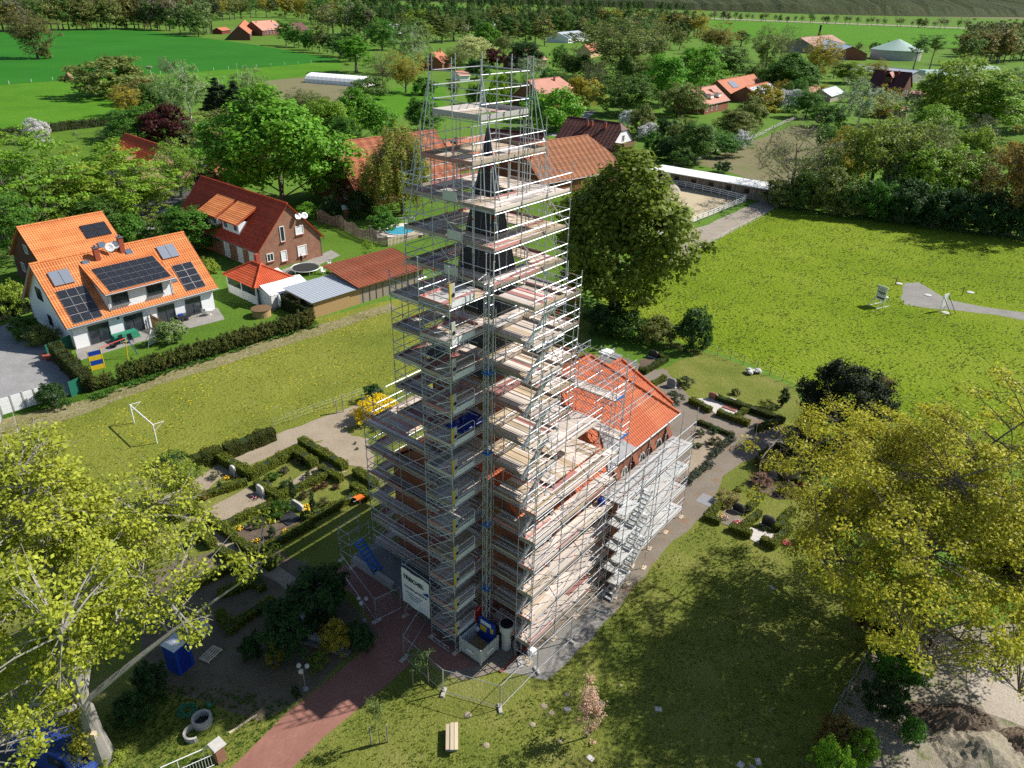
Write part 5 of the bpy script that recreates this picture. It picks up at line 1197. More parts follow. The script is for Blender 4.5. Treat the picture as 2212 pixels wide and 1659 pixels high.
H20 = ridge_house('old_byre', 'low byre with greyish brown tiled roof before the maroon villa', (1895, 222), (1938, 217), 5.0, 10.0, 2.6, 'tile_pink', 'brick_dark', tiles=None, cat='barn')
H21 = ridge_house('long_grey_shed', 'long low shed with pale grey sheet roof in front of the round tank', (1840, 138), (1985, 152), 6.0, 16.0, 4.0, 'grey_corrugated', 'concrete', tiles=None, cat='shed')
H22 = ridge_house('row_of_lofts', 'white building with a row of dark roof lights far behind', (1205, 70), (1250, 66), 8.0, 20.0, 4.0, 'grey_corrugated', 'white_plaster', tiles=None, cat='building')
for i in range(5): H22.panel('roof_light', H22.L * (.1 + i * .2), 4, H22.L * .12, 7, 'dark_frame', lift=.2)
H23 = ridge_house('tower_house', 'small tiled house with pale walls at the foot of the big oak', (1262, 96), (1286, 92), 8.0, 10.0, 4.0, 'tile_old', 'tan_wall', tiles=None)
# slurry tank
tk = ground(1932, 128); tr_ = span(tk, 100) / 2
tank = thing('slurry_tank', 'round concrete tank with pale green cone cover', 'tank', tk)
hgt = 6.5; m = MB(); m.lathe([(tr_, 0), (tr_, hgt)], 40); m.build('tank_wall', 'tank_concrete', tank, smooth=False)
m = MB(); m.lathe([(tr_ + .6, hgt - .3), (tr_ + .6, hgt + .1), (tr_ * .5, hgt + 3.8), (.3, hgt + 7.2)], 40); m.build('cover', 'tank_green', tank)
# far polytunnels beyond trees and silage
for i, (x, y, w_, lab) in enumerate(((2035, 160, 120, 'silage clamp under green sheeting beside the round tank'), (2110, 150, 90, 'second silage clamp under green sheeting farther along'))):
    c = ground(x, y); sl = thing('silage_clamp', lab, 'silage clamp', c, .2, 'silage clamps by the round tank'); m = MB(); W = span(c, w_)
    m.prism([(-W / 2, -6), (W / 2, -6), (W / 2, 6), (-W / 2, 6)], 0, 2.2, 0, [(-W / 2 + 2, -4), (W / 2 - 2, -4), (W / 2 - 2, 4), (-W / 2 + 2, 4)]); m.build('sheeting', 'tank_green', sl)
# greenhouse tunnel
ga, gb = ground(676, 176), ground(800, 186); gd = gb - ga
gh = thing('polytunnel', 'long white plastic greenhouse tunnel beyond the gardens', 'greenhouse', (ga + gb) / 2, math.atan2(gd.y, gd.x)); L = gd.length; m = MB()
arc = [(-5.5, 0), (-5.4, 1.6), (-4.2, 2.7), (-2.2, 3.5), (0, 3.8), (2.2, 3.5), (4.2, 2.7), (5.4, 1.6), (5.5, 0)]
for i in range(len(arc) - 1): m.face([(-L / 2, *arc[i]), (L / 2, *arc[i]), (L / 2, *arc[i + 1]), (-L / 2, *arc[i + 1])])
m.face([(-L / 2, *p) for p in arc]); m.face([(L / 2, *p) for p in arc][::-1]); m.build('film', 'white_cloth', gh)
m = MB()
for i in range(14): m.tube([(-L / 2 + i * L / 13, y * 1.01, z * 1.01) for y, z in arc], .05, 4)
m.build('hoop', 'galvanised', gh)
# --- pavilion with hot tub beside the white house
pa = ground(545, 672); pc = Vector((-34.6, 94.0)); 
pv = thing('barbecue_pavilion', 'open pavilion with scarlet hipped roof beside the white house', 'pavilion', (pc.x, pc.y, 0), wang)
PL, PD, pe, pr = 5.2, 7.0, 2.5, 4.3
m = MB(); X, Y = PL / 2 + .4, PD / 2 + .4; rl_ = 1.0
v4 = [(-X, -Y, pe), (X, -Y, pe), (X, Y, pe), (-X, Y, pe)]; ra, rb = (0, -rl_, pr), (0, rl_, pr)
m.face([v4[0], v4[1], ra]); m.face([v4[1], v4[2], rb, ra]); m.face([v4[2], v4[3], rb]); m.face([v4[3], v4[0], ra, rb]); m.face(v4[::-1]); pf = m.build('roof', 'tile_scarlet', pv)
s1 = math.hypot(Y - rl_, pr - pe); s2 = math.hypot(X, pr - pe)
tile_slope('tiles', v4[0], (1, 0, 0), (0, Y - rl_, pr - pe), 2 * X, s1, 'tile_scarlet', pf, .28, .34, .035, .045, lambda t: (X * t / s1, 2 * X - X * t / s1), 4)
tile_slope('tiles', v4[1], (0, 1, 0), (-X, 0, pr - pe), 2 * Y, s2, 'tile_scarlet', pf, .28, .34, .035, .045, lambda t: ((Y - rl_) * t / s2, 2 * Y - (Y - rl_) * t / s2), 4)
tile_slope('tiles', v4[3], (0, -1, 0), (X, 0, pr - pe), 2 * Y, s2, 'tile_scarlet', pf, .28, .34, .035, .045, lambda t: ((Y - rl_) * t / s2, 2 * Y - (Y - rl_) * t / s2), 4)
for a, b in ((v4[0], ra), (v4[1], ra), (v4[2], rb), (v4[3], rb), (ra, rb)): ridge_caps(Vector(a) + Vector((0, 0, .06)), Vector(b) + Vector((0, 0, .06)), pf, 'tile_scarlet', .14)
for sx in (-1, 0, 1):
    for sy in (-1, 0, 1):
        if sx or sy: board('post', (sx * PL / 2, sy * PD / 2, pe / 2), (.18, .18, pe), 'white_paint', pv)
m = MB(); m.box((-PL / 2, 0, .6), (.08, PD, 1.2)); m.box((0, PD / 2, 1.2), (PL, .08, 2.4)); m.build('panel', 'white_paint', pv)
board('glass_screen', (-PL / 2 + .02, -.2, 1.7), (.03, PD - .4, .95), 'window_glass', pv); board('counter', (.2, .8, .5), (2.4, .9, 1.0), 'wood_brown', pv)
board('chimney', (1.2, 1.8, 3.8), (.6, .6, 2.2), 'brick_chimney', pv)
ht = ground(566, 682); tub = thing('hot_tub', 'round brown wooden hot tub with flat lid', 'hot tub', ht); m = MB(); m.lathe([(1.15, 0), (1.15, .95)], 24); m.build('tub', 'osb', tub)
m = MB(); m.lathe([(1.25, .95), (1.25, 1.03), (.2, 1.12)], 24); m.build('lid', 'wood_brown', tub)
# folded parasol
fp = ground(603, 671); um = thing('folded_parasol', 'folded cream parasol on a curved grey arm near the hot tub', 'parasol', fp); m = MB(); m.tube([(-.9, .2, 0), (-.9, .2, 2.2), (-.4, 0, 2.6), (.2, 0, 2.5)], .035, 6); m.build('arm', 'dark_frame', um); m = MB(); m.lathe([(.05, .5), (.22, .9), (.16, 2.0), (.03, 2.4)], 8, (.2, 0, 0)); m.build('canopy', 'white_cloth', um); board('foot', (-.9, .2, .1), (.9, .9, .16), 'concrete_dark', um)
# --- tents
for i, (x, y, w_, d_, lab) in enumerate(((590, 640, 6.0, 4.6, 'white party tent with pitched roof next to the pavilion'), (556, 622, 4.5, 4.0, 'smaller creased white party tent behind the first one'))):
    c = ground(x + 20, y + 6); tt = thing('party_tent', lab, 'tent', c, wang + .1 * i, 'white party tents'); m = MB(); a, b = w_ / 2, d_ / 2
    m.face([(-a, -b, 0), (a, -b, 0), (a, -b, 1.9), (-a, -b, 1.9)]); m.face([(a, -b, 0), (a, b, 0), (a, b, 1.9), (a, 0, 2.7), (a, -b, 1.9)]); m.face([(-a, b, 0), (-a, -b, 0), (-a, -b, 1.9), (-a, 0, 2.7), (-a, b, 1.9)]); m.face([(a, b, 0), (-a, b, 0), (-a, b, 1.9), (a, b, 1.9)]); m.build('side_wall', 'white_cloth', tt)
    m = MB(); m.face([(-a - .05, -b - .05, 1.9), (0, -b - .05, 1.82), (a + .05, -b - .05, 1.9), (a + .05, 0, 2.72), (0, 0, 2.66), (-a - .05, 0, 2.72)]); m.face([(a + .05, b + .05, 1.9), (0, b + .05, 1.82), (-a - .05, b + .05, 1.9), (-a - .05, 0, 2.72), (0, 0, 2.66), (a + .05, 0, 2.72)]); m.build('tent_roof', 'white_cloth', tt)
# --- sheds between the gardens
sa, sb = ground(680, 688), ground(778, 656); sd = sb - sa; sang = math.atan2(sd.y, sd.x)
gs = thing('grey_roof_shed', 'low board shed with light grey corrugated roof', 'shed', sa, sang); SLn = sd.length; SD_ = 6.0
m = MB(); m.prism([(0, 0), (SLn, 0), (SLn, SD_), (0, SD_)], 0, 2.1); m.build('wall', 'osb', gs)
m = MB(); nc = 36
for i in range(nc):
    x0, x1 = -.4 + i * (SLn + .8) / nc, -.4 + (i + 1) * (SLn + .8) / nc; z = 2.25 + (.05 if i % 2 else 0); m.face([(x0, -.4, z), (x1, -.4, 2.25 + (.05 if (i + 1) % 2 else 0)), (x1, SD_ + .3, 2.5 + (.05 if (i + 1) % 2 else 0)), (x0, SD_ + .3, z + .25)])
m.build('roof', 'grey_corrugated', gs)
ra_, rb_ = ground(778, 656), ground(868, 628); rd = rb_ - ra_
rs = thing('red_roof_shed', 'long board shed with rust-red corrugated roof by the sports ground', 'shed', ra_, math.atan2(rd.y, rd.x)); RL_ = rd.length + 4
m = MB(); m.prism([(0, 0), (RL_, 0), (RL_, 7), (0, 7)], 0, 2.4); m.build('wall', 'wood_weathered', rs)
tile_slope('roof_sheets', (-.5, -.6, 2.5), (1, 0, 0), (0, 8.2, 1.0), RL_ + 1, 8.25, 'tile_old', rs, .18, 2.0, .03, .03, None, 4); m = MB(); m.face([(-.5, -.6, 2.44), (RL_ + .5, -.6, 2.44), (RL_ + .5, 7.6, 3.44), (-.5, 7.6, 3.44)]); m.build('roof', 'tile_old', rs)
for i in range(10): board('wall_batten', (RL_ * (i + .5) / 10, -.03, 1.2), (.1, .05, 2.4), 'wood_brown', rs)
# --- horse stable and riding arena
sa, sb = ground(1408, 392), ground(1672, 440); sd = sb - sa
stb = thing('horse_stable', 'long wooden horse stable with white lean-to roof', 'stable', sa, math.atan2(sd.y, sd.x)); SLn = sd.length
m = MB(); m.prism([(0, 0), (SLn, 0), (SLn, 4.5), (0, 4.5)], 0, 2.6); m.build('wall', 'wood_weathered', stb)
board('roof', (SLn / 2, 2.0, 2.85), (SLn + 1, 6.4, .16), 'white_paint', stb)
for i in range(7):
    x = SLn * (i + .5) / 7; board('stall_door', (x, -.03, 1.1), (1.2, .06, 2.2), 'wood_weathered', stb); board('stall_opening', (x + .0, -.07, 1.6), (1.1, .04, 1.0), 'black', stb)
    for k in range(8): board('wall_plank', (x - 1.9 + k * .32 * 1.0 if k < 4 else x + .75 + (k - 4) * .32, -.02, 1.25), (.26, .05, 2.4), 'wood_weathered', stb)
# ------------------------------------------------------------------ trees and shrubs
def leaf_quads(P, N, size, rng, asp=.62):
    n = len(P); a = rng.normal(size=(n, 3)); t = np.cross(N, a); t /= np.linalg.norm(t, axis=1, keepdims=True) + 1e-9; b = np.cross(N, t)
    s = (size * rng.uniform(.65, 1.35, n))[:, None]
    V = np.stack([P - t * s, P + b * s * asp, P + t * s, P - b * s * asp], 1).reshape(-1, 3)
    F = np.arange(4 * n).reshape(-1, 4); return V, F

def mesh_np(name, V, F, mat):
    me = bpy.data.meshes.new(name); me.from_pydata(V.tolist(), [], F.tolist()); me.materials.append(MATS[mat]); me.update(); return me

def bez(a, b, c, n):
    return [a * (1 - t) ** 2 + b * 2 * t * (1 - t) + c * t * t for t in [i / n for i in range(n + 1)]]

def grow(seed, H=12.0, R=4.0, base=3.0, ncl=120, lpc=60, leaf=.14, clr=.9, shape='round', tr=.22, nl=8, lump=.28, inner=.35, flat=.7, lean=(0, 0), bark='bark', leafmat='leaf', twig=0, tside=5, weep=0.0, upright=.5, bdetail=True, trunk_top=.62):
    """A tree of unit data: returns (trunk mesh, crown mesh). Clumps of leaves fill a lumpy crown, limbs run to them."""
    rng = np.random.default_rng(seed); K = rng.normal(size=(5, 3)) * 1.7; ph = rng.uniform(0, 6.28, 5)
    cz, rz = (H + base) / 2, (H - base) / 2
    d = rng.normal(size=(ncl * 2, 3)); d /= np.linalg.norm(d, axis=1, keepdims=True)
    if shape != 'weep': d = d[d[:, 2] > -.85]
    d = d[:ncl]; k = len(d)
    f = 1 + lump * np.sin(d @ K.T * 1.6 + ph).mean(1) * 2.0
    rad = rng.uniform(inner ** 2.2, 1, k) ** (1 / 2.2) * f
    P = d * rad[:, None] * np.array([R, R, rz]); P[:, 2] += cz
    tt = np.clip((P[:, 2] - base) / (H - base), 0, 1)
    if shape == 'cone': sc = 1.25 * (1 - tt) ** .75 + .06
    elif shape == 'egg': sc = np.interp(tt, [0, .3, .7, 1], [.75, 1.08, .9, .55])
    elif shape == 'vase': sc = np.interp(tt, [0, .35, .75, 1], [.45, .8, 1.12, .95])
    elif shape == 'column': sc = np.interp(tt, [0, .3, .8, 1], [.8, 1, .85, .45])
    elif shape == 'dome': sc = np.interp(tt, [0, .2, .6, 1], [.95, 1.12, 1.05, .85])
    else: sc = np.ones(k)
    P[:, :2] *= sc[:, None]
    P[:, 0] += lean[0] * tt; P[:, 1] += lean[1] * tt
    m = MB(); top = base + trunk_top * (H - base)
    tp = [Vector((lean[0] * max(0, (z - base) / (H - base)) * .8 + rng.normal() * .03 * H * (z / top) * .3, lean[1] * max(0, (z - base) / (H - base)) * .8 + rng.normal() * .03 * H * (z / top) * .3, z)) for z in np.linspace(0, top, 7)]
    tp[0] = Vector((0, 0, -.05)); rr = [tr * (1.35 if i == 0 else 1 - .72 * i / 6) for i in range(7)]
    m.tube(tp, rr, max(tside, 6))
    limbs = []
    sel = [int(np.argmax(np.linalg.norm(P - P.mean(0), axis=1)))]
    dist = np.linalg.norm(P - P[sel[0]], axis=1)
    for i in range(nl - 1):
        j = int(np.argmax(dist)); sel.append(j); dist = np.minimum(dist, np.linalg.norm(P - P[j], axis=1))
    for i, j in enumerate(sel):
        tgt = Vector(P[j]) * .92; zs = min(max(base * .75, tgt.z - (.35 + .5 * rng.random()) * math.hypot(tgt.x, tgt.y) * 1.1), top * .95); q = int(np.clip(zs / top * 6, 0, 5)); w = zs / top * 6 - q
        st = tp[q].lerp(tp[min(q + 1, 6)], w); mid = st.lerp(tgt, .5) + Vector((0, 0, (tgt - st).length * .12 * (upright * 2 - .6)))
        pts = bez(st, mid, tgt, 6); limbs.append(pts)
        r0 = tr * .42 * (1 - .5 * zs / top); m.tube(pts, [r0 * (1 - .8 * t / 6) for t in range(7)], tside)
    LP = np.array([[p.x, p.y, p.z] for L in limbs for p in L[2:]])
    for c in range(k):
        dd = np.linalg.norm(LP - P[c], axis=1); j = int(np.argmin(dd + (LP[:, 2] > P[c, 2]) * .5))
        s_ = Vector(LP[j]); e_ = Vector(P[c])
        if bdetail and (e_ - s_).length > .25: m.tube(bez(s_, s_.lerp(e_, .5) + Vector((0, 0, .1 * (e_ - s_).length)), e_, 2), [tr * .10, tr * .07, tr * .035], 3, cap=False)
        for _ in range(twig):
            q = e_ + Vector(rng.normal(size=3) * clr * .8) + Vector((0, 0, clr * .35 * upright)); m.tube([s_.lerp(e_, .6), q], [tr * .045, tr * .015], 3, cap=False)
    trunk = m.mesh('trunk', bark)
    n = k * lpc; ci = np.repeat(np.arange(k), lpc)
    g = rng.normal(size=(n, 3)); g /= np.linalg.norm(g, axis=1, keepdims=True) + 1e-9; g *= (rng.uniform(0, 1, n) ** .45)[:, None]
    off = g * clr * rng.uniform(.7, 1.3, k)[ci][:, None]; off[:, 2] *= flat
    if weep: off[:, 2] -= rng.uniform(0, weep, n) ** 1.0 * (rng.uniform(.4, 1, k)[ci]); off[:, :2] *= .55
    Q = P[ci] + off; Q[:, 2] = np.maximum(Q[:, 2], .12)
    out = Q - np.array([lean[0] * .5, lean[1] * .5, cz]); out /= np.linalg.norm(out, axis=1, keepdims=True) + 1e-9
    N = g * .6 + out * .5 + np.array([0, 0, .55]) + rng.normal(size=(n, 3)) * .55; N /= np.linalg.norm(N, axis=1, keepdims=True) + 1e-9
    V, F = leaf_quads(Q, N, leaf, rng)
    return trunk, mesh_np('crown', V, F, leafmat)

SP = {}
def species(key, variants, **kw):
    SP[key] = [(kw['H'], kw['R'], *grow(hash(key) % 1000 + 17 * i if False else sum(map(ord, key)) + 17 * i, **kw)) for i in range(variants)]
species('maple', 2, H=12, R=5.0, base=.9, ncl=330, lpc=64, leaf=.19, clr=.95, shape='dome', inner=.62, lump=.3, nl=9)
species('round', 3, H=12, R=4.6, base=.9, ncl=210, lpc=58, leaf=.19, clr=.95, shape='dome', inner=.5, lump=.35, nl=8)
species('open', 3, H=12, R=5.2, base=1.6, ncl=230, lpc=34, leaf=.16, clr=.85, shape='vase', inner=.3, lump=.4, nl=11, twig=4, tr=.26)
species('bare', 2, H=12, R=5.6, base=1.0, ncl=240, lpc=11, leaf=.12, clr=.8, shape='vase', inner=.25, lump=.3, nl=16, twig=7, tr=.24, upright=.9)
species('birch', 2, H=14, R=3.6, base=2.0, ncl=170, lpc=42, leaf=.12, clr=.65, shape='egg', inner=.3, lump=.4, nl=8, bark='bark_birch', weep=1.3, tr=.16)
species('willow', 1, H=12, R=4.4, base=2.6, ncl=380, lpc=80, leaf=.13, clr=.8, shape='dome', inner=.55, lump=.35, nl=8, weep=4.2)
species('spruce', 2, H=14, R=3.4, base=.8, ncl=260, lpc=55, leaf=.15, clr=.6, shape='cone', inner=.45, lump=.25, nl=6, leafmat='needle', flat=.45, trunk_top=.95)
species('pine', 2, H=14, R=3.0, base=6.5, ncl=70, lpc=50, leaf=.15, clr=.7, shape='round', inner=.4, lump=.4, nl=6, leafmat='needle', flat=.5, tr=.2)
species('poplar', 2, H=14, R=2.6, base=1.6, ncl=150, lpc=45, leaf=.15, clr=.6, shape='column', inner=.35, lump=.35, nl=6)
species('bush', 3, H=4, R=2.6, base=.15, ncl=110, lpc=60, leaf=.13, clr=.55, shape='dome', inner=.5, lump=.35, nl=7, tr=.08, bdetail=False)
species('shrub', 3, H=1.4, R=.8, base=.05, ncl=42, lpc=55, leaf=.055, clr=.22, shape='dome', inner=.45, lump=.3, nl=5, tr=.03, bdetail=False)
species('hornbeam', 3, H=12, R=4.8, base=1.4, ncl=300, lpc=42, leaf=.15, clr=.75, shape='dome', inner=.35, lump=.4, nl=10, flat=.38)
species('far', 4, H=14, R=4.6, base=2.2, ncl=80, lpc=26, leaf=.36, clr=1.15, shape='egg', inner=.45, lump=.4, nl=5, tside=4, tr=.25)
species('far_bare', 3, H=14, R=4.4, base=4.0, ncl=80, lpc=13, leaf=.30, clr=1.1, shape='vase', inner=.3, lump=.4, nl=8, tside=4, twig=2, tr=.28)
species('sapling', 2, H=4.2, R=.95, base=1.7, ncl=34, lpc=24, leaf=.075, clr=.32, shape='egg', inner=.2, lump=.4, nl=6, tr=.04, twig=1)

COLR = dict(bright=(.105, .22, .018), green=(.065, .145, .016), mid=(.075, .13, .022), yellowg=(.17, .22, .025), lime=(.15, .24, .02), olive=(.125, .145, .035), brown=(.135, .12, .035), orange=(.18, .135, .025),
            gold=(.24, .19, .022), pale=(.16, .21, .07), silver=(.20, .25, .12), dark=(.018, .034, .012), darkg=(.03, .065, .014), red=(.055, .013, .014), white=(.62, .62, .60), cream=(.36, .36, .16), pink=(.50, .32, .28), grey=(.13, .125, .075), rust=(.19, .125, .025))
KIND_N = [0]
def plant(key, base, H, R, color, name, label, cat='tree', group=None, whole=False):
    """Sets a tree of a species on the ground point base, H high and R wide."""
    KIND_N[0] += 1; rng = random.Random(KIND_N[0] * 31); v = SP[key][KIND_N[0] % len(SP[key])]
    col = COLR[color] if isinstance(color, str) else color
    j = rng.uniform(.9, 1.1); j *= 1.0 if key in ('yew', 'thuja', 'shrub') or color == 'white' else 1.6; col = (col[0] * j * rng.uniform(.93, 1.07), col[1] * j, col[2] * j, 1)
    k = 1.0 if key in ('yew', 'thuja', 'shrub', 'sapling') else 1.25; sc = (R * k / v[1], R * k / v[1], H * (1.05 if k > 1 else 1) / v[0])
    t = thing(name, label, cat, (base.x, base.y, 0), rng.uniform(0, 6.28), group); t.scale = sc
    obj('trunk', v[2], t); obj('crown', v[3], t, color=col); return t

def tree_at(x, yb, yt, w, key, color, label, name=None, cat='tree', group=None):
    """x, yb: where the tree stands; yt: its top; w: its width, in image pixels."""
    b = ground(x, yb); R = max(.3, span(b, w, 5) / 2); b2 = b
    H = max(.6, rise(b2, x, yt)); name = name or {'bush': 'bush', 'shrub': 'shrub', 'spruce': 'spruce_tree', 'pine': 'pine_tree', 'birch': 'birch_tree', 'willow': 'willow_tree', 'poplar': 'poplar_tree', 'maple': 'maple_tree', 'sapling': 'young_tree'}.get(key, 'tree')
    return plant(key, b2, H, R, color, name, label, cat if key not in ('bush', 'shrub') else 'bush', group)

T = tree_at
T(82, 127, 26, 88, 'open', 'brown', 'lone oak with brownish spring leaves standing in the wheat field')
T(100, 127, 104, 22, 'bush', 'olive', 'small bush at the foot of the lone field oak')
T(250, 208, 130, 128, 'bush', 'olive', 'wide olive bush clump below the stork nest')
T(275, 250, 190, 58, 'open', 'gold', 'golden young tree standing in front of the dark thicket')
T(337, 242, 184, 80, 'bush', 'mid', 'mid-green bush right of the golden young tree')
T(305, 225, 176, 70, 'bush', 'brown', 'brownish bush merging with the olive clump')
T(415, 275, 124, 100, 'birch', 'pale', 'big pale drooping birch left of the dark spruces')
T(380, 255, 170, 60, 'birch', 'mid', 'darker birch leaning on the big pale one')
T(482, 285, 168, 70, 'spruce', 'dark', 'dark spruce between the two pale birches')
T(520, 290, 178, 60, 'spruce', 'dark', 'second dark spruce close to the slim birch')
T(545, 235, 138, 58, 'birch', 'pale', 'slim pale birch right of the dark spruces')
T(365, 168, 126, 42, 'bare', 'grey', 'leafless greyish tree beside the stork nest pole')
T(365, 308, 237, 88, 'bush', 'red', 'dark purple plum tree behind the dormered house', 'plum_tree', 'tree')
T(300, 302, 236, 92, 'round', 'green', 'green tree left of the purple plum')
T(440, 312, 262, 60, 'bush', 'silver', 'greyish white flowering bush right of the purple plum')
T(470, 330, 280, 70, 'bush', 'gold', 'yellow-green bush cluster by the red and green barn')
T(500, 385, 262, 120, 'hornbeam', 'olive', 'olive tree bending towards the big green maple')
T(612, 440, 214, 205, 'maple', 'bright', 'huge bright green maple behind the brick house')
T(715, 318, 218, 80, 'maple', 'lime', 'lime-green tree right behind the big maple')
T(780, 305, 204, 98, 'maple', 'bright', 'bright green tree above the hall farmhouse roof')
T(745, 335, 255, 60, 'round', 'green', 'green tree squeezed between maple and farmhouse')
T(655, 250, 196, 70, 'open', 'olive', 'olive garden tree behind the huge maple')
T(690, 240, 205, 60, 'open', 'olive', 'low olive tree in the allotments')
T(912, 282, 216, 62, 'round', 'green', 'rounded dark green tree left of the scaffold top')
T(770, 157, 71, 66, 'poplar', 'bright', 'bright green columnar tree above the polytunnel')
T(828, 196, 112, 64, 'bare', 'brown', 'leafless brown tree right of the polytunnel')
T(877, 200, 118, 66, 'open', 'gold', 'golden olive tree with forked trunk in the clearing')
T(893, 160, 44, 80, 'birch', 'pale', 'tall pale birch behind the clearing')
T(826, 108, 46, 52, 'round', 'green', 'dark green tree before the white foil field')
T(800, 215, 170, 60, 'bush', 'mid', 'green bush below the polytunnel end')
T(915, 205, 172, 46, 'bush', 'green', 'round bush at the clearing edge')
T(1020, 140, 82, 60, 'round', 'cream', 'cream blossoming tree behind the pavilion')
T(985, 150, 105, 50, 'open', 'olive', 'olive tree left of the cream blossoming tree')
T(1050, 112, 57, 44, 'maple', 'bright', 'bright green round tree behind the steep roofed house')
T(1088, 122, 74, 42, 'open', 'olive', 'sparse olive tree left of the steep roofed house')
T(1068, 145, 108, 34, 'bush', 'red', 'dark red bush beside the steep roofed house')
T(1136, 148, 91, 52, 'maple', 'darkg', 'dark green tree hiding the steep roofed house')
T(1146, 185, 119, 70, 'birch', 'silver', 'silvery willow below the steep roofed house', 'willow_tree')
T(1030, 170, 130, 42, 'round', 'darkg', 'dark round tree right of the red pavilion')
T(1336, 172, 46, 152, 'open', 'olive', 'great olive oak towering over the middle gardens')
T(1405, 150, 60, 70, 'open', 'olive', 'olive oak right of the great one')
T(1432, 228, 124, 80, 'round', 'bright', 'fresh green tree below the great oak')
T(1352, 248, 160, 92, 'round', 'mid', 'mid-green tree in front of the great oak')
T(1285, 205, 130, 60, 'bare', 'olive', 'thin branched tree left of the great oak')
T(1262, 235, 172, 58, 'bush', 'gold', 'yellow flowering bush above the dark brown roof')
T(1200, 280, 203, 110, 'bush', 'bright', 'broad bright green bush left of the dark brown roof')
T(1160, 262, 200, 60, 'bush', 'green', 'green bush close to the scaffold top')
T(1355, 275, 240, 26, 'bush', 'white', 'white blossoming bush behind the dark brown roof')
T(1385, 290, 235, 46, 'bush', 'olive', 'olive bush right of the dark brown roof')
T(870, 462, 286, 126, 'willow', (.17, .185, .03), 'weeping willow with yellow-green curtains beside the tower', 'willow_tree')
T(740, 440, 372, 60, 'open', 'olive', 'small olive tree before the hall farmhouse')
T(775, 470, 420, 50, 'bush', 'darkg', 'dark bush below the hall farmhouse wall')
T(715, 470, 425, 40, 'bush', 'darkg', 'dark garden bush left of the little hut')
T(830, 500, 455, 50, 'bush', 'green', 'green bush beside the swimming pool deck')
T(665, 470, 442, 40, 'bush', 'bright', 'bright green bush at the brick house corner')
T(800, 565, 520, 40, 'sapling', 'lime', 'young lime-green shrub near the white picket fence', 'young_tree')
# left cluster in front of the tan house
T(40, 575, 405, 120, 'hornbeam', 'green', 'green tree at the picture edge beside the orange roof house')
T(10, 520, 360, 110, 'hornbeam', 'lime', 'yellow-green tree at the very edge above the orange roof house')
T(85, 505, 312, 180, 'hornbeam', 'lime', 'tallest yellow-green tree of the group beside the road')
T(180, 500, 346, 150, 'hornbeam', 'yellowg', 'yellow-green layered tree behind the orange roof house')
T(268, 482, 326, 165, 'hornbeam', 'lime', 'layered green tree covering the tan house')
T(225, 520, 430, 90, 'round', 'mid', 'mid-green tree between the two orange roofs')
T(320, 480, 380, 90, 'hornbeam', 'yellowg', 'small yellow-green tree by the grey road wall')
T(392, 425, 312, 88, 'open', 'lime', 'airy young tree with bare trunk before the red and green barn')
T(280, 520, 465, 70, 'bush', 'green', 'green bush above the white house ridge')
T(420, 545, 455, 100, 'round', 'green', 'dense green tree between white house and brick house')
T(360, 520, 470, 60, 'bush', 'mid', 'bush left of the tree between the two houses')
T(450, 590, 560, 40, 'bush', 'yellowg', 'clipped bush between pavilion and brick house')
T(25, 680, 610, 60, 'bush', 'yellowg', 'yellow-green bush left of the white house gable')
T(85, 310, 262, 46, 'bush', 'white', 'white blossoming tree on the orchard lawn', 'blossom_tree', 'tree')
T(167, 306, 280, 22, 'sapling', 'pale', 'tiny orchard tree next to the white blossom')
T(233, 310, 280, 34, 'open', 'pale', 'small pale orchard tree right of the tiny one')
T(55, 730, 690, 50, 'bush', 'mid', 'garden bush beside the driveway')
T(95, 745, 705, 50, 'bush', 'olive', 'olive shrub at the white house corner')
T(372, 738, 695, 48, 'bush', 'pale', 'pale leafy shrub behind the terrace screen')
T(118, 878, 832, 50, 'bush', 'darkg', 'bush at the end of the white concrete fence')
T(808, 865, 832, 34, 'bush', 'darkg', 'small round bush at the edge of the sports ground')
# right side
T(1500, 200, 104, 84, 'round', 'bright', 'fresh green tree left of the pink roofed dormer house')
T(1556, 172, 98, 84, 'round', 'mid', 'green tree above the solar barn')
T(1546, 118, 54, 84, 'open', 'orange', 'orange-brown oak far behind the solar barn')
T(1600, 100, 62, 30, 'poplar', 'mid', 'slim tree right of the orange-brown oak')
T(1652, 156, 64, 66, 'open', 'olive', 'olive tree left of the leafless one by the farm')
T(1692, 138, 58, 48, 'bare', 'olive', 'leafless tree in front of the farm hall')
T(1706, 205, 124, 94, 'maple', 'green', 'dense dark green maple right of the solar barn')
T(1762, 180, 84, 64, 'open', 'gold', 'golden oak before the farm sheds')
T(1800, 170, 100, 40, 'bare', 'grey', 'leafless tree in front of the rusty hall')
T(1832, 180, 136, 64, 'round', 'yellowg', 'yellow-green tree below the grey sheds')
T(1890, 175, 132, 44, 'open', 'gold', 'golden young tree left of the maroon villa')
T(1848, 285, 163, 100, 'birch', 'silver', 'pale silvery birch below the maroon villa')
T(1900, 270, 190, 60, 'open', 'gold', 'golden leaved tree right of the silvery birch')
T(1702, 436, 266, 170, 'bare', 'olive', 'fan-shaped leafless tree at the end of the horse stable')
T(1872, 430, 238, 155, 'open', 'yellowg', 'big olive-yellow oak behind the hedge')
T(1962, 440, 262, 120, 'open', 'olive', 'olive oak right of the big olive-yellow one')
T(1945, 275, 188, 66, 'birch', 'silver', 'grey-green birch right of the maroon villa')
T(2050, 285, 135, 135, 'round', 'yellowg', 'tall yellow-green tree on the right beyond the meadow')
T(2130, 300, 172, 104, 'poplar', 'lime', 'light green pyramid tree right of the tall one')
T(2195, 280, 152, 100, 'round', 'pale', 'pale green tree at the right picture edge')
T(2000, 330, 232, 70, 'round', 'lime', 'lime-green tree in the thicket beyond the meadow')
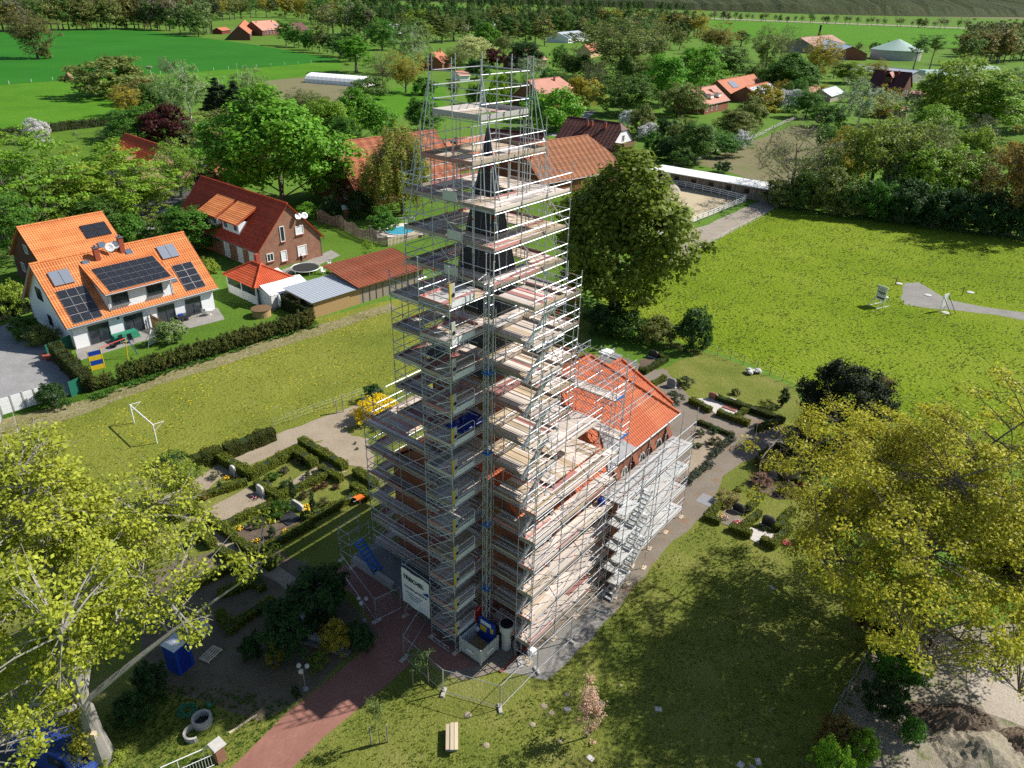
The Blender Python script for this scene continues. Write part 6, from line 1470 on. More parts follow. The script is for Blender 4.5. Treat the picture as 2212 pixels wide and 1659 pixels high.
T(2105, 335, 250, 60, 'bare', 'grey', 'greyish leafless tree in the thicket')
T(2010, 462, 312, 115, 'round', 'lime', 'bright green tree at the meadow edge')
T(1925, 440, 338, 60, 'bush', 'silver', 'silvery blossoming bush within the thicket')
T(2085, 470, 330, 110, 'open', 'brown', 'brownish tree at the meadow edge')
T(2178, 508, 278, 130, 'open', 'rust', 'rust-coloured tree at the right picture edge')
T(2230, 500, 300, 110, 'hornbeam', 'orange', 'orange-brown tree cut by the picture edge')
for i, (x, y, t, w_, c) in enumerate(((1735, 452, 372, 70, 'mid'), (1790, 462, 372, 80, 'olive'), (1845, 468, 390, 74, 'mid'), (1895, 474, 395, 60, 'green'), (1950, 482, 400, 80, 'darkg'), (2010, 490, 410, 80, 'darkg'), (2070, 497, 415, 80, 'darkg'), (2130, 505, 420, 80, 'darkg'), (2195, 512, 425, 90, 'darkg'), (1685, 446, 395, 60, 'olive'), (1770, 420, 330, 70, 'yellowg'), (1830, 400, 330, 60, 'gold'))):
    T(x, y, t, w_, 'bush', c, f'{ordinal(i)} shrub of the hedge that shades the far meadow edge', group='hedge shrubs along the meadow')
for i, (x, y, t, w_, k, c, lab) in enumerate(((1500, 352, 268, 74, 'round', 'mid', 'mid-green tree nearest the white wavy fence'), (1545, 335, 286, 80, 'round', 'green', 'green tree behind the white wavy fence'), (1475, 330, 262, 60, 'bush', 'olive', 'olive bush left of the white wavy fence'),
        (1585, 300, 240, 66, 'round', 'olive', 'olive tree below the pink roofed house'), (1618, 272, 216, 50, 'bush', 'olive', 'olive bush below the collector shed'), (1600, 322, 285, 34, 'bush', 'white', 'white blossoming bush by the wavy fence'), (1700, 240, 195, 48, 'bush', 'white', 'white flowering bush at the end of the wavy fence'),
        (1650, 240, 190, 60, 'bush', 'gold', 'yellow-green bush below the dense maple'), (1740, 255, 196, 56, 'round', 'green', 'green tree right of the wavy fence end'), (1440, 305, 260, 40, 'bush', 'darkg', 'dark bush by the brown roofed house'), (1410, 330, 290, 40, 'bush', 'green', 'clipped green bush near the balcony'),
        (1440, 345, 300, 46, 'bush', 'darkg', 'dark conifer bush right of the balcony'), (1470, 360, 318, 40, 'bush', 'mid', 'garden bush near the stable'), (1400, 300, 270, 40, 'bush', 'white', 'whitish bush behind the balcony'), (1785, 275, 230, 60, 'bush', 'mid', 'bush left of the silvery birch'), (1560, 372, 350, 26, 'bush', 'darkg', 'low weed clump behind the stable roof'), (1470, 250, 180, 70, 'round', 'olive', 'olive tree left of the dormer house'))):
    T(x, y, t, w_, k, c, lab)
T(1972, 152, 79, 34, 'pine', 'mid', 'left pine of the pair before the round tank'); T(2007, 152, 79, 36, 'pine', 'mid', 'right pine of the pair before the round tank')
T(1322, 668, 361, 245, 'maple', (.115, .15, .016), 'huge rounded oak right of the tower at the meadow corner', 'oak_tree')
# near trees and shrubs around the meadow
T(1495, 752, 672, 66, 'bush', 'darkg', 'dark conifer bush at the churchyard fence', 'bush')
T(1350, 725, 668, 70, 'bush', 'mid', 'thorny bush below the huge oak'); T(1415, 740, 690, 66, 'bush', 'olive', 'low olive bush at the churchyard fence'); T(1300, 720, 660, 60, 'bush', 'darkg', 'dark undergrowth bush beneath the huge oak')
# ------------------------------------------------------------------ unique near trees
def single_tree(name, label, at, color, rz=0.0, **kw):
    t = thing(name, label, 'tree', (at.x, at.y, 0), rz); tr, cr = grow(**kw); obj('trunk', tr, t); obj('crown', cr, t, color=(*color, 1)); return t
lb = ground(226, 1648)
single_tree('lime_tree', 'tall lime tree with pale trunk and yellow-green leaves above the blue van', lb, (.40, .42, .045), .6, seed=41, H=19.0, R=6.6, base=6.2, ncl=520, lpc=100, leaf=.10, clr=.8, shape='egg', tr=.52, nl=15, lump=.45, inner=.3, flat=.75, lean=(1.2, .6), bark='bark_pale', twig=2, tside=8, trunk_top=.72)
rng = np.random.default_rng(9); Pv = []                       # shoots on the trunk
for i in range(60):
    z = rng.uniform(0, 6.0); a = rng.uniform(2.2, 4.2); r = .55 + rng.uniform(0, .55) * (1.5 if z < 1 else 1)
    c = np.array([math.cos(a) * r, math.sin(a) * r, z + .1]); Pv.append(c + rng.normal(size=(26, 3)) * .22)
Pv = np.concatenate(Pv); Pv[:, 2] = np.maximum(Pv[:, 2], .08); Nv = rng.normal(size=Pv.shape) * .6 + np.array([0, 0, .7]); Nv /= np.linalg.norm(Nv, axis=1, keepdims=True)
V, F = leaf_quads(Pv, Nv, .10, rng); o = obj('trunk_shoots', mesh_np('trunk_shoots', V, F, 'leaf'), bpy.data.objects['lime_tree'], color=(.27, .26, .03, 1))
nb_ = MB(); nb_.box((.42, -.52, 3.0), (.22, .25, .35)); no = nb_.build('nesting_box', 'wood_pale'); no.location = lb; tag(no, 'small wooden nesting box on the pale lime trunk', 'nesting box')
gb_ = ground(1938, 1368)
single_tree('beech_tree', 'broad beech with fine yellow-green leaves at the churchyard edge', gb_, (.46, .42, .04), 1.0, seed=77, H=16.6, R=8.4, base=2.8, ncl=1000, lpc=110, leaf=.095, clr=.9, shape='dome', tr=.42, nl=22, lump=.3, inner=.28, flat=.55, lean=(-.8, .6), twig=2, tside=7, upright=.75, trunk_top=.75, bark='bark')
SP['yew'] = [(8, 4, *grow(seed=5, H=8, R=4, base=.2, ncl=330, lpc=110, leaf=.10, clr=.62, shape='dome', inner=.6, lump=.35, nl=8, leafmat='needle', tr=.25, bdetail=False))]
SP['thuja'] = [(2.2, .5, *grow(seed=50 + i, H=2.2, R=.5, base=.05, ncl=46, lpc=36, leaf=.062, clr=.17, shape='column', inner=.55, lump=.3, nl=4, leafmat='needle', tr=.04, bdetail=False, flat=1.3)) for i in range(3)]
T(1802, 962, 776, 182, 'yew', (.020, .028, .008), 'big dark yew at the edge of the meadow', 'yew_tree')
T(1722, 992, 884, 44, 'thuja', (.030, .034, .010), 'slim dark columnar yew before the big yew', 'columnar_yew', 'tree')
T(1690, 878, 838, 26, 'thuja', (.03, .05, .012), 'small egg-shaped dark conifer among the graves', 'conifer', 'tree')
T(1905, 850, 815, 34, 'bush', 'orange', 'orange-brown bush behind the big yew')
# saplings with stakes on the front lawn
for x, y, t, w_, col, lab in ((909, 1478, 1397, 56, (.10, .13, .045), 'staked young tree with grey-green leaves by the site fence'), (820, 1606, 1505, 44, (.12, .15, .04), 'thin staked sapling on the front lawn')):
    b = ground(x, y); plant('sapling', b, max(2.2, rise(b, x, t)), span(b, w_, 3) / 2, col, 'young_tree', lab)
    for dx in (-.45, .45):
        o = rod('stake', (b.x + dx, b.y - .1 + .2 * (dx > 0), 0), (b.x + dx, b.y - .1 + .2 * (dx > 0), 1.45), .05, 'wood_weathered', None); tag(o, ('left' if dx < 0 else 'right') + (' support stake of the young tree by the site fence' if y < 1500 else ' support stake of the thin sapling'), 'stake', 'tree stakes on the front lawn')
bl = ground(1268, 1592)
single_tree('blossom_tree', 'slender young cherry with pink blossom on the front lawn', bl, (.62, .40, .30), 0, seed=12, H=4.6, R=.85, base=.5, ncl=70, lpc=34, leaf=.055, clr=.26, shape='column', tr=.05, nl=9, lump=.6, inner=.15, twig=2, upright=.9)
T(1958, 1338 + 40, 1330, 70, 'bush', (.075, .03, .02), 'dark red undergrowth at the foot of the beech'); T(1880, 1352, 1310, 60, 'bush', (.09, .04, .02), 'reddish shrub left of the beech trunk')
T(1930, 1470, 1395, 90, 'bush', 'green', 'green elder bush below the beech'); T(1900, 1540, 1470, 70, 'bush', 'darkg', 'dark green bush by the churchyard fence'); T(1850, 1650, 1575, 60, 'bush', 'lime', 'bright yellow-green bush at the lower edge'); T(1800, 1560 + 60, 1545, 66, 'bush', (.16, .10, .03), 'brownish twiggy bush at the lower edge')
T(1780, 1700, 1600, 60, 'bush', 'lime', 'lime-green shrub cut by the lower edge'); T(1965, 1600, 1550, 40, 'bush', 'green', 'low green weeds by the dirt mound')
# shaded planting left of the path
for x, y, t, w_, k, c, lab in ((690, 1330, 1240, 120, 'bush', 'darkg', 'large dark rhododendron behind the memorial'), (620, 1400, 1320, 90, 'bush', 'darkg', 'dark shrub left of the memorial'), (725, 1400, 1350, 56, 'bush', 'gold', 'yellowish shrub at the plaza corner'), (780, 1398, 1350, 50, 'bush', 'darkg', 'dark round shrub next to the yellowish one'), (596, 1438, 1388, 42, 'thuja', (.16, .13, .015), 'golden egg-shaped thuja in the shade'), (690, 1440, 1408, 44, 'shrub', 'yellowg', 'low yellow shrub by the path lamp'),
        (545, 1418, 1378, 40, 'bush', 'darkg', 'dark shrub at the churchyard corner'), (640, 1508, 1478, 24, 'shrub', 'darkg', 'small dark shrub at the lamp foot'), (290, 1560, 1500, 60, 'bush', 'darkg', 'dark bush behind the lime trunk'), (395, 1085, 985, 92, 'open', 'yellowg', 'small lime-green tree among the graves'), (375, 1010, 980, 46, 'bush', 'darkg', 'dark evergreen bush behind the graves'), (330, 1500, 1440, 60, 'bush', 'darkg', 'dark hedge bush by the blue toilet cabin'), (245, 1655, 1630, 60, 'bush', (.2, .22, .03), 'sprouting shoots at the lime foot')):
    T(x, y, t, w_, k, c, lab)

# ------------------------------------------------------------------ hedges
def hedge(label, pts, w=.55, h=.65, color=(.13, .155, .018), dens=330, leaf=.05, px=True, name='box_hedge', group=None, core=True):
    P = [ground(*p) if px else Vector((p[0], p[1], 0)) for p in pts]; c = sum(P, Vector()) / len(P); rngh = np.random.default_rng(abs(int(P[0].x * 97 + P[0].y * 31)) % 99991)
    t = thing(name, label, 'hedge', c, 0, group); m = MB(); Q = []; N = []
    for a, b in zip(P, P[1:]):
        a = a - c; b = b - c; d = b - a; L = d.length; u = d.normalized(); s = Vector((-u.y, u.x, 0))
        a = a - u * w * .3; L += w * .6
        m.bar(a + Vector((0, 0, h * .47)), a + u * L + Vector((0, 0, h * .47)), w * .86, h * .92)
        A = L * (w + 2 * h) + 2 * w * h; n = int(A * dens)
        r = rngh.uniform(0, 1, n); x = rngh.uniform(0, L, n); per = w + 2 * h; q = r * per
        wob = 1 + .10 * np.sin(x * 2.3 + P[0].x) + .06 * np.sin(x * 6.1)
        yy = np.where(q < h, -w / 2, np.where(q < h + w, q - h - w / 2, w / 2)); zz = np.where(q < h, q, np.where(q < h + w, h, per - q))
        nn_ = np.stack([np.zeros(n), np.where(q < h, -1., np.where(q < h + w, 0., 1.)), np.where((q >= h) & (q < h + w), 1., .25)], 1)
        yy = yy * wob + rngh.normal(size=n) * .025; zz = zz * wob + rngh.normal(size=n) * .03
        pos = np.array(a)[None] + np.outer(x, np.array(u)) + np.outer(yy, np.array(s)); pos[:, 2] = np.maximum(zz, .02)
        nw = np.outer(nn_[:, 1], np.array(s)); nw[:, 2] += nn_[:, 2]
        Q.append(pos); N.append(nw)
        for e, sg in ((0.0, -1), (L, 1)):
            k = int(w * h * dens * 1.5); pe = np.array(a)[None] + np.array(u) * e + np.outer(rngh.uniform(-w / 2, w / 2, k), np.array(s)) + rngh.normal(size=(k, 3)) * .03; pe[:, 2] = rngh.uniform(0.02, h, k); Q.append(pe); N.append(np.tile(np.array(u) * sg + np.array([0, 0, .3]), (k, 1)))
    Q = np.concatenate(Q); N = np.concatenate(N) + rngh.normal(size=Q.shape) * .55; N /= np.linalg.norm(N, axis=1, keepdims=True) + 1e-9
    V, F = leaf_quads(Q, N, leaf, rngh, .7)
    m.build('inner_twigs', 'vegetation_dark', t); obj('foliage', mesh_np('foliage', V, F, 'leaf'), t, color=(*color, 1)); return t
def zl(pts): return [(368.7 + x * .3631, 937.5 + y * .3631) for x, y in pts]       # grave field left of the church
def zr(pts): return [(1382.5 + x * .3631, 752.5 + y * .3631) for x, y in pts]      # behind the church
def zq(pts): return [(1474.7 + x * .2905, 1029.5 + y * .2905) for x, y in pts]     # right of the gravel
HB = (.19, .21, .02)
hedge('tall clipped hedge along the sports ground behind the graves', zl([(150, 200), (290, 150)]), 1.0, 1.2, (.10, .115, .014))
hedge('tall hedge piece with brown patches reaching to the sports ground', zl([(350, 135), (600, 35)]), 1.0, 1.2, (.085, .095, .014))
hedge('browned hedge with two corners around a grass plot', zl([(305, 165), (480, 265), (740, 125), (850, 195)]), .75, .85, HB)
hedge('short box hedge running to the long crossing hedge', zl([(520, 310), (640, 390)]), .6, .6, HB)
hedge('box hedge behind the two cypress columns', zl([(640, 390), (950, 250)]), .6, .55, HB)
hedge('box hedge piece at the path end by the red shrubs', zl([(900, 222), (1010, 282)]), .55, .6, HB)
hedge('box hedge around the yellow flowered grave, behind it', zl([(100, 415), (440, 305)]), .6, .6, HB)
hedge('low hedge end facing the path left of the bare grave', zl([(105, 420), (172, 480)]), .6, .6, HB)
hedge('box hedge end facing the path right of the bare grave', zl([(230, 520), (380, 630)]), .6, .6, HB)
hedge('box hedge between the bare grave and the bed of yellow flowers', zl([(320, 560), (600, 430)]), .6, .55, HB)
hedge('straight clipped hedge beside the sandy path at the top', zl([(785, 65), (1030, 210)]), .7, .75, HB)
hedge('long hedge with a bend below the cypress columns', zl([(800, 500), (840, 522), (1140, 365)]), .6, .55, HB)
hedge('short hedge with rounded end near the scaffold', zl([(1090, 335), (1180, 392)]), .6, .7, HB)
hedge('hedge along the path below the yellow flower bed', zl([(410, 662), (600, 800)]), .6, .65, HB)
hedge('hedge rising from the path to the cypress columns', zl([(530, 712), (830, 552)]), .6, .55, HB)
hedge('L-shaped hedge end left of the path', zl([(130, 570), (250, 672)]), .6, .65, HB); hedge('short cross hedge left of the path', zl([(110, 672), (180, 632)]), .5, .6, HB)
hedge('shaded hedge along the path opposite the long one', zl([(300, 712), (450, 820)]), .6, .65, HB); hedge('shaded cross hedge under the lime twigs', zl([(130, 922), (400, 792)]), .55, .55, HB)
hedge('shaded hedge end at the lower path', zl([(475, 850), (545, 930)]), .6, .65, HB); hedge('shaded hedge line towards the memorial', zl([(300, 965), (500, 900)]), .55, .55, HB); hedge('shaded lowest hedge along the beds', zl([(390, 1150), (600, 1010)]), .55, .55, HB)
hedge('hedge in the shade beside the rough headstone', zl([(300, 1090), (370, 1180)]), .55, .6, HB); hedge('box hedge close to the nave scaffold in the sun', zl([(1110, 245), (1210, 315)]), .7, .7, HB); hedge('hedge piece beyond the small lime-green tree', zl([(-10, 465), (60, 520)]), .6, .6, HB)
hedge('box hedge wrapping the dark grave behind the nave roof', zr([(0, 148), (25, 150), (150, 80), (115, 55), (70, 45)]), .6, .6, (.10, .125, .016))
hedge('small hedge at the corner of the church roof', zr([(75, 225), (140, 190)]), .55, .55, HB); hedge('short thick hedge before the pebble grave', zr([(305, 325), (410, 378)]), .6, .6, HB); hedge('hedge right of the pebble grave', zr([(470, 398), (635, 458)]), .6, .6, HB); hedge('cross hedge between pebble grave and bed', zr([(575, 412), (632, 378)]), .5, .5, HB)
hedge('long low hedge along the gravel path behind the nave', zr([(350, 450), (550, 528)]), .4, .4, (.085, .10, .014)); hedge('long dark hedge behind the pebble grave with hooked end', zr([(460, 310), (640, 370), (840, 440), (700, 492)]), .6, .6, (.085, .105, .014))
hedge('curved hedge around the rhododendron beds', zr([(760, 640), (705, 690), (760, 745), (950, 812)]), .7, .75, (.11, .13, .014)); hedge('hedge piece at the foot of the columnar yew', zr([(810, 600), (895, 632)]), .6, .6, (.06, .075, .012))
hedge('angled hedge around the pansy grave', zq([(262, 350), (185, 320), (275, 215)]), .5, .5, HB); hedge('front hedge left of the pale gravel grave', zq([(360, 400), (490, 446)]), .55, .55, HB); hedge('side hedge left of the pale gravel grave', zq([(440, 400), (560, 292)]), .5, .55, HB); hedge('rounded hedge stub before the pale gravel grave', zq([(592, 490), (650, 520)]), .5, .5, HB)
hedge('side hedge right of the pale gravel grave', zq([(660, 532), (780, 408)]), .55, .6, HB); hedge('hedge of the small lawn grave, left side', zq([(490, 250), (575, 170)]), .5, .5, HB); hedge('hedge of the small lawn grave, right side', zq([(720, 352), (810, 268)]), .5, .5, HB); hedge('hedge clump right of the grey headstone', zq([(680, 395), (760, 380)]), .6, .6, HB)
hedge('long clipped field hedge below the dandelion pasture', [(-60, 305), (60, 292), (150, 280), (265, 268)], 2.0, 2.2, (.07, .085, .014), 16, .16); hedge('low hedge along the sports ground fence by the white house corner', [(128, 778), (192, 842)], 1.2, 1.9, (.075, .082, .014), 120, .08)
hedge('dark hedge in front of the house behind the trees', [(-60, 712), (62, 672)], 1.2, 2.0, (.03, .042, .010), 90, .09); hedge('hedge between pavilion terrace and tents', [(592, 655), (668, 690)], 1.0, 1.8, (.06, .068, .012), 120, .08)
# thuja row
ta, tb = ground(203, 846), ground(676, 703); nT = 56
for i in range(nT):
    p = ta.lerp(tb, i / (nT - 1)); rr = random.Random(i)
    if i == 5: continue
    v = SP['thuja'][i % 3]; t = thing('thuja', f'{ordinal(i)} clipped thuja in the long hedge row, counted from the driveway', 'thuja', (p.x + rr.uniform(-.08, .08), p.y + rr.uniform(-.08, .08), 0), rr.uniform(0, 6), 'thuja hedge row before the white house'); k = rr.uniform(.9, 1.06) * (.8 if i < 5 else 1)
    t.scale = (k * 1.05, k * 1.05, k); obj('trunk', v[2], t); obj('crown', v[3], t, color=(.085 * rr.uniform(.85, 1.15), .092, .016, 1))
# cypress columns and cushions on the graves
for x, y, tp_, w_, c, lab in ((733, 405, 270, 44, (.035, .06, .014), 'taller clipped cypress column among the graves'), (852, 495, 345, 46, (.035, .06, .014), 'second clipped cypress column nearer the lawn'), (608, 615, 545, 50, (.045, .075, .03), 'small blue-green conifer in the flower bed'), (300, 338, 283, 30, (.04, .07, .02), 'little dark conifer behind the bare grave')):
    a = zl([(x, y)])[0]; b = zl([(x, tp_)])[0]; T(a[0], a[1], b[1], w_ * .3631, 'thuja', c, lab, 'cypress', 'cypress')
SHR = [('zl', 912, 318, 50, (.10, .025, .03), 'dark red cushion shrub, left of the pair'), ('zl', 868, 335, 48, (.09, .022, .028), 'dark red cushion shrub nearest the cypress'), ('zl', 985, 322, 46, (.10, .03, .03), 'dark red cushion shrub by the path end'), ('zl', 775, 180, 60, (.07, .06, .02), 'brownish shrub on the grave behind the long hedge'), ('zl', 672, 235, 60, (.10, .11, .07), 'greyish shrub on the bed behind the stones'), ('zl', 600, 275, 80, (.07, .15, .015), 'bright green perennials behind the dark headstone'), ('zl', 690, 320, 70, (.05, .09, .03), 'green cushion beside the dark headstone'), ('zl', 850, 260, 90, (.05, .07, .025), 'sprawling dark juniper on the upper grave'), ('zl', 1072, 372, 46, (.045, .06, .015), 'round clipped ball near the scaffold'), ('zl', 650, 470, 150, (.055, .11, .012), 'sprawling juniper between the grave hedges'), ('zl', 610, 500, 80, (.05, .12, .015), 'fresh green perennials around yellow flowers'), ('zl', 915, 415, 70, (.17, .17, .05), 'pale yellow-green shrub right of the cypress'), ('zl', 800, 375, 60, (.09, .08, .04), 'low brown-green shrub between the cypresses'), ('zl', 270, 262, 60, (.15, .17, .09), 'grey cushion plant left of the yellow flowers'), ('zl', 405, 278, 44, (.09, .06, .04), 'brownish shrub by the round headstone'), ('zl', 200, 385, 70, (.24, .17, .06), 'straw-coloured cushion at the hedge'), ('zl', 1100, 62, 16, (.05, .09, .02), 'tiny dwarf conifer at the top of the bed'), ('zl', 1108, 95, 20, (.06, .11, .02), 'tiny dwarf conifer below the first'), ('zl', 1045, 190, 26, (.09, .13, .03), 'leafy clump at the end of the clipped hedge'), ('zl', 510, 545, 90, (.08, .10, .035), 'tangled green shrub in the yellow flower bed'),
       ('zr', 815, 672, 120, (.20, .085, .06), 'pinkish red rhododendron in the curved hedge'), ('zr', 712, 805, 120, (.22, .12, .08), 'rose-brown rhododendron by the gravel path'), ('zr', 525, 910, 130, (.30, .24, .09), 'cream-yellow rhododendron beside the gravel path'), ('zr', 975, 850, 96, (.10, .018, .025), 'crimson Japanese maple shrub'), ('zr', 895, 840, 66, (.27, .25, .10), 'pale cream rhododendron left of the crimson maple'), ('zr', 745, 365, 100, (.13, .16, .018), 'spreading yellow-green juniper by the dark conifer'), ('zr', 570, 275, 56, (.06, .08, .015), 'dark hedge cushion near the grey stone'), ('zr', 205, 320, 120, (.085, .10, .05), 'grey-green shrub at the choir corner'), ('zr', 352, 520, 60, (.05, .10, .03), 'green perennial clump near the scaffold'), ('zr', 340, 590, 50, (.05, .10, .025), 'green clump in the mulch bed'), ('zr', 440, 500, 60, (.07, .12, .03), 'low ground cover by the hedge'), ('zr', 440, 580, 90, (.09, .09, .025), 'olive ground cover behind the lavender'), ('zr', 970, 725, 110, (.16, .17, .03), 'olive-yellow shrub inside the curved hedge'), ('zr', 850, 870, 80, (.05, .07, .03), 'dark shrub below the cream rhododendron'), ('zr', 585, 850, 44, (.17, .17, .015), 'yellow-green cushion behind the cream shrub'), ('zr', 910, 885, 36, (.15, .15, .012), 'square yellow-green bush at the slab edge'), ('zr', 275, 220, 100, (.10, .13, .05), 'mixed perennials at the rear lawn'), ('zq', 470, 270, 70, (.10, .10, .05), 'grey-brown shrub behind the pansy grave'), ('zq', 540, 315, 80, (.10, .125, .014), 'clipped ball between two grave hedges'), ('zq', 595, 395, 50, (.08, .12, .03), 'hosta clump on the pale gravel grave')]
for f, x, y, w_, c, lab in SHR:
    a = {'zl': zl, 'zr': zr, 'zq': zq}[f]([(x, y)])[0]; b = ground(*a); s = .2905 if f == 'zq' else .3631; R = span(b, w_ * s) / 2
    plant('shrub', b, max(.3, R * 1.35 if w_ < 90 else R * 1.05), R, c, 'shrub', lab, 'bush')
for i in range(7):
    q = Vector((*zr([(285, 800)])[0], 0)).lerp(Vector((*zr([(415, 690)])[0], 0)), i / 6); b = ground(q.x, q.y); plant('shrub', b, .55, .42, (.095, .12, .075), 'lavender', f'{ordinal(i)} grey lavender cushion of the front row beside the nave scaffold', 'bush', 'lavender row by the nave')
for i in range(7):
    q = Vector((*zr([(425, 645)])[0], 0)).lerp(Vector((*zr([(548, 545)])[0], 0)), i / 6); b = ground(q.x, q.y); plant('shrub', b, .55, .42, (.085, .11, .065), 'lavender', f'{ordinal(i)} grey lavender cushion of the rear row along the gravel', 'bush', 'rear lavender row')

def flowers(label, pt, mats, r=.3, n=26, px=True):
    b = ground(*pt); t = thing('flowers', label, 'flowers', b); rn = random.Random(label); m = MB()
    for i in range(n):
        a, q = rn.uniform(0, 6.28), r * rn.random() ** .5; x, y, z = q * math.cos(a), q * math.sin(a), rn.uniform(.12, .26); s = rn.uniform(.035, .06)
        m.lathe([(s * .2, -.02), (s, 0), (s * .5, .025)], 6, (x, y, z), rn.randrange(len(mats)))
    m.build('blossoms', mats, t); g = MB()
    for i in range(n * 2):
        a, q = rn.uniform(0, 6.28), r * rn.random() ** .5; p = Vector((q * math.cos(a), q * math.sin(a), 0)); g.face([p, p + Vector((rn.uniform(-.1, .1), rn.uniform(-.1, .1), .16)), p + Vector((.05, .02, .02))])
    o = g.build('leaves', 'leaf', t); o.color = (.06, .12, .02, 1)
for (x, y), lab in zip(((335, 268), (410, 568), (607, 528), (683, 590), (510, 645)), ('yellow daffodils near the round headstone', 'yellow flowers beside the small black plate', 'yellow flowers amid the fresh perennials', 'yellow flowers at the lower black plate', 'yellow flowers near the path hedge')): flowers(lab, zl([(x, y)])[0], ['petal_yellow'])
flowers('yellow and white flower bowl before the grave stone', zl([(500, 385)])[0], ['petal_white', 'petal_pink', 'vegetation_dark'], .4); flowers('bright yellow forsythia cushion between the cypresses', zl([(808, 445)])[0], ['petal_yellow'], .5, 90); flowers('pansies in violet, white and yellow on a small grave', zq([(300, 310)])[0], ['petal_violet', 'petal_white', 'petal_yellow'], .45, 60); flowers('red and white flowers on the grave by the hedge', zq([(402, 352)])[0], ['petal_red', 'petal_white'], .35, 40); flowers('pink azalea blossom at the end of the grave row', zq([(770, 505)])[0], ['petal_pink'], .35, 60)
fb = ground(*zl([(1135, 400)])[0]); ow = thing('wheelbarrow', 'small orange wheelbarrow standing at the lawn edge', 'wheelbarrow', fb, .8); m = MB(); m.prism([(-.4, -.25), (.4, -.25), (.4, .25), (-.4, .25)], .3, .55, 0, [(-.55, -.35), (.55, -.35), (.55, .35), (-.55, .35)]); m.build('tray', 'orange_plastic', ow); m = MB(); m.tube([(.3, -.25, .35), (-.95, -.3, .6)], .025); m.tube([(.3, .25, .35), (-.95, .3, .6)], .025); m.tube([(-.3, -.25, .3), (-.35, -.25, 0)], .025); m.tube([(-.3, .25, .3), (-.35, .25, 0)], .025); m.build('handle', 'galvanised', ow); m = MB(); m.lathe([(.18, -.04), (.2, 0), (.18, .04)], 12); w_ = m.build('wheel', 'rubber', ow, loc=(.6, 0, .2)); w_.rotation_euler = (PI / 2, 0, 0)
fy = ground(812, 905); t = thing('forsythia', 'big yellow forsythia bush at the shaded scaffold side', 'bush', fy); v = SP['bush'][0]; t.scale = (.75, .75, .55); obj('trunk', v[2], t); obj('crown', v[3], t, color=(.78, .56, .02, 1))

# ------------------------------------------------------------------ gravestones and slabs
def headstone(label, pt, w=.7, h=.9, th=.16, mat='stone_grey', rz=CA + PI / 2, rounded=False, flat=False, name='headstone'):
    b = ground(*pt); t = thing(name, label, 'gravestone', b, rz)
    if flat:
        m = MB(); m.prism([(-w / 2, -h / 2), (w / 2, -h / 2), (w / 2, h / 2), (-w / 2, h / 2)], 0, th, 0, [(-w / 2 + .03, -h / 2 + .03), (w / 2 - .03, -h / 2 + .03), (w / 2 - .03, h / 2 - .03), (-w / 2 + .03, h / 2 - .03)]); m.build('slab', mat, t); return t
    pr = [(-w / 2, .08), (w / 2, .08), (w / 2, h * .8)] + ([(w / 2 * math.cos(a), h * .7 + h * .3 * math.sin(a)) for a in [i * PI / 8 for i in range(1, 8)]] if rounded else [(w * .3, h), (-w * .3, h)]) + [(-w / 2, h * .8)]
    m = MB(); a = [(x, -th / 2, z) for x, z in pr]; c = [(x, th / 2, z) for x, z in pr]; m.face(a); m.face(c[::-1])
    for i in range(len(pr)): j = (i + 1) % len(pr); m.face([a[j], a[i], c[i], c[j]])
    m.build('stone', mat, t); board('base', (0, 0, .05), (w + .2, th + .16, .1), 'stone_pale', t); return t
E1_ = CA; E2_ = CA + PI / 2
for pt, w_, h, mat, rd, lab in ((zl([(375, 240)])[0], .8, .9, 'stone_pale', True, 'round pale headstone in the browned hedge corner'), (zl([(537, 362)])[0], .9, .95, 'stone_pale', False, 'pale pointed headstone at the bare grave'), (zl([(585, 322)])[0], .8, .6, 'stone_dark', False, 'low dark headstone behind the bright perennials'), (zl([(757, 440)])[0], 1.5, .6, 'stone_pale', False, 'long low pale headstone between the cypresses')): headstone(lab, pt, w_, h, .18, mat, E2_, rd)
headstone('big black polished grave slab in the hedge bed', zl([(705, 505)])[0], 1.3, 1.5, .12, 'stone_dark', E1_, flat=True, name='grave_slab'); headstone('small tilted black plate by yellow flowers', zl([(435, 560)])[0], .4, .45, .1, 'stone_dark', E1_, flat=True, name='grave_plate'); headstone('second small black plate by yellow flowers', zl([(706, 582)])[0], .4, .4, .1, 'stone_dark', E1_, flat=True, name='grave_plate')
for x, y, w_, h, mat, lab, rot in ((78, 55, 1.1, .9, 'stone_dark', 'black headstone on the grave behind the nave', E1_ - PI / 2), (185, 228, 1.0, 1.0, 'stone_grey', 'grey headstone at the choir corner', E1_ - PI / 2), (433, 305, 1.0, .8, 'stone_red', 'reddish headstone on the white pebbles', E1_ - PI / 2), (555, 318, 1.1, .35, 'stone_pale', 'low pale stone behind the pebble grave', E1_ - PI / 2), (782, 765, 1.0, .7, 'stone_grey', 'grey headstone inside the curved hedge', E1_ - PI / 2), (897, 800, .9, .5, 'stone_pale', 'pale headstone right of the grey one', E1_ - PI / 2)): headstone(lab, zr([(x, y)])[0], w_, h, .18, mat, rot)
headstone('polished red slab lying on white pebbles', zr([(535, 358)])[0], 1.5, .9, .12, 'stone_red', E1_ - PI / 2, flat=True, name='grave_slab')
for x, y, w_, h, mat, lab in ((632, 372, 1.05, 1.0, 'stone_dark', 'dark grey headstone on the pale gravel grave'), (410, 262, .9, .8, 'stone_dark', 'dark headstone behind the pansies'), (895, 490, 1.1, .8, 'stone_dark', 'dark headstone at the last grave of the row')): headstone(lab, zq([(x, y)])[0], w_, h, .18, mat, E1_ - PI / 2)
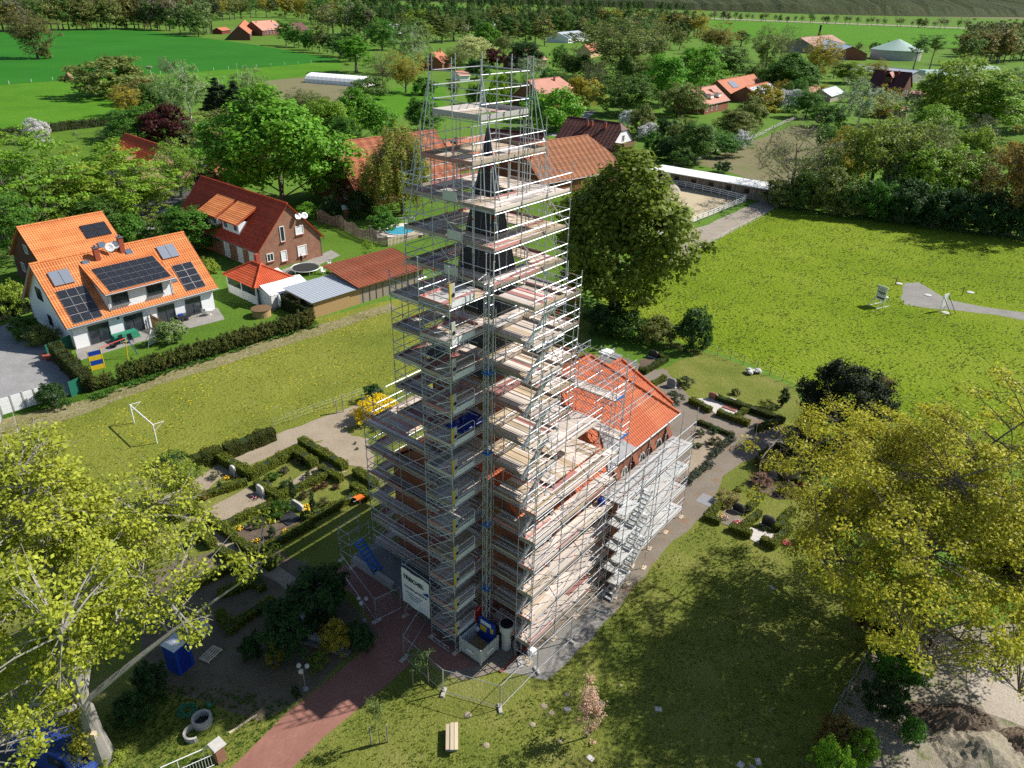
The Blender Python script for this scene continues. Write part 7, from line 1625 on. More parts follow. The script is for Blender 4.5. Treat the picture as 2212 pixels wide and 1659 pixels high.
for x, y, w_, h, lab in ((548, 470, .5, .35, 'pale oval stepping stone on the gravel grave'), (573, 448, .45, .35, 'second pale stepping stone on the gravel grave')): headstone(lab, zq([(x, y)])[0], w_, h, .06, 'stone_pale', .3, flat=True, name='stepping_stone')
headstone('square iron manhole plate set in the gravel path', zr([(400, 905)])[0], 1.5, 1.5, .03, 'stone_grey', E1_, flat=True, name='manhole_cover'); headstone('white marble grave sculpture base on the rear lawn', (1310, 762), 1.6, 1.3, .2, 'white_paint', E1_, flat=True, name='grave_slab'); headstone('dark grave slab beside the white marble', (1330, 771), 1.4, 1.1, .15, 'stone_grey', E1_, flat=True, name='grave_slab')
headstone('tall old memorial stone on the walled base in the shade', (655, 1372), .9, 1.9, .3, 'stone_grey', E2_); headstone('dark memorial panel beside the tall stone', (700, 1352), 1.6, 1.2, .25, 'stone_dark', E2_)
mw = thing('memorial_wall', 'low stepped concrete wall below the memorial stones', 'wall', ground(690, 1385), CA - PI / 2 + .35)
for i, (x, l, h) in enumerate(((-1.6, 1.3, .55), (-.5, .8, .45), (.9, 1.9, .5))): board('wall_block', (x, 0, h / 2), (l, .35, h), 'concrete', mw)
board('footing', (0, -.3, .08), (4.6, .5, .16), 'concrete_dark', mw)
headstone('rough pinkish boulder headstone among shaded hedges', (442, 1362), .9, .8, .4, 'stone_pale', E2_, True)
for i, (x, y) in enumerate(((1422, 1532), (1225, 1532), (1600, 1652), (1625, 1660), (1638, 1645), (1668, 1270), (1275, 1638))): headstone(['grey lawn plate in the dappled shade', 'dark lawn plate left of the pink blossom tree', 'small dark lawn plate at the lower edge', 'second dark lawn plate at the lower edge', 'pale lawn plate at the lower edge', 'small white grave lantern plate on the lawn', 'square lawn plate below the blossom tree'][i], (x, y), .42, .34, .05, 'stone_grey' if i % 2 else 'stone_pale', .4 * i, flat=True, name='lawn_plate')
rk = thing('rock_pile', 'heap of broken stones at the meadow fence', 'rocks', ground(1628, 806)); rn = random.Random(4)
for i in range(9): m = MB(); s = rn.uniform(.22, .42); m.lathe([(s * .6, -s * .4), (s, 0), (s * .7, s * .4), (s * .2, s * .55)], 6); o = m.build('rock', 'stone_pale', rk, loc=(rn.uniform(-.7, .7), rn.uniform(-.4, .4), s * .5 + rn.uniform(0, .3)), rz=rn.uniform(0, 3)); o.rotation_euler = (rn.uniform(-.4, .4), rn.uniform(-.4, .4), rn.uniform(0, 6))
sheet('pebble_grave', 'ballast_pebbles', zr([(330, 300), (420, 300), (520, 340), (590, 375), (560, 405), (460, 400), (400, 350)]), .05); sheet('pale_gravel_grave', 'ballast_pebbles', zq([(500, 380), (590, 400), (700, 440), (640, 490), (560, 500), (470, 450)]), .05)
sheet('mulch_bed', 'grave_soil', zr([(330, 470), (380, 460), (550, 540), (420, 660), (290, 800), (270, 700)]), .045, .1, .5); sheet('dark_grave_bed', 'dark_soil', zr([(0, 70), (70, 50), (120, 90), (30, 135), (0, 130)]), .045); sheet('bare_grave', 'grave_soil', zl([(180, 470), (460, 320), (590, 410), (310, 560)]), .045, .08, .5)
sheet('flower_bed', 'dark_soil', zl([(370, 590), (620, 470), (800, 520), (640, 640), (480, 690), (400, 640)]), .045, .1, .5); sheet('shrub_bed', 'grave_soil', zl([(700, 290), (950, 150), (1050, 230), (850, 240), (720, 330)]), .045, .1, .5); sheet('upper_bed', 'grave_soil', zl([(860, 60), (1000, 0), (1180, 30), (1200, 200), (1060, 190)]), .045, .15, .5); sheet('pansy_bed', 'gravel_path', zq([(240, 330), (330, 230), (480, 340), (420, 400)]), .045); sheet('rhododendron_bed', 'dark_soil', zr([(620, 800), (740, 750), (980, 830), (1000, 900), (820, 900), (700, 850)]), .045, .1, .5)

# ------------------------------------------------------------------ site fence
def fence_panel(a, b, label, lean=0.0):
    A, B = ground(*a), ground(*b); d = B - A; L = d.length; t = thing('site_fence_panel', label, 'fence', A, math.atan2(d.y, d.x), 'temporary site fence')
    for x in (.03, L - .03): rod('frame_post', (x, 0, .08), (x, lean, 2.0), .022, 'galvanised', t)
    for z in (.15, 1.98): rod('frame_rail', (.03, lean * z / 2, z), (L - .03, lean * z / 2, z), .02, 'galvanised', t)
    m = MB()
    for i in range(int(L / .11)): x = .06 + i * .11; m.face([(x - .003, lean * .07, .15), (x + .003, lean * .07, .15), (x + .003, lean, 1.98), (x - .003, lean, 1.98)])
    for i in range(8): z = .3 + i * .22; m.face([(.03, lean * z / 2, z - .004), (L - .03, lean * z / 2, z - .004), (L - .03, lean * z / 2, z + .004), (.03, lean * z / 2, z + .004)])
    m.build('wire_mesh', 'galvanised', t); return t
FP = [(743, 1246), (813, 1343)]; fence_panel(FP[0], FP[1], 'site fence panel in the shade left of the plaza')
for i, (a, b, lab) in enumerate((((873, 1423), (926, 1338), 'site fence panel beside the banner scaffold'), ((873, 1423), (958, 1497), 'site fence panel behind the staked young tree'), ((958, 1497), (1080, 1532), 'front site fence panel on the lawn before the hoist'), ((1080, 1532), (1160, 1450), 'site fence panel from the front corner to the gravel'), ((1160, 1450), (1232, 1386), 'site fence panel along the pale apron'), ((1232, 1386), (1298, 1320), 'last site fence panel before the stairs'), ((813, 1343), (868, 1316), 'short site fence panel below the stone platform'), ((1395, 1178), (1330, 1220), 'loose fence panel leaning on the rear scaffold'))): fence_panel(a, b, lab, .5 if i == 7 else 0)
for i, (x, y) in enumerate(((813, 1343), (873, 1423), (958, 1497), (1080, 1532), (1160, 1450), (1232, 1386), (1298, 1320))):
    b = ground(x, y); o = thing('concrete_block', ['concrete fence foot in the shaded plaza', 'concrete fence foot at the path edge', 'concrete fence foot by the young tree', 'concrete fence foot at the front corner', 'concrete fence foot on the pale apron', 'concrete fence foot in the middle of the gravel run', 'concrete fence foot nearest the stairs'][i], 'fence foot', b, .7 + i * .35, 'concrete feet of the site fence'); m = MB(); m.prism([(-.36, -.12), (.36, -.12), (.36, .12), (-.36, .12)], 0, .14, 0, [(-.33, -.09), (.33, -.09), (.33, .09), (-.33, .09)]); m.build('block', 'concrete', o)
# ------------------------------------------------------------------ van at the kerb
ra_, rb_ = ground(8, 1592, 2.0), ground(62, 1541, 2.0); rd = (rb_ - ra_); rd.z = 0; vw = 1.9; ax_ = rd.normalized(); fx = Vector((ax_.y, -ax_.x, 0))
van = thing('delivery_van', 'dark blue delivery van with black roof rack parked under the lime tree', 'van', (ra_ + rd.normalized() * vw / 2).xy.to_3d() + fx * 2.4, math.atan2(fx.y, fx.x))
plain('van_blue', (.035, .075, .30), .22, .2, .06, 1.0, spec=.5)
m = MB(); sec = [(-.93, .35), (.93, .35), (.95, 1.0), (.86, 1.85), (.70, 1.98), (-.70, 1.98), (-.86, 1.85), (-.95, 1.0)]
prof = [(-2.4, 1.0, 0), (-2.3, 1.0, 1), (.9, 1.0, 1), (1.35, .97, .9), (1.75, .95, .52), (2.3, .92, .42), (2.45, .85, .25)]
rows_ = []
for x, sw, k in prof:
    if k == 0: k = .96
    rows_.append([(x, y * sw, .35 + (z - .35) * (k if z > .5 else 1)) for y, z in sec])
k0 = 0
for r in rows_: m.v += r
for i in range(len(rows_) - 1):
    for j in range(8): a = i * 8; m.f.append((a + j, a + (j + 1) % 8, a + 8 + (j + 1) % 8, a + 8 + j)); m.m.append(0)
m.f.append(tuple(range(8))); m.m.append(0); m.f.append(tuple(range(len(m.v) - 8, len(m.v)))[::-1]); m.m.append(0)
body = m.build('body', 'van_blue', van)
m = MB(); m.face([(1.38, -.72, 1.80), (1.38, .72, 1.80), (1.78, .76, 1.22), (1.78, -.76, 1.22)]); m.build('windscreen', 'window_glass', van, loc=(.03, 0, .03))
for sy in (-1, 1):
    m = MB(); m.face([(.3, sy * .965, 1.1), (1.4, sy * .945, 1.1), (1.25, sy * .89, 1.6), (.3, sy * .90, 1.65)]); m.build('side_window', 'window_glass', van, loc=(0, sy * .01, 0))
    board('mirror', (1.25, sy * 1.1, 1.25), (.18, .2, .28), 'black', van)
    for x in (-1.5, 1.6):
        m = MB(); m.lathe([(.1, -.1), (.33, -.09), (.34, .09), (.1, .1)], 18); o = m.build('wheel', 'rubber', van, loc=(x, sy * .86, .34)); o.rotation_euler = (PI / 2, 0, 0); m = MB(); m.lathe([(.19, -.11), (.19, .11)], 14); m.build('rim', 'aluminium', o)
    board('headlight', (2.40, sy * .62, .75), (.12, .4, .22), 'window_glass_blue', van)
    m = MB(); m.tube([(-2.35, sy * .82, 2.08), (.9, sy * .82, 2.08)], .025); m.tube([(-2.35, sy * .82, 2.08), (-2.35, sy * .8, 1.95)], .025); m.tube([(.8, sy * .82, 2.08), (.8, sy * .8, 1.95)], .025); m.build('rack_rail', 'black', van)
for i in range(11): rod('rack_bar', (-2.3 + i * .32, -.82, 2.09), (-2.3 + i * .32, .82, 2.09), .018, 'black', van)
for y in (-.4, 0, .4): rod('rack_rod', (-2.3, y, 2.08), (.9, y, 2.08), .008, 'black', van)
rod('roof_pole', (-2.5, -.7, 2.12), (-2.5, .75, 2.12), .03, 'aluminium', van); lettering('lettering', 'ORION', .42, 'white_paint', van, (-1.0, -.93, 1.35), (PI / 2 - .12, 0, 0), .003, .01)
# ------------------------------------------------------------------ lower left corner
pb = ground(476, 1640); gp = thing('gate_pillar', 'square brick gate pillar with pale cover slab', 'pillar', pb, CA + .0); board('shaft', (0, 0, .6), (.5, .5, 1.2), 'brick_tan', gp); m = MB(); m.prism([(-.37, -.37), (.37, -.37), (.37, .37), (-.37, .37)], 1.2, 1.28, 0, [(-.34, -.34), (.34, -.34), (.34, .34), (-.34, .34)]); m.build('cover_slab', 'stone_pale', gp)
rail_a = pb + Vector((-.1, -.5, 0)); rg = thing('handrail_gate', 'white railing with thin bars next to the brick gate pillar', 'railing', rail_a, math.atan2(-.62, -1)); 
for z in (.25, 1.05): rod('rail', (0, 0, z), (2.6, 0, z), .022, 'white_paint', rg)
for i in range(18): rod('bar', (.1 + i * .145, 0, .25), (.1 + i * .145, 0, 1.05 + .1 * (i % 3 == 0)), .01, 'white_paint', rg)
hr = thing('white_handrail', 'single white handrail above the dark steps', 'railing', pb + Vector((-.5, .05, 0)), math.atan2(-.62, -1)); rod('rail', (0, 0, .95), (2.4, 0, .95), .03, 'white_paint', hr)
for x in (.3, 1.6): rod('rail_post', (x, 0, 0), (x, 0, .95), .022, 'white_paint', hr)
for i, (x, y, lab) in enumerate(((438, 1562, 'round concrete well ring with dark water beside the hose'), (420, 1588, 'overgrown half ring of broken concrete'))):
    b = ground(x, y); t = thing('well_ring', lab, 'well', b, 0, 'concrete rings'); m = MB(); n = 20; k = 20 if i == 0 else 11
    for j in range(k):
        a0, a1 = 2 * PI * j / n + 2, 2 * PI * (j + 1) / n + 2
        q = [(r * math.cos(a), r * math.sin(a)) for r, a in ((.42, a0), (.55, a0), (.55, a1), (.42, a1))]; m.prism([q[0], q[1], q[2], q[3]], 0, .5 - .15 * i)
    m.build('ring', 'concrete', t); 
    if i == 0: m = MB(); m.lathe([(.41, .06), (.41, .08)], 20); m.build('water', 'stone_dark', t)
b = ground(405, 1537); hs_ = thing('garden_hose', 'tangled teal garden hose beside the well ring', 'hose', b); m = MB(); rn = random.Random(2); pts = []
for i in range(160): a = i * .31; r = .35 + .12 * math.sin(i * .37) + rn.uniform(-.03, .03); pts.append((r * math.cos(a) * 1.3, r * math.sin(a), .03 + .0012 * i))
m.tube(pts, .016, 5); m.build('tube', 'tarp_green', hs_)
b = ground(452, 1527); wc_ = thing('watering_can', 'green plastic watering can near the well ring', 'watering can', b, .4); m = MB(); m.lathe([(.13, 0), (.14, .1), (.11, .26), (.07, .3)], 12); m.build('body', 'tarp_green', wc_); m = MB(); m.tube([(.1, 0, .05), (.26, 0, .2), (.34, 0, .36)], [.03, .022, .03], 6); m.build('spout', 'tarp_green', wc_); m = MB(); m.tube([(-.1, 0, .08), (-.2, 0, .18), (-.16, 0, .32), (0, 0, .34)], .014, 5); m.build('handle', 'tarp_green', wc_)
b = ground(525, 1568); o = beam('plank', b + Vector((-.62, -.5, .03)), b + Vector((.55, .72, .03)), .12, .05, 'wood_pale', None); tag(o, 'single weathered plank lying in the grass by the red path', 'plank')
b = ground(456, 1415); pa_ = thing('pallet', 'pale wooden pallet lying in the shaded grass', 'pallet', b, CA + .25)
for i in range(5): board('slat', (0, -.34 + i * .17, .12), (1.2, .1, .022), 'wood_pale', pa_)
for x in (-.54, 0, .54): board('bearer', (x, 0, .06), (.1, .8, .08), 'wood_pale', pa_)
b = ground(392, 1440); ca = thing('toilet_cabin', 'blue site toilet cabin with pale domed roof under the lime branches', 'toilet cabin', b, CA + .2); board('cabin', (0, 0, 1.05), (1.1, 1.1, 2.1), 'blue_paint', ca); m = MB(); m.prism([(-.6, -.6), (.6, -.6), (.6, .6), (-.6, .6)], 2.1, 2.32, 0, [(-.4, -.4), (.4, -.4), (.4, .4), (-.4, .4)]); m.build('roof', 'grey_corrugated', ca); board('door', (0, -.56, 1.0), (.7, .03, 1.8), 'tarp_blue', ca)
for i, (x, y, lab) in enumerate(((660, 1488, 'three-armed globe lamp post beside the red brick path'), (786, 1340, 'three-armed globe lamp post in the shaded plaza'))):
    b = ground(x, y); lp = thing('path_lamp', lab, 'lamp', b, .5, 'lamps of the church path'); m = MB(); m.lathe([(.2, 0), (.16, .1), (.05, .2)], 12); m.tube([(0, 0, .2), (0, 0, 1.7)], .035, 8); m.build('post', 'stone_grey', lp)
    for j in range(3):
        a = j * 2.09; p = Vector((.28 * math.cos(a), .28 * math.sin(a), 1.8)); m = MB(); m.tube([(0, 0, 1.6), (p.x, p.y, 1.62), p], .018, 6); m.build('arm', 'stone_grey', lp); m = MB(); m.lathe([(.03, -.14), (.11, -.1), (.15, 0), (.11, .1), (.03, .14)], 12, p); m.build('globe', 'stone_pale', lp, smooth=True)
b = ground(975, 1602); bt = thing('picnic_bench', 'weathered wooden table bench on the front lawn', 'bench', b, PI / 2 + .08)
for y in (-.28, -.05): board('seat_plank', (0, y, .46), (1.7, .2, .06), 'wood_pale', bt)
board('seat_plank', (0, .2, .42), (1.6, .2, .06), 'wood_pale', bt)
for x in (-.6, .6): board('leg', (x, 0, .22), (.1, .6, .42), 'wood_weathered', bt)
lg = thing('log_pile', 'red handled tools and white sacks at the scaffold foot', 'tools', ground(1148, 1410), 0); m = MB(); m.lathe([(.3, 0), (.36, .15), (.2, .35)], 9); m.build('sack', 'white_cloth', lg); m = MB(); m.box((-.6, -.1, .12), (.7, .3, .2), .5); m.build('machine', 'black', lg); m = MB(); m.tube([(-.9, -.2, .3), (-.3, .1, .25)], .03); m.build('handle', 'red_paint', lg)
kb = thing('kerb_row', 'low red brick edging across the apron before the hoist', 'kerb', chw(-2.6, -3.0), CA); m = MB()
for i in range(16): board('brick', (i * .25, 0, .04), (.235, .11, .12), 'brick_chimney', kb)
o = board('plank', chw(-.9, -2.9, .05), (2.2, .3, .05), 'plank_grey', None, CA + .9); tag(o, 'grey scaffold board lying on the ground behind the hoist cage', 'plank')
b = ground(1180, 1470)
# ------------------------------------------------------------------ sports ground
ga_, gb2 = ground(288, 912), ground(342, 960)
gl = thing('football_goal', 'white football goal frame on the sports ground', 'goal', (ga_ + gb2) / 2, math.atan2((gb2 - ga_).y, (gb2 - ga_).x)); GL = 5.0; GH = 2.0
for x in (-GL / 2, GL / 2):
    rod('goal_post', (x, 0, 0), (x, 0, GH), .06, 'white_paint', gl, 8); rod('net_arm', (x, 0, GH), (x, 1.0, GH - .05), .025, 'white_paint', gl); rod('net_arm', (x, 1.0, GH - .05), (x, 0, GH - .7), .02, 'white_paint', gl); rod('net_arm', (x - .4, .3, GH - .4), (x, 0, GH), .02, 'white_paint', gl)
rod('crossbar', (-GL / 2, 0, GH), (GL / 2, 0, GH), .06, 'white_paint', gl, 8)
def post_row(label, name, pts, n, h=1.2, r=.05, mat='wood_weathered', wire=True, group=None):
    P = [ground(*p) for p in pts]; Ls = [(b - a).length for a, b in zip(P, P[1:])]; T_ = sum(Ls); t = thing(name, label, 'fence', P[0], 0, group); Q = []
    for i in range(n):
        s = T_ * i / (n - 1); k = 0
        while k < len(Ls) - 1 and s > Ls[k]: s -= Ls[k]; k += 1
        q = P[k].lerp(P[k + 1], s / Ls[k]) - P[0]; Q.append(q); rod('post', q, q + Vector((0, 0, h)), r, mat, t)
    if wire:
        for z in (.4, .8, 1.1):
            m = MB(); m.tube([q + Vector((0, 0, z * h / 1.2)) for q in Q], .006, 3); m.build('wire', 'galvanised', t)
    return t
post_row('wire fence with thin posts between sports ground and graves', 'wire_fence', [(590, 925), (690, 890), (740, 873), (800, 850)], 6, 1.1, .03)
post_row('wooden posts of the wire fence behind the churchyard', 'wire_fence', [(1490, 752), (1560, 770), (1640, 800), (1720, 835)], 9, 1.1, .04); post_row('dark thin posts along the sandy lane', 'wire_fence', [(1415, 590), (1475, 560), (1560, 515), (1650, 470)], 12, 1.0, .03)
post_row('white posts along the far edge of the dandelion pasture', 'wire_fence', [(20, 182), (110, 174), (210, 168), (420, 156), (560, 144), (725, 132)], 20, 1.3, .10, 'white_paint', False); post_row('pale stakes before the far farm buildings', 'wire_fence', [(300, 62), (370, 66), (430, 75)], 9, 1.3, .15, 'wood_pale', False)
post_row('slanted dark churchyard fence below the beech', 'wire_fence', [(1880, 1402), (1850, 1460), (1790, 1560)], 7, 1.1, .03, 'dark_frame')
for x, y, lab in ((742, 890, 'tall wooden post at the edge of the sports ground'), (728, 893, 'shorter wooden post next to the tall one')): o = rod('fence_post', ground(x, y), ground(x, y) + Vector((0, 0, 2.0 if x > 735 else 1.5)), .06, 'wood_weathered', None); tag(o, lab, 'post', 'posts at the sports ground edge')
# ------------------------------------------------------------------ terraces and gardens
def chair(label, pt, mat, rz, group=None):
    b = ground(*pt); t = thing('garden_chair', label, 'chair', b, rz, group); board('seat', (0, 0, .44), (.5, .5, .05), mat, t); board('backrest', (0, .25, .75), (.5, .05, .6), mat, t)
    for x in (-.22, .22):
        for y in (-.22, .22): rod('leg', (x, y, 0), (x * .95, y * .95, .44), .025, mat, t)
    for x in (-.26, .26): board('armrest', (x, 0, .65), (.05, .5, .04), mat, t)
    return t
b = ground(272, 732); tb_ = thing('covered_table', 'garden table under a dark green tarpaulin', 'table', b, wang); m = MB(); m.prism([(-1.5, -.6), (1.5, -.6), (1.5, .6), (-1.5, .6)], .05, .82, 0, [(-1.35, -.5), (1.35, -.5), (1.35, .5), (-1.35, .5)]); m.build('tarpaulin', 'tarp_green', tb_)
chair('left black chair before the covered table', (266, 742), 'black', wang + .2, 'black terrace chairs'); chair('right black chair before the covered table', (284, 740), 'black', wang - .1, 'black terrace chairs')
b = ground(247, 750); fb2 = thing('fire_bowl', 'black round fire bowl on the terrace', 'fire bowl', b); m = MB(); m.lathe([(.2, 0), (.25, .15), (.45, .3), (.48, .45), (.42, .42), (.2, .25)], 16); m.build('bowl', 'black', fb2)
b = ground(227, 723); o = board('leaning_board', b + Vector((0, 0, .6)), (.9, .05, 1.2), 'wood_pale', None, wang); o.rotation_euler = (-.15, 0, wang); tag(o, 'pale board leaning by the terrace door', 'board')
b = ground(333, 745); sw_ = thing('white_trellis', 'white slatted triangle play frame beside the terrace screen', 'play frame', b, wang + .3)
for i in range(8): board('slat', (0, 0, .3 + i * .2), (1.6 * (1 - i / 9), .04, .1), 'white_paint', sw_)
for s_ in (-1, 1): beam('frame_bar', (s_ * .85, 0, 0), (0, 0, 1.95), .06, .06, 'white_paint', sw_); beam('frame_bar', (s_ * .7, .9, 0), (0, 0, 1.95), .05, .05, 'white_paint', sw_)
sc = ground(330, 708); ss = thing('terrace_screen', 'dark slatted privacy screen between the two terraces', 'screen', sc, wang - PI / 2 + .1)
for i in range(18): board('slat', (i * .17, 0, .9), (.1, .04, 1.8 - i * .02), 'wood_brown', ss)
for z in (.3, 1.4): board('rail', (1.5, .04, z), (3.1, .04, .1), 'wood_brown', ss)
b = ground(396, 692); tl = thing('small_trailer', 'dark garden trailer with blue tub on the right terrace', 'trailer', b, wang); board('bed', (0, 0, .55), (1.7, .8, .4), 'stone_dark', tl)
for x in (-.3, .3): m = MB(); m.lathe([(.2, -.06), (.22, 0), (.2, .06)], 12); o = m.build('wheel', 'rubber', tl, loc=(x, -.45, .22)); o.rotation_euler = (PI / 2, 0, 0)
board('tub', (-.2, 0, .82), (.5, .4, .22), 'blue_paint', tl); rod('drawbar', (-.8, 0, .5), (-1.4, 0, .3), .03, 'black', tl)
chair('grey chair by the right terrace door', (443, 682), 'aluminium', wang + 2.4); b = ground(455, 680); o = thing('round_table', 'small white round table at the house corner', 'table', b); m = MB(); m.lathe([(.45, .70), (.45, .74)], 16); m.build('top', 'white_paint', o); m = MB(); m.lathe([(.25, 0), (.05, .05), (.04, .7)], 10); m.build('foot', 'white_paint', o)
b = ground(213, 798); sg = thing('climbing_frame', 'blue and yellow climbing panels with swing beam behind the thuja hedge', 'climbing frame', b, wang - .15)
for i, mt in enumerate(('yellow_paint', 'blue_paint', 'yellow_paint', 'blue_paint')): board('panel', (0, 0, .3 + i * .55), (1.3, .06, .5), mt, sg)
for x in (-.65, .65): rod('upright', (x, 0, 0), (x, 0, 2.4), .05, 'yellow_paint', sg)
rod('swing_beam', (.65, .1, 2.35), (3.6, 1.2, 2.3), .05, 'red_paint', sg)
for x in (0, .6): rod('swing_leg', (3.5 + x * .3, 1.1, 2.3), (3.2 + x * 2.0, .8 + x, 0), .045, 'blue_paint' if x else 'yellow_paint', sg)
for a, b2, lab, h in (((155, 858), (196, 838), 'green mesh fence panel at the end of the thuja hedge', 1.7), ((104, 772), (160, 748), 'green privacy panel beside the white house', 1.5)):
    A, B = ground(*a), ground(*b2); d = B - A; t = thing('green_screen', lab, 'fence', A, math.atan2(d.y, d.x), 'green fence panels'); L = d.length
    for i in range(8): board('strip', (L / 2, 0, h * (i + .5) / 8), (L, .03, h / 8 - .015), 'green_sheet', t)
    for x in (0, L): rod('post', (x, .03, 0), (x, .03, h + .05), .03, 'dark_frame', t)
A, B = ground(-20, 905), ground(106, 866); d = B - A; cf_ = thing('concrete_fence', 'white concrete slab fence at the driveway', 'fence', A, math.atan2(d.y, d.x)); L = d.length; npan = 5
for i in range(npan):
    for j in range(4): board('slab', (L * (i + .5) / npan, 0, .25 + j * .42), (L / npan - .14, .06, .40), 'white_plaster', cf_)
for i in range(npan + 1): board('post', (L * i / npan, 0, .92), (.13, .13, 1.84), 'concrete', cf_)
A = ground(4, 905); gt = thing('steel_gate', 'grey sheet steel gate at the left edge of the driveway fence', 'gate', A, math.atan2(d.y, d.x) + 1.2); board('leaf', (-.8, 0, 1.1), (1.6, .05, 2.0), 'grey_corrugated', gt); board('gate_post', (0, 0, 1.15), (.12, .12, 2.3), 'gutter_zinc', gt)
b = ground(118, 770); o = board('sandbox', b + Vector((0, 0, .2)), (2.2, 1.6, .4), 'brick_chimney', None, wang); tag(o, 'low reddish wooden sandbox by the green privacy panel', 'sandbox')
# trampoline, furniture, person
b = ground(661, 588); tp_ = thing('trampoline', 'round black trampoline on the brick house lawn', 'trampoline', b); m = MB(); m.lathe([(1.85, .72), (1.85, .76)], 28); m.build('mat', 'rubber', tp_); m = MB()
ring = [(2.1 * math.cos(i * PI / 14), 2.1 * math.sin(i * PI / 14), .74) for i in range(29)]; m.tube(ring, .06, 6, cap=False); m.build('rim', 'aluminium', tp_)
for i in range(6): a = i * PI / 3; rod('leg', (2.05 * math.cos(a), 2.05 * math.sin(a), 0), (2.05 * math.cos(a), 2.05 * math.sin(a), .74), .04, 'aluminium', tp_)
b = ground(724, 590); gt_ = thing('garden_table', 'long grey garden table on the brick house lawn', 'table', b, -.55); board('top', (0, 0, .74), (2.2, .9, .05), 'stone_pale', gt_)
for x in (-1, 1):
    for y in (-.35, .35): rod('leg', (x, y, 0), (x, y, .72), .03, 'dark_frame', gt_)
for i, (p, r, lab) in enumerate((((699, 592), 1.2, 'white chair nearest the trampoline'), ((712, 574), .2, 'white chair behind the garden table'), ((738, 583), -.6, 'white chair at the far table side'), ((727, 603), 2.9, 'white chair before the garden table'), ((748, 597), -1.3, 'tall white chair at the table end'))): chair(lab, p, 'white_paint', r, 'white garden chairs')
pb_ = ground(652, 573); per = thing('person', 'person in dark top and shorts standing at the brick house window', 'person', pb_, math.radians(60))
sk_ = [('pelvis', (0, 0, .95), .13), ('belly', (0, 0, 1.12), .13), ('chest', (.02, 0, 1.32), .15), ('neck', (.03, 0, 1.50), .055), ('head', (.04, 0, 1.62), .095), ('crown', (.04, 0, 1.74), .085),
       ('hipL', (0, .1, .9), .1), ('kneeL', (.03, .11, .5), .065), ('ankL', (-.02, .11, .09), .045), ('toeL', (.12, .12, .04), .04), ('hipR', (0, -.1, .9), .1), ('kneeR', (.06, -.11, .5), .065), ('ankR', (.02, -.11, .09), .045), ('toeR', (.16, -.12, .04), .04),
       ('shL', (.02, .19, 1.42), .06), ('elL', (.05, .27, 1.15), .045), ('wrL', (.22, .25, 1.0), .032), ('haL', (.3, .23, .98), .03), ('shR', (.02, -.19, 1.42), .06), ('elR', (.16, -.27, 1.2), .045), ('wrR', (.36, -.22, 1.3), .032), ('haR', (.44, -.2, 1.34), .03)]
ix = {n: i for i, (n, _, _) in enumerate(sk_)}
ed = [('pelvis', 'belly'), ('belly', 'chest'), ('chest', 'neck'), ('neck', 'head'), ('head', 'crown'), ('pelvis', 'hipL'), ('hipL', 'kneeL'), ('kneeL', 'ankL'), ('ankL', 'toeL'), ('pelvis', 'hipR'), ('hipR', 'kneeR'), ('kneeR', 'ankR'), ('ankR', 'toeR'), ('chest', 'shL'), ('shL', 'elL'), ('elL', 'wrL'), ('wrL', 'haL'), ('chest', 'shR'), ('shR', 'elR'), ('elR', 'wrR'), ('wrR', 'haR')]
me = bpy.data.meshes.new('body'); me.from_pydata([p for _, p, _ in sk_], [(ix[a], ix[b]) for a, b in ed], []); bo = obj('body', me, per); mod = bo.modifiers.new('skin', 'SKIN')
for i, (_, _, r) in enumerate(sk_): me.skin_vertices[0].data[i].radius = (r, r)
me.skin_vertices[0].data[0].use_root = True
bo.modifiers.new('sub', 'SUBSURF').levels = 1
dg = bpy.context.evaluated_depsgraph_get(); me2 = bpy.data.meshes.new_from_object(bo.evaluated_get(dg)); bpy.data.objects.remove(bo)
for mt in ('skin', 'cloth_dark', 'hair_dark'): me2.materials.append(MATS[mt])
for p in me2.polygons:
    c = p.center; p.use_smooth = True
    p.material_index = 2 if c.z > 1.66 and c.x < .1 else (1 if (.62 < c.z < 1.47 and abs(c.y) < .22) or (1.2 < c.z < 1.45 and c.x < .1) or c.z < .09 else 0)
obj('body', me2, per)
# picket fence with pool deck
def pickets(label, pts, h=1.5, mat='wood_weathered', step=.28, name='picket_fence', wavy=.15):
    P = [ground(*p) for p in pts]; t = thing(name, label, 'fence', P[0]); k = 0
    for a, b in zip(P, P[1:]):
        d = b - a; L = d.length; ang = math.atan2(d.y, d.x); n = int(L / step)
        for i in range(n):
            p = a.lerp(b, (i + .5) / n) - P[0]; hh = h * (1 + wavy * math.sin(k * .35)); k += 1; board('picket', p + Vector((0, 0, hh / 2)), (.17, .035, hh), mat, t, ang)
        for z in (.4, h * .75): beam('rail', a - P[0] + Vector((0, 0, z)), b - P[0] + Vector((0, 0, z)), .05, .09, mat, t)
pickets('tall brown picket fence with wavy top beside the swimming pool', [(686, 478), (735, 492), (775, 515), (838, 532)], 2.0, 'wood_weathered'); pickets('lower pale picket fence along the pool deck', [(838, 533), (900, 515), (960, 497)], 1.4, 'wood_pale', .3, wavy=0)
b = ground(858, 503); pd = thing('pool_deck', 'raised pale deck around a turquoise swimming pool', 'pool', b, .35); 
for i in range(8): board('deck_board', (0, -3.4 + i * .95, .5), (8, .9, .1), 'plank_pale' if i != 99 else 'plank_grey', pd)
m = MB(); m.lathe([(2.5, .56), (2.5, .60)], 24); m.build('water', 'pool_water', pd, loc=(.3, -1.0, .02)); m = MB(); m.tube([(2.5 * math.cos(i * PI / 12) + .3, 2.5 * math.sin(i * PI / 12) - 1.0, .64) for i in range(25)], .08, 6, cap=False); m.build('pool_rim', 'white_paint', pd)
for x in (-.25, .25): rod('ladder_rail', (x, -2.6, .5), (x, -2.6, 1.4), .03, 'aluminium', pd)
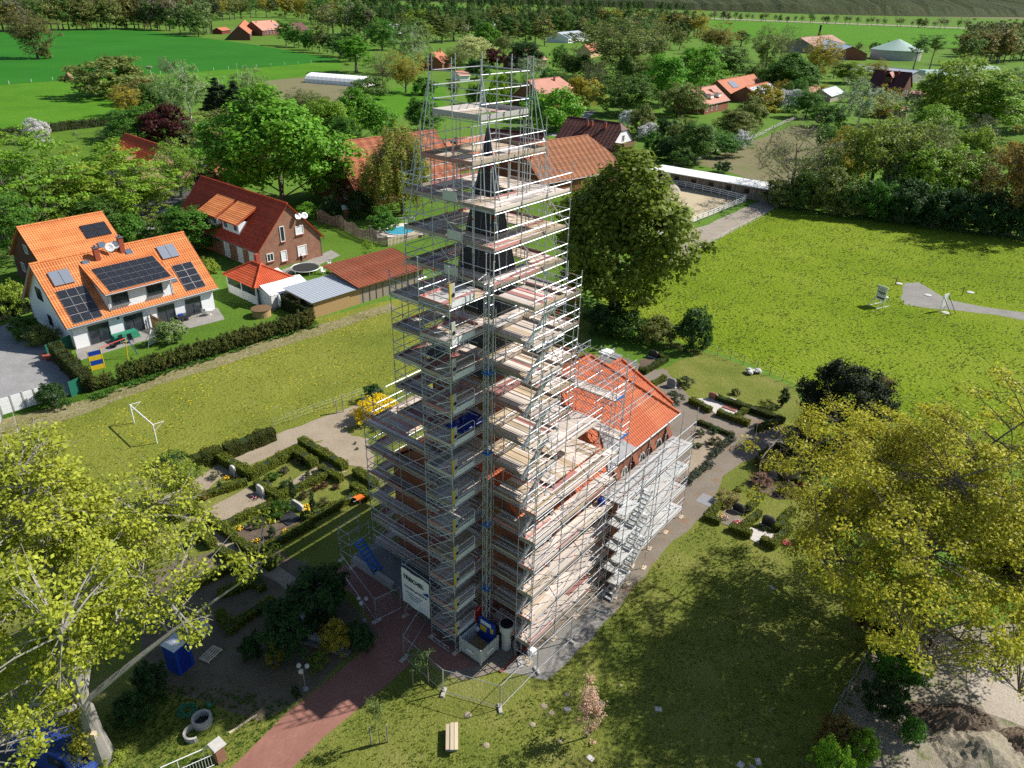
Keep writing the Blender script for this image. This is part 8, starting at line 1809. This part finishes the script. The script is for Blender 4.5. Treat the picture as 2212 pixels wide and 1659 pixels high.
for i in range(6): rod('railing_post', (-4 + i * 1.6, 4, .5), (-4 + i * 1.6, 4, 1.5), .05, 'white_paint', pd)
for z in (.9, 1.45): rod('railing', (-4, 4, z), (4, 4, z), .04, 'white_paint', pd)
b = ground(752, 440 + 30); hut = thing('garden_hut', 'tiny dark wooden hut with pale lid roof', 'hut', b, .3); board('wall', (0, 0, .9), (1.4, 1.4, 1.8), 'wood_brown', hut); o = board('roof', (0, 0, 1.9), (2.0, 1.8, .1), 'aluminium', hut); o.rotation_euler = (.15, 0, 0)
# white rail fences
def rail_fence(label, pts, n, h=1.3, rails=(.45, .85, 1.25), mat='white_paint', wob=0.0, r=(.1, .1)):
    P = [ground(*p) for p in pts]; t = thing('rail_fence', label, 'fence', P[0]); rn = random.Random(label); Ls = [(b - a).length for a, b in zip(P, P[1:])]; tot = sum(Ls); Q = []
    for i in range(n):
        s = tot * i / (n - 1); k = 0
        while k < len(Ls) - 1 and s > Ls[k]: s -= Ls[k]; k += 1
        q = P[k].lerp(P[k + 1], s / Ls[k]) - P[0]; Q.append(q); board('post', q + Vector((0, 0, h / 2)), (.13, .13, h), mat, t)
    for a, b in zip(Q, Q[1:]):
        for z in rails: beam('rail', a + Vector((0, 0, z + rn.uniform(-wob, wob))), b + Vector((0, 0, z + rn.uniform(-wob, wob))), .05, .13, mat, t)
rail_fence('white three-rail fence round the sandy riding arena', [(1360, 412), (1400, 402), (1470, 403), (1540, 418), (1612, 436), (1530, 470), (1432, 510), (1390, 530)], 34)
rail_fence('weathered wavy white rail fence along the grazed paddock', [(1455, 362), (1500, 352), (1545, 330), (1590, 314), (1640, 296), (1690, 270), (1722, 258)], 30, 1.4, (.4, .8, 1.2), 'stone_pale', .12)
b = ground(1470, 400); ld = thing('wheel_loader', 'small yellow wheel loader parked before the stable', 'loader', b, .4); board('body', (0, 0, .9), (2.2, 1.2, .8), 'yellow_paint', ld); board('cab', (-.2, 0, 1.7), (1.0, 1.1, .9), 'window_glass', ld); board('cab_roof', (-.2, 0, 2.2), (1.2, 1.3, .1), 'yellow_paint', ld)
for x in (-.7, .8):
    for y in (-.65, .65): m = MB(); m.lathe([(.42, -.15), (.45, 0), (.42, .15)], 14); o = m.build('wheel', 'rubber', ld, loc=(x, y, .45)); o.rotation_euler = (PI / 2, 0, 0)
board('bucket', (1.7, 0, .5), (.6, 1.6, .6), 'yellow_paint', ld)
b = ground(1448, 409); sp_ = thing('sand_heap', 'pale heap of sand in the riding arena corner', 'sand heap', b); m = MB(); m.lathe([(2.6, 0), (1.6, .7), (.5, 1.25), (.05, 1.35)], 14); m.build('heap', 'sand_pit', sp_)
# stork nest
b = ground(336, 186); sn = thing('stork_nest_pole', 'leaning pole with a stork nest on its platform', 'nest pole', b); hN = rise(b, 331, 143); m = MB(); m.tube([(0, 0, 0), (-1.2, 0, hN - 1)], [.22, .16], 8); m.build('pole', 'stone_pale', sn); m = MB(); m.lathe([(.4, hN - 1), (1.1, hN - .7), (1.3, hN - .1), (.9, hN)], 12, (-1.2, 0, 0)); m.build('nest', 'wood_weathered', sn)
b = ground(150, 173); th = thing('field_hide', 'small wooden wedge hut at the pasture fence', 'hut', b); m = MB(); m.prism([(-2, -1.5), (2, -1.5), (2, 1.5), (-2, 1.5)], 0, 3.0, 0, [(-.1, -1.2), (.1, -1.2), (.1, 1.2), (-.1, 1.2)]); m.build('shelter', 'wood_brown', th)
# signs on the meadow
b = ground(1897, 661); sg1 = thing('sale_sign', 'white building plot board on splayed white legs in the meadow', 'sign', b, math.radians(-62)); W_, H_ = 1.5, 2.0
board('board', (0, 0, 1.9), (W_, .06, H_), 'white_paint', sg1)
for x in (-.7, .7): rod('leg', (x, .04, 0), (x, .04, 2.9), .05, 'white_paint', sg1); rod('strut', (x, .04, 1.7), (x, 1.5, .05), .04, 'white_paint', sg1); rod('strut', (x, .04, 1.3), (x, -1.3, .05), .04, 'white_paint', sg1); rod('ground_bar', (x, -1.3, .05), (x, 1.5, .05), .04, 'white_paint', sg1)
for z, h, w_ in ((2.55, .05, .9), (2.42, .05, .8), (2.3, .05, .85), (2.0, .16, 1.1), (1.8, .1, .9), (1.2, .22, 1.2)): board('print_line', (.05, -.034, z), (w_, .006, h), 'stone_dark' if h > .08 else 'stone_grey', sg1)
board('print_line', (-.6, -.034, 2.3), (.06, .006, .9), 'blue_paint', sg1)
b = ground(2034, 672); sg2 = thing('edge_on_sign', 'second white board seen edge-on beside the gravel turning place', 'sign', b, math.radians(35)); board('board', (0, 0, 1.6), (1.4, .06, 1.8), 'white_paint', sg2)
for x in (-.6, .6): rod('leg', (x, 0, 0), (x, 0, 2.5), .05, 'white_paint', sg2); rod('strut', (x, 0, 2.2), (x, -1.6, .05), .04, 'dark_frame', sg2)
for x, y, lab in ((1942, 613, 'white manhole disc left of the gravel turning place'), (2004, 638, 'white manhole disc inside the gravel turning place'), (1911, 642, 'white manhole disc behind the sale board'), (2096, 632, 'white manhole disc beyond the gravel'), (2042, 676, 'white manhole disc by the edge-on sign')): o = MB().lathe([(.5, 0), (.5, .08), (.3, .12)], 14).build('manhole_disc', 'stone_pale'); o.location = ground(x, y); tag(o, lab, 'manhole', 'manhole discs on the building plot')
for x, y, lab in ((1934, 615, 'thin dark stake left of the gravel turning place'), (2078, 638, 'thick dark stake right of the gravel turning place')): o = rod('stake', ground(x, y), ground(x, y) + Vector((0, 0, 1.3)), .07, 'wood_brown', None); tag(o, lab, 'stake', 'stakes on the building plot')
# dirt mound lower right
def mound(name, label, pt, rx, ry, h, mat, seed, leafy=False):
    b = ground(*pt); rn = np.random.default_rng(seed); n = 22; m = MB()
    for i in range(n + 1):
        for j in range(n + 1):
            u, v = i / n * 2 - 1, j / n * 2 - 1; r = math.hypot(u, v); z = max(0, 1 - r) ** .8 * h * (1 + .4 * math.sin(5 * u + seed) * math.cos(4 * v)) + rn.uniform(-.05, .09) * (r < .95)
            m.v.append((u * rx, v * ry, z - .03 if r > .95 else z))
    for i in range(n):
        for j in range(n): a = i * (n + 1) + j; m.f.append((a, a + n + 1, a + n + 2, a + 1)); m.m.append(0)
    o = m.build(name, mat); o.location = b; return tag(o, label, 'dirt mound', 'dirt mounds at the sand pit')
mound('dirt_mound', 'dark crumbly earth bank beside the sand pit', (2075, 1560), 2.2, 1.3, .8, 'dark_soil', 3); mound('dirt_mound', 'weedy earth mound at the lower right corner', (2120, 1630), 2.6, 2.0, .9, 'dry_dirt', 8); mound('dirt_mound', 'small clods of dark earth on the dry ground', (1990, 1540), 1.2, .8, .35, 'dark_soil', 5); mound('dirt_mound', 'dark earth bank at the right border of the sand pit', (2215, 1610), 1.6, 1.2, .7, 'dark_soil', 9)
rn = random.Random(11)
MOLE = MB().lathe([(.22, 0), (.15, .05), (.02, .07)], 8).mesh('molehill', 'grave_soil')
for i, (x, y) in enumerate(((1282, 1495), (1225, 1500), (1190, 1540), (1150, 1565), (1300, 1520), (1210, 1600), (1175, 1525), (1340, 1480), (1010, 1545), (1050, 1610))): o = obj('molehill', MOLE, None, ground(x, y), rn.uniform(0, 6), rn.uniform(.6, 1.2)); tag(o, f'{ordinal(i)} of the flat bare molehill patches scattered on the front lawn', 'molehill', 'molehills on the front lawn')

# ------------------------------------------------------------------ far woods
def belt(label, line, n, hs, species_, colors, jit=6.0, group=None, wpx=None, seed=1):
    rn = random.Random(seed); P = [ground(*p) for p in line]; Ls = [(b - a).length for a, b in zip(P, P[1:])]; tot = sum(Ls)
    for i in range(n):
        s = tot * (i + rn.uniform(.1, .9)) / n; k = 0
        while k < len(Ls) - 1 and s > Ls[k]: s -= Ls[k]; k += 1
        p = P[k].lerp(P[k + 1], min(1, s / Ls[k])); dv_ = Vector((p.x, p.y, 0)).normalized(); p = p + dv_ * rn.uniform(-jit, jit)
        h = rn.uniform(*hs); plant(rn.choice(species_), p, h, h * rn.uniform(.26, .42), rn.choice(colors), 'tree', f'{ordinal(i)} tree from the left {label}', 'tree', group)
far_c = ['olive', 'mid', 'brown', 'green', 'olive', 'yellowg']
belt('in the wood edge behind the wheat field', [(-60, 70), (150, 65), (300, 62), (372, 66)], 34, (20, 28), ['far', 'far_bare', 'far'], ['olive', 'brown', 'mid', 'grey', 'olive'], 12, 'wood edge behind the wheat field', seed=2)
belt('in the grove beside the far farmhouse', [(385, 74), (430, 78), (465, 70)], 7, (18, 26), ['far', 'pine', 'far'], ['mid', 'dark', 'pale', 'green'], 8, 'grove beside the far farmhouse', seed=4)
belt('in the garden belt behind the wheat field corner', [(610, 98), (680, 110), (735, 122), (760, 132)], 11, (10, 17), ['far', 'bush', 'far'], ['green', 'olive', 'mid', 'darkg'], 8, 'garden belt at the wheat field corner', seed=5)
belt('in the high grove behind the far farmhouse', [(470, 48), (560, 36), (650, 40), (720, 60)], 16, (20, 28), ['far', 'far_bare'], ['olive', 'gold', 'mid', 'green'], 15, 'high grove behind the far farmhouse', seed=6)
belt('in the tall trunk row left of the white foil', [(690, 80), (750, 74), (800, 84)], 10, (22, 28), ['far_bare', 'far'], ['olive', 'grey', 'mid'], 10, 'tall trunk row', seed=7)
belt('in the broad belt behind the pavilion', [(850, 98), (930, 92), (1010, 88), (1090, 92), (1180, 98)], 20, (14, 22), ['far', 'far_bare', 'poplar'], far_c, 14, 'broad belt behind the pavilion', seed=8)
belt('in the belt before the far green field', [(860, 66), (960, 62), (1060, 66), (1150, 62), (1240, 62)], 22, (16, 24), ['far_bare', 'far', 'far'], far_c, 18, 'belt before the far green field', seed=9)
belt('in the wood right of the white foil strips', [(1190, 78), (1260, 84), (1320, 92), (1400, 100), (1470, 108)], 20, (15, 22), ['far', 'far_bare', 'far'], far_c, 16, 'wood right of the foil strips', seed=10)
belt('in the oak wood above the great oak', [(1290, 62), (1380, 68), (1450, 74), (1520, 84)], 18, (18, 25), ['far', 'far_bare'], ['olive', 'gold', 'brown', 'mid'], 16, 'oak wood above the great oak', seed=12)
belt('in the avenue along the far road', [(1480, 42), (1640, 46), (1800, 52), (1960, 59), (2090, 65)], 40, (11, 18), ['far_bare', 'far_bare', 'poplar'], ['olive', 'grey', 'mid'], 6, 'avenue along the far road', seed=13)
belt('in the dense wood beyond the silage clamps', [(2075, 142), (2120, 138), (2180, 132), (2260, 128)], 16, (17, 23), ['far', 'far_bare', 'far'], ['olive', 'olive', 'brown', 'mid'], 14, 'dense wood beyond the silage clamps', seed=14)
belt('in the garden row right of the maroon villa', [(2010, 222), (2080, 215), (2150, 212), (2240, 216)], 9, (8, 13), ['round', 'poplar', 'open'], ['yellowg', 'lime', 'pale', 'mid'], 8, 'garden row right of the villa', seed=16)
belt('in the thicket behind the meadow hedge', [(1760, 350), (1850, 340), (1960, 350), (2060, 370), (2200, 385)], 14, (6, 10), ['round', 'open', 'bush'], ['lime', 'olive', 'yellowg', 'gold', 'green'], 5, 'thicket behind the meadow hedge', seed=17)
belt('in the orchard below the farm sheds', [(1620, 175), (1700, 225), (1780, 215), (1860, 225)], 10, (5, 9), ['round', 'open', 'bush'], ['olive', 'mid', 'gold', 'green'], 6, 'orchard below the farm sheds', seed=18)
belt('in the gardens around the middle houses', [(960, 215), (1060, 228), (1110, 210), (1180, 205), (1260, 200)], 12, (6, 10), ['round', 'bush', 'open'], ['green', 'mid', 'olive', 'lime'], 6, 'gardens around the middle houses', seed=19)
belt('in the gardens below the great oak', [(1200, 150), (1280, 175), (1400, 185), (1470, 175)], 12, (8, 13), ['round', 'open', 'maple'], ['mid', 'olive', 'green'], 8, 'gardens below the great oak', seed=20)
belt('in the hedge behind the farm tank', [(1850, 112), (1960, 108), (2050, 112)], 8, (5, 8), ['bush', 'far'], ['mid', 'olive'], 5, 'hedge behind the farm tank', seed=21)

def far_wood(name, label, poly, n, hs, color, seed, src='far'):
    """A wood that reads as one mass: instances of two trees on points."""
    rn = random.Random(seed); P = [ground(*p) for p in poly]; pts = []
    xs = [p.x for p in P]; ys = [p.y for p in P]
    def inside(x, y):
        c = False; j = len(P) - 1
        for i in range(len(P)):
            if (P[i].y > y) != (P[j].y > y) and x < (P[j].x - P[i].x) * (y - P[i].y) / (P[j].y - P[i].y) + P[i].x: c = not c
            j = i
        return c
    while len(pts) < n:
        x, y = rn.uniform(min(xs), max(xs)), rn.uniform(min(ys), max(ys))
        if inside(x, y): pts.append((x, y, 0))
    me = bpy.data.meshes.new(name); me.from_pydata(pts, [], []); o = obj(name, me); o['kind'] = 'stuff'; o['label'] = label; o['category'] = 'wood'
    key = ('wood', color, src)
    if key not in UNIT:
        v = SP[src][seed % len(SP[src])]; c = obj('wood_tree', v[3].copy(), None, (0, -400, -200)); lm = leaf_mat('leaf_wood_' + color, .3, .4)
        rgb = lm.node_tree.nodes.new('ShaderNodeRGB'); rgb.outputs[0].default_value = (*COLR[color], 1)
        for l in list(lm.node_tree.links):
            if l.from_node.bl_idname == 'ShaderNodeObjectInfo': s_ = l.to_socket; lm.node_tree.links.new(rgb.outputs[0], s_)
        c.data.materials.clear(); c.data.materials.append(lm); UNIT[key] = c; UNIT[key + ('H',)] = v[0]
        COL.objects.unlink(c)
    ng = bpy.data.node_groups.new(name, 'GeometryNodeTree'); ng.interface.new_socket('Geometry', in_out='INPUT', socket_type='NodeSocketGeometry'); ng.interface.new_socket('Geometry', in_out='OUTPUT', socket_type='NodeSocketGeometry')
    gi = ng.nodes.new('NodeGroupInput'); go = ng.nodes.new('NodeGroupOutput'); ip = ng.nodes.new('GeometryNodeInstanceOnPoints'); oi = ng.nodes.new('GeometryNodeObjectInfo'); oi.inputs['Object'].default_value = UNIT[key]
    rv = ng.nodes.new('FunctionNodeRandomValue'); rv.data_type = 'FLOAT_VECTOR'; rv.inputs[0].default_value = (0, 0, 0); rv.inputs[1].default_value = (0, 0, 6.28)
    rs_ = ng.nodes.new('FunctionNodeRandomValue'); rs_.data_type = 'FLOAT'; rs_.inputs[2].default_value = hs[0] / UNIT[key + ('H',)]; rs_.inputs[3].default_value = hs[1] / UNIT[key + ('H',)]
    L_ = ng.links; L_.new(gi.outputs[0], ip.inputs['Points']); L_.new(oi.outputs['Geometry'], ip.inputs['Instance']); L_.new(rv.outputs[0], ip.inputs['Rotation']); L_.new(rs_.outputs[1], ip.inputs['Scale']); L_.new(ip.outputs[0], go.inputs[0])
    o.modifiers.new('trees', 'NODES').node_group = ng; return o
far_wood('far_forest', 'brownish wood filling the gap behind the wheat field', [(-100, 56), (420, 54), (440, 44), (-100, 44)], 60, (20, 27), 'brown', 5)
far_wood('far_forest', 'green wood between the far houses and the horizon', [(690, 62), (820, 60), (1010, 80), (1180, 84), (1480, 92), (1480, 46), (1100, 36), (700, 34)], 330, (13, 22), 'mid', 6)
far_wood('far_forest', 'olive wood beyond the silage clamps', [(2080, 128), (2290, 112), (2290, 90), (2090, 104)], 70, (18, 24), 'olive', 7)
far_wood('far_forest', 'olive forest mass behind the wheat field wood edge', [(-300, 60), (430, 46), (720, 40), (720, 16), (300, 2), (-300, -8)], 420, (20, 27), 'olive', 1)
far_wood('far_forest', 'green forest band along the horizon in the middle', [(720, 34), (1480, 30), (1480, 12), (1100, 2), (720, -4)], 420, (20, 28), 'mid', 2)
far_wood('far_forest', 'grey-green forest band along the right horizon', [(1480, 20), (1900, 27), (2300, 36), (2300, 30), (1900, 19), (1480, 10)], 700, (22, 30), 'olive', 3)
# made-up wooded rise, added to cover the sky gap on the horizon
hm = MB(); rn = np.random.default_rng(6); nh = 260
for i in range(nh + 1):
    x = -900 + 5200 * i / nh; b_ = 2900 + 300 * math.sin(i * .05); h = 70 + 10 * math.sin(i * .07) + 5 * math.sin(i * .31)
    hm.v += [(x, b_, -1), (x, b_ + 60, h * .35 + rn.uniform(-5, 5)), (x, b_ + 260, h * .7 + rn.uniform(-6, 6)), (x, b_ + 520, h + rn.uniform(-7, 7)), (x, b_ + 1400, h)]
for i in range(nh):
    for j in range(4): a = i * 5 + j; hm.f.append((a, a + 5, a + 6, a + 1)); hm.m.append(0)
soil_mat('cover_foliage', (.035, .055, .022), (.055, .07, .028), (.075, .085, .035), fine=.08, bump=1.0, bdist=8, scale=.012)
ho = hm.build('horizon_cover', 'cover_foliage'); ho['kind'] = 'structure'

# ------------------------------------------------------------------ grass tufts (real blades on the nearer turf)
def tufts(name, label, outline, dens, size, color, seed, holes=()):
    rn = np.random.default_rng(seed); P = [ground(*p) for p in outline]; xs = np.array([p.x for p in P]); ys = np.array([p.y for p in P])
    A = (xs.max() - xs.min()) * (ys.max() - ys.min()); n = int(A * dens); X = rn.uniform(xs.min(), xs.max(), n); Y = rn.uniform(ys.min(), ys.max(), n)
    def ins(PX, PY):
        c = np.zeros(n, bool); j = len(PX) - 1
        for i in range(len(PX)):
            k = ((PY[i] > Y) != (PY[j] > Y)) & (X < (PX[j] - PX[i]) * (Y - PY[i]) / (PY[j] - PY[i] + 1e-12) + PX[i]); c ^= k; j = i
        return c
    keep = ins(xs, ys)
    for h in holes:
        H_ = [ground(*p) for p in h]; keep &= ~ins(np.array([p.x for p in H_]), np.array([p.y for p in H_]))
    f = np.sin(X * .9 + 1.3 * np.sin(Y * .7)) + np.sin(Y * 1.1 + 1.7 * np.sin(X * .6)); keep &= rn.uniform(-1.6, 2.2, n) < f + .6
    X, Y = X[keep], Y[keep]; me = bpy.data.meshes.new(name); me.from_pydata(np.stack([X, Y, np.full(len(X), .02)], 1).tolist(), [], [])
    o = obj(name, me); o['kind'] = 'stuff'; o['label'] = label; o['category'] = 'grass'
    key = ('tuft', color)
    if key not in UNIT:
        m = MB(); r2 = random.Random(seed)
        for i in range(9):
            a = r2.uniform(0, 6.28); d_ = Vector((math.cos(a), math.sin(a), 0)); s_ = Vector((-d_.y, d_.x, 0)) * .16; q = d_ * r2.uniform(.0, .35); t_ = q + d_ * r2.uniform(.3, .75) + Vector((0, 0, r2.uniform(.35, .8)))
            m.face([q - s_, q + s_, t_])
        mm = leaf_mat('blade_' + name, .25, .35); rgb = mm.node_tree.nodes.new('ShaderNodeRGB'); rgb.outputs[0].default_value = (*color, 1)
        for l in list(mm.node_tree.links):
            if l.from_node.bl_idname == 'ShaderNodeObjectInfo': mm.node_tree.links.new(rgb.outputs[0], l.to_socket)
        c = obj('tuft', m.mesh('tuft', mm)); COL.objects.unlink(c); UNIT[key] = c
    ng = bpy.data.node_groups.new(name, 'GeometryNodeTree'); ng.interface.new_socket('Geometry', in_out='INPUT', socket_type='NodeSocketGeometry'); ng.interface.new_socket('Geometry', in_out='OUTPUT', socket_type='NodeSocketGeometry')
    gi = ng.nodes.new('NodeGroupInput'); go = ng.nodes.new('NodeGroupOutput'); ip = ng.nodes.new('GeometryNodeInstanceOnPoints'); oi = ng.nodes.new('GeometryNodeObjectInfo'); oi.inputs['Object'].default_value = UNIT[key]
    rv = ng.nodes.new('FunctionNodeRandomValue'); rv.data_type = 'FLOAT_VECTOR'; rv.inputs[0].default_value = (-.2, -.2, 0); rv.inputs[1].default_value = (.2, .2, 6.28)
    rs_ = ng.nodes.new('FunctionNodeRandomValue'); rs_.data_type = 'FLOAT'; rs_.inputs[2].default_value = size * .6; rs_.inputs[3].default_value = size * 1.4
    L_ = ng.links; L_.new(gi.outputs[0], ip.inputs['Points']); L_.new(oi.outputs['Geometry'], ip.inputs['Instance']); L_.new(rv.outputs[0], ip.inputs['Rotation']); L_.new(rs_.outputs[1], ip.inputs['Scale']); L_.new(ip.outputs[0], go.inputs[0])
    o.modifiers.new('blades', 'NODES').node_group = ng; return o
tufts('meadow_grass', 'tufted yellow-green grass covering the meadow right of the church', [(1300, 648), (1420, 582), (1560, 518), (1668, 458), (1900, 486), (2230, 526), (2260, 1010), (2050, 955), (1725, 828), (1560, 762), (1490, 742), (1380, 695)], 4, .2, (.25, .29, .03), 1, [[(1940, 645), (1955, 605), (2010, 620), (2120, 655), (2300, 685), (2300, 720), (2000, 672)]])
tufts('sports_grass', 'short worn grass of the sports ground', [(0, 925), (195, 862), (420, 780), (845, 662), (870, 670), (860, 835), (590, 932), (420, 1005), (200, 1050), (-20, 1100)], 6, .12, (.26, .25, .03), 2)
tufts('lawn_grass', 'thin lawn grass in front of the church', [(620, 1680), (830, 1490), (960, 1505), (1080, 1540), (1180, 1478), (1300, 1360), (1430, 1205), (1520, 1125), (1640, 1190), (1720, 1260), (1880, 1400), (1790, 1680)], 30, .10, (.19, .23, .03), 3)
tufts('verge_grass', 'rank green grass below the thuja hedge', [(190, 858), (420, 775), (680, 698), (690, 706), (600, 733), (420, 790), (200, 868)], 14, .35, (.07, .16, .012), 4)
tufts('shade_grass', 'grass round the lime tree and the well', [(170, 1560), (320, 1480), (520, 1490), (640, 1520), (520, 1640), (430, 1690), (240, 1690)], 40, .12, (.09, .16, .014), 5)
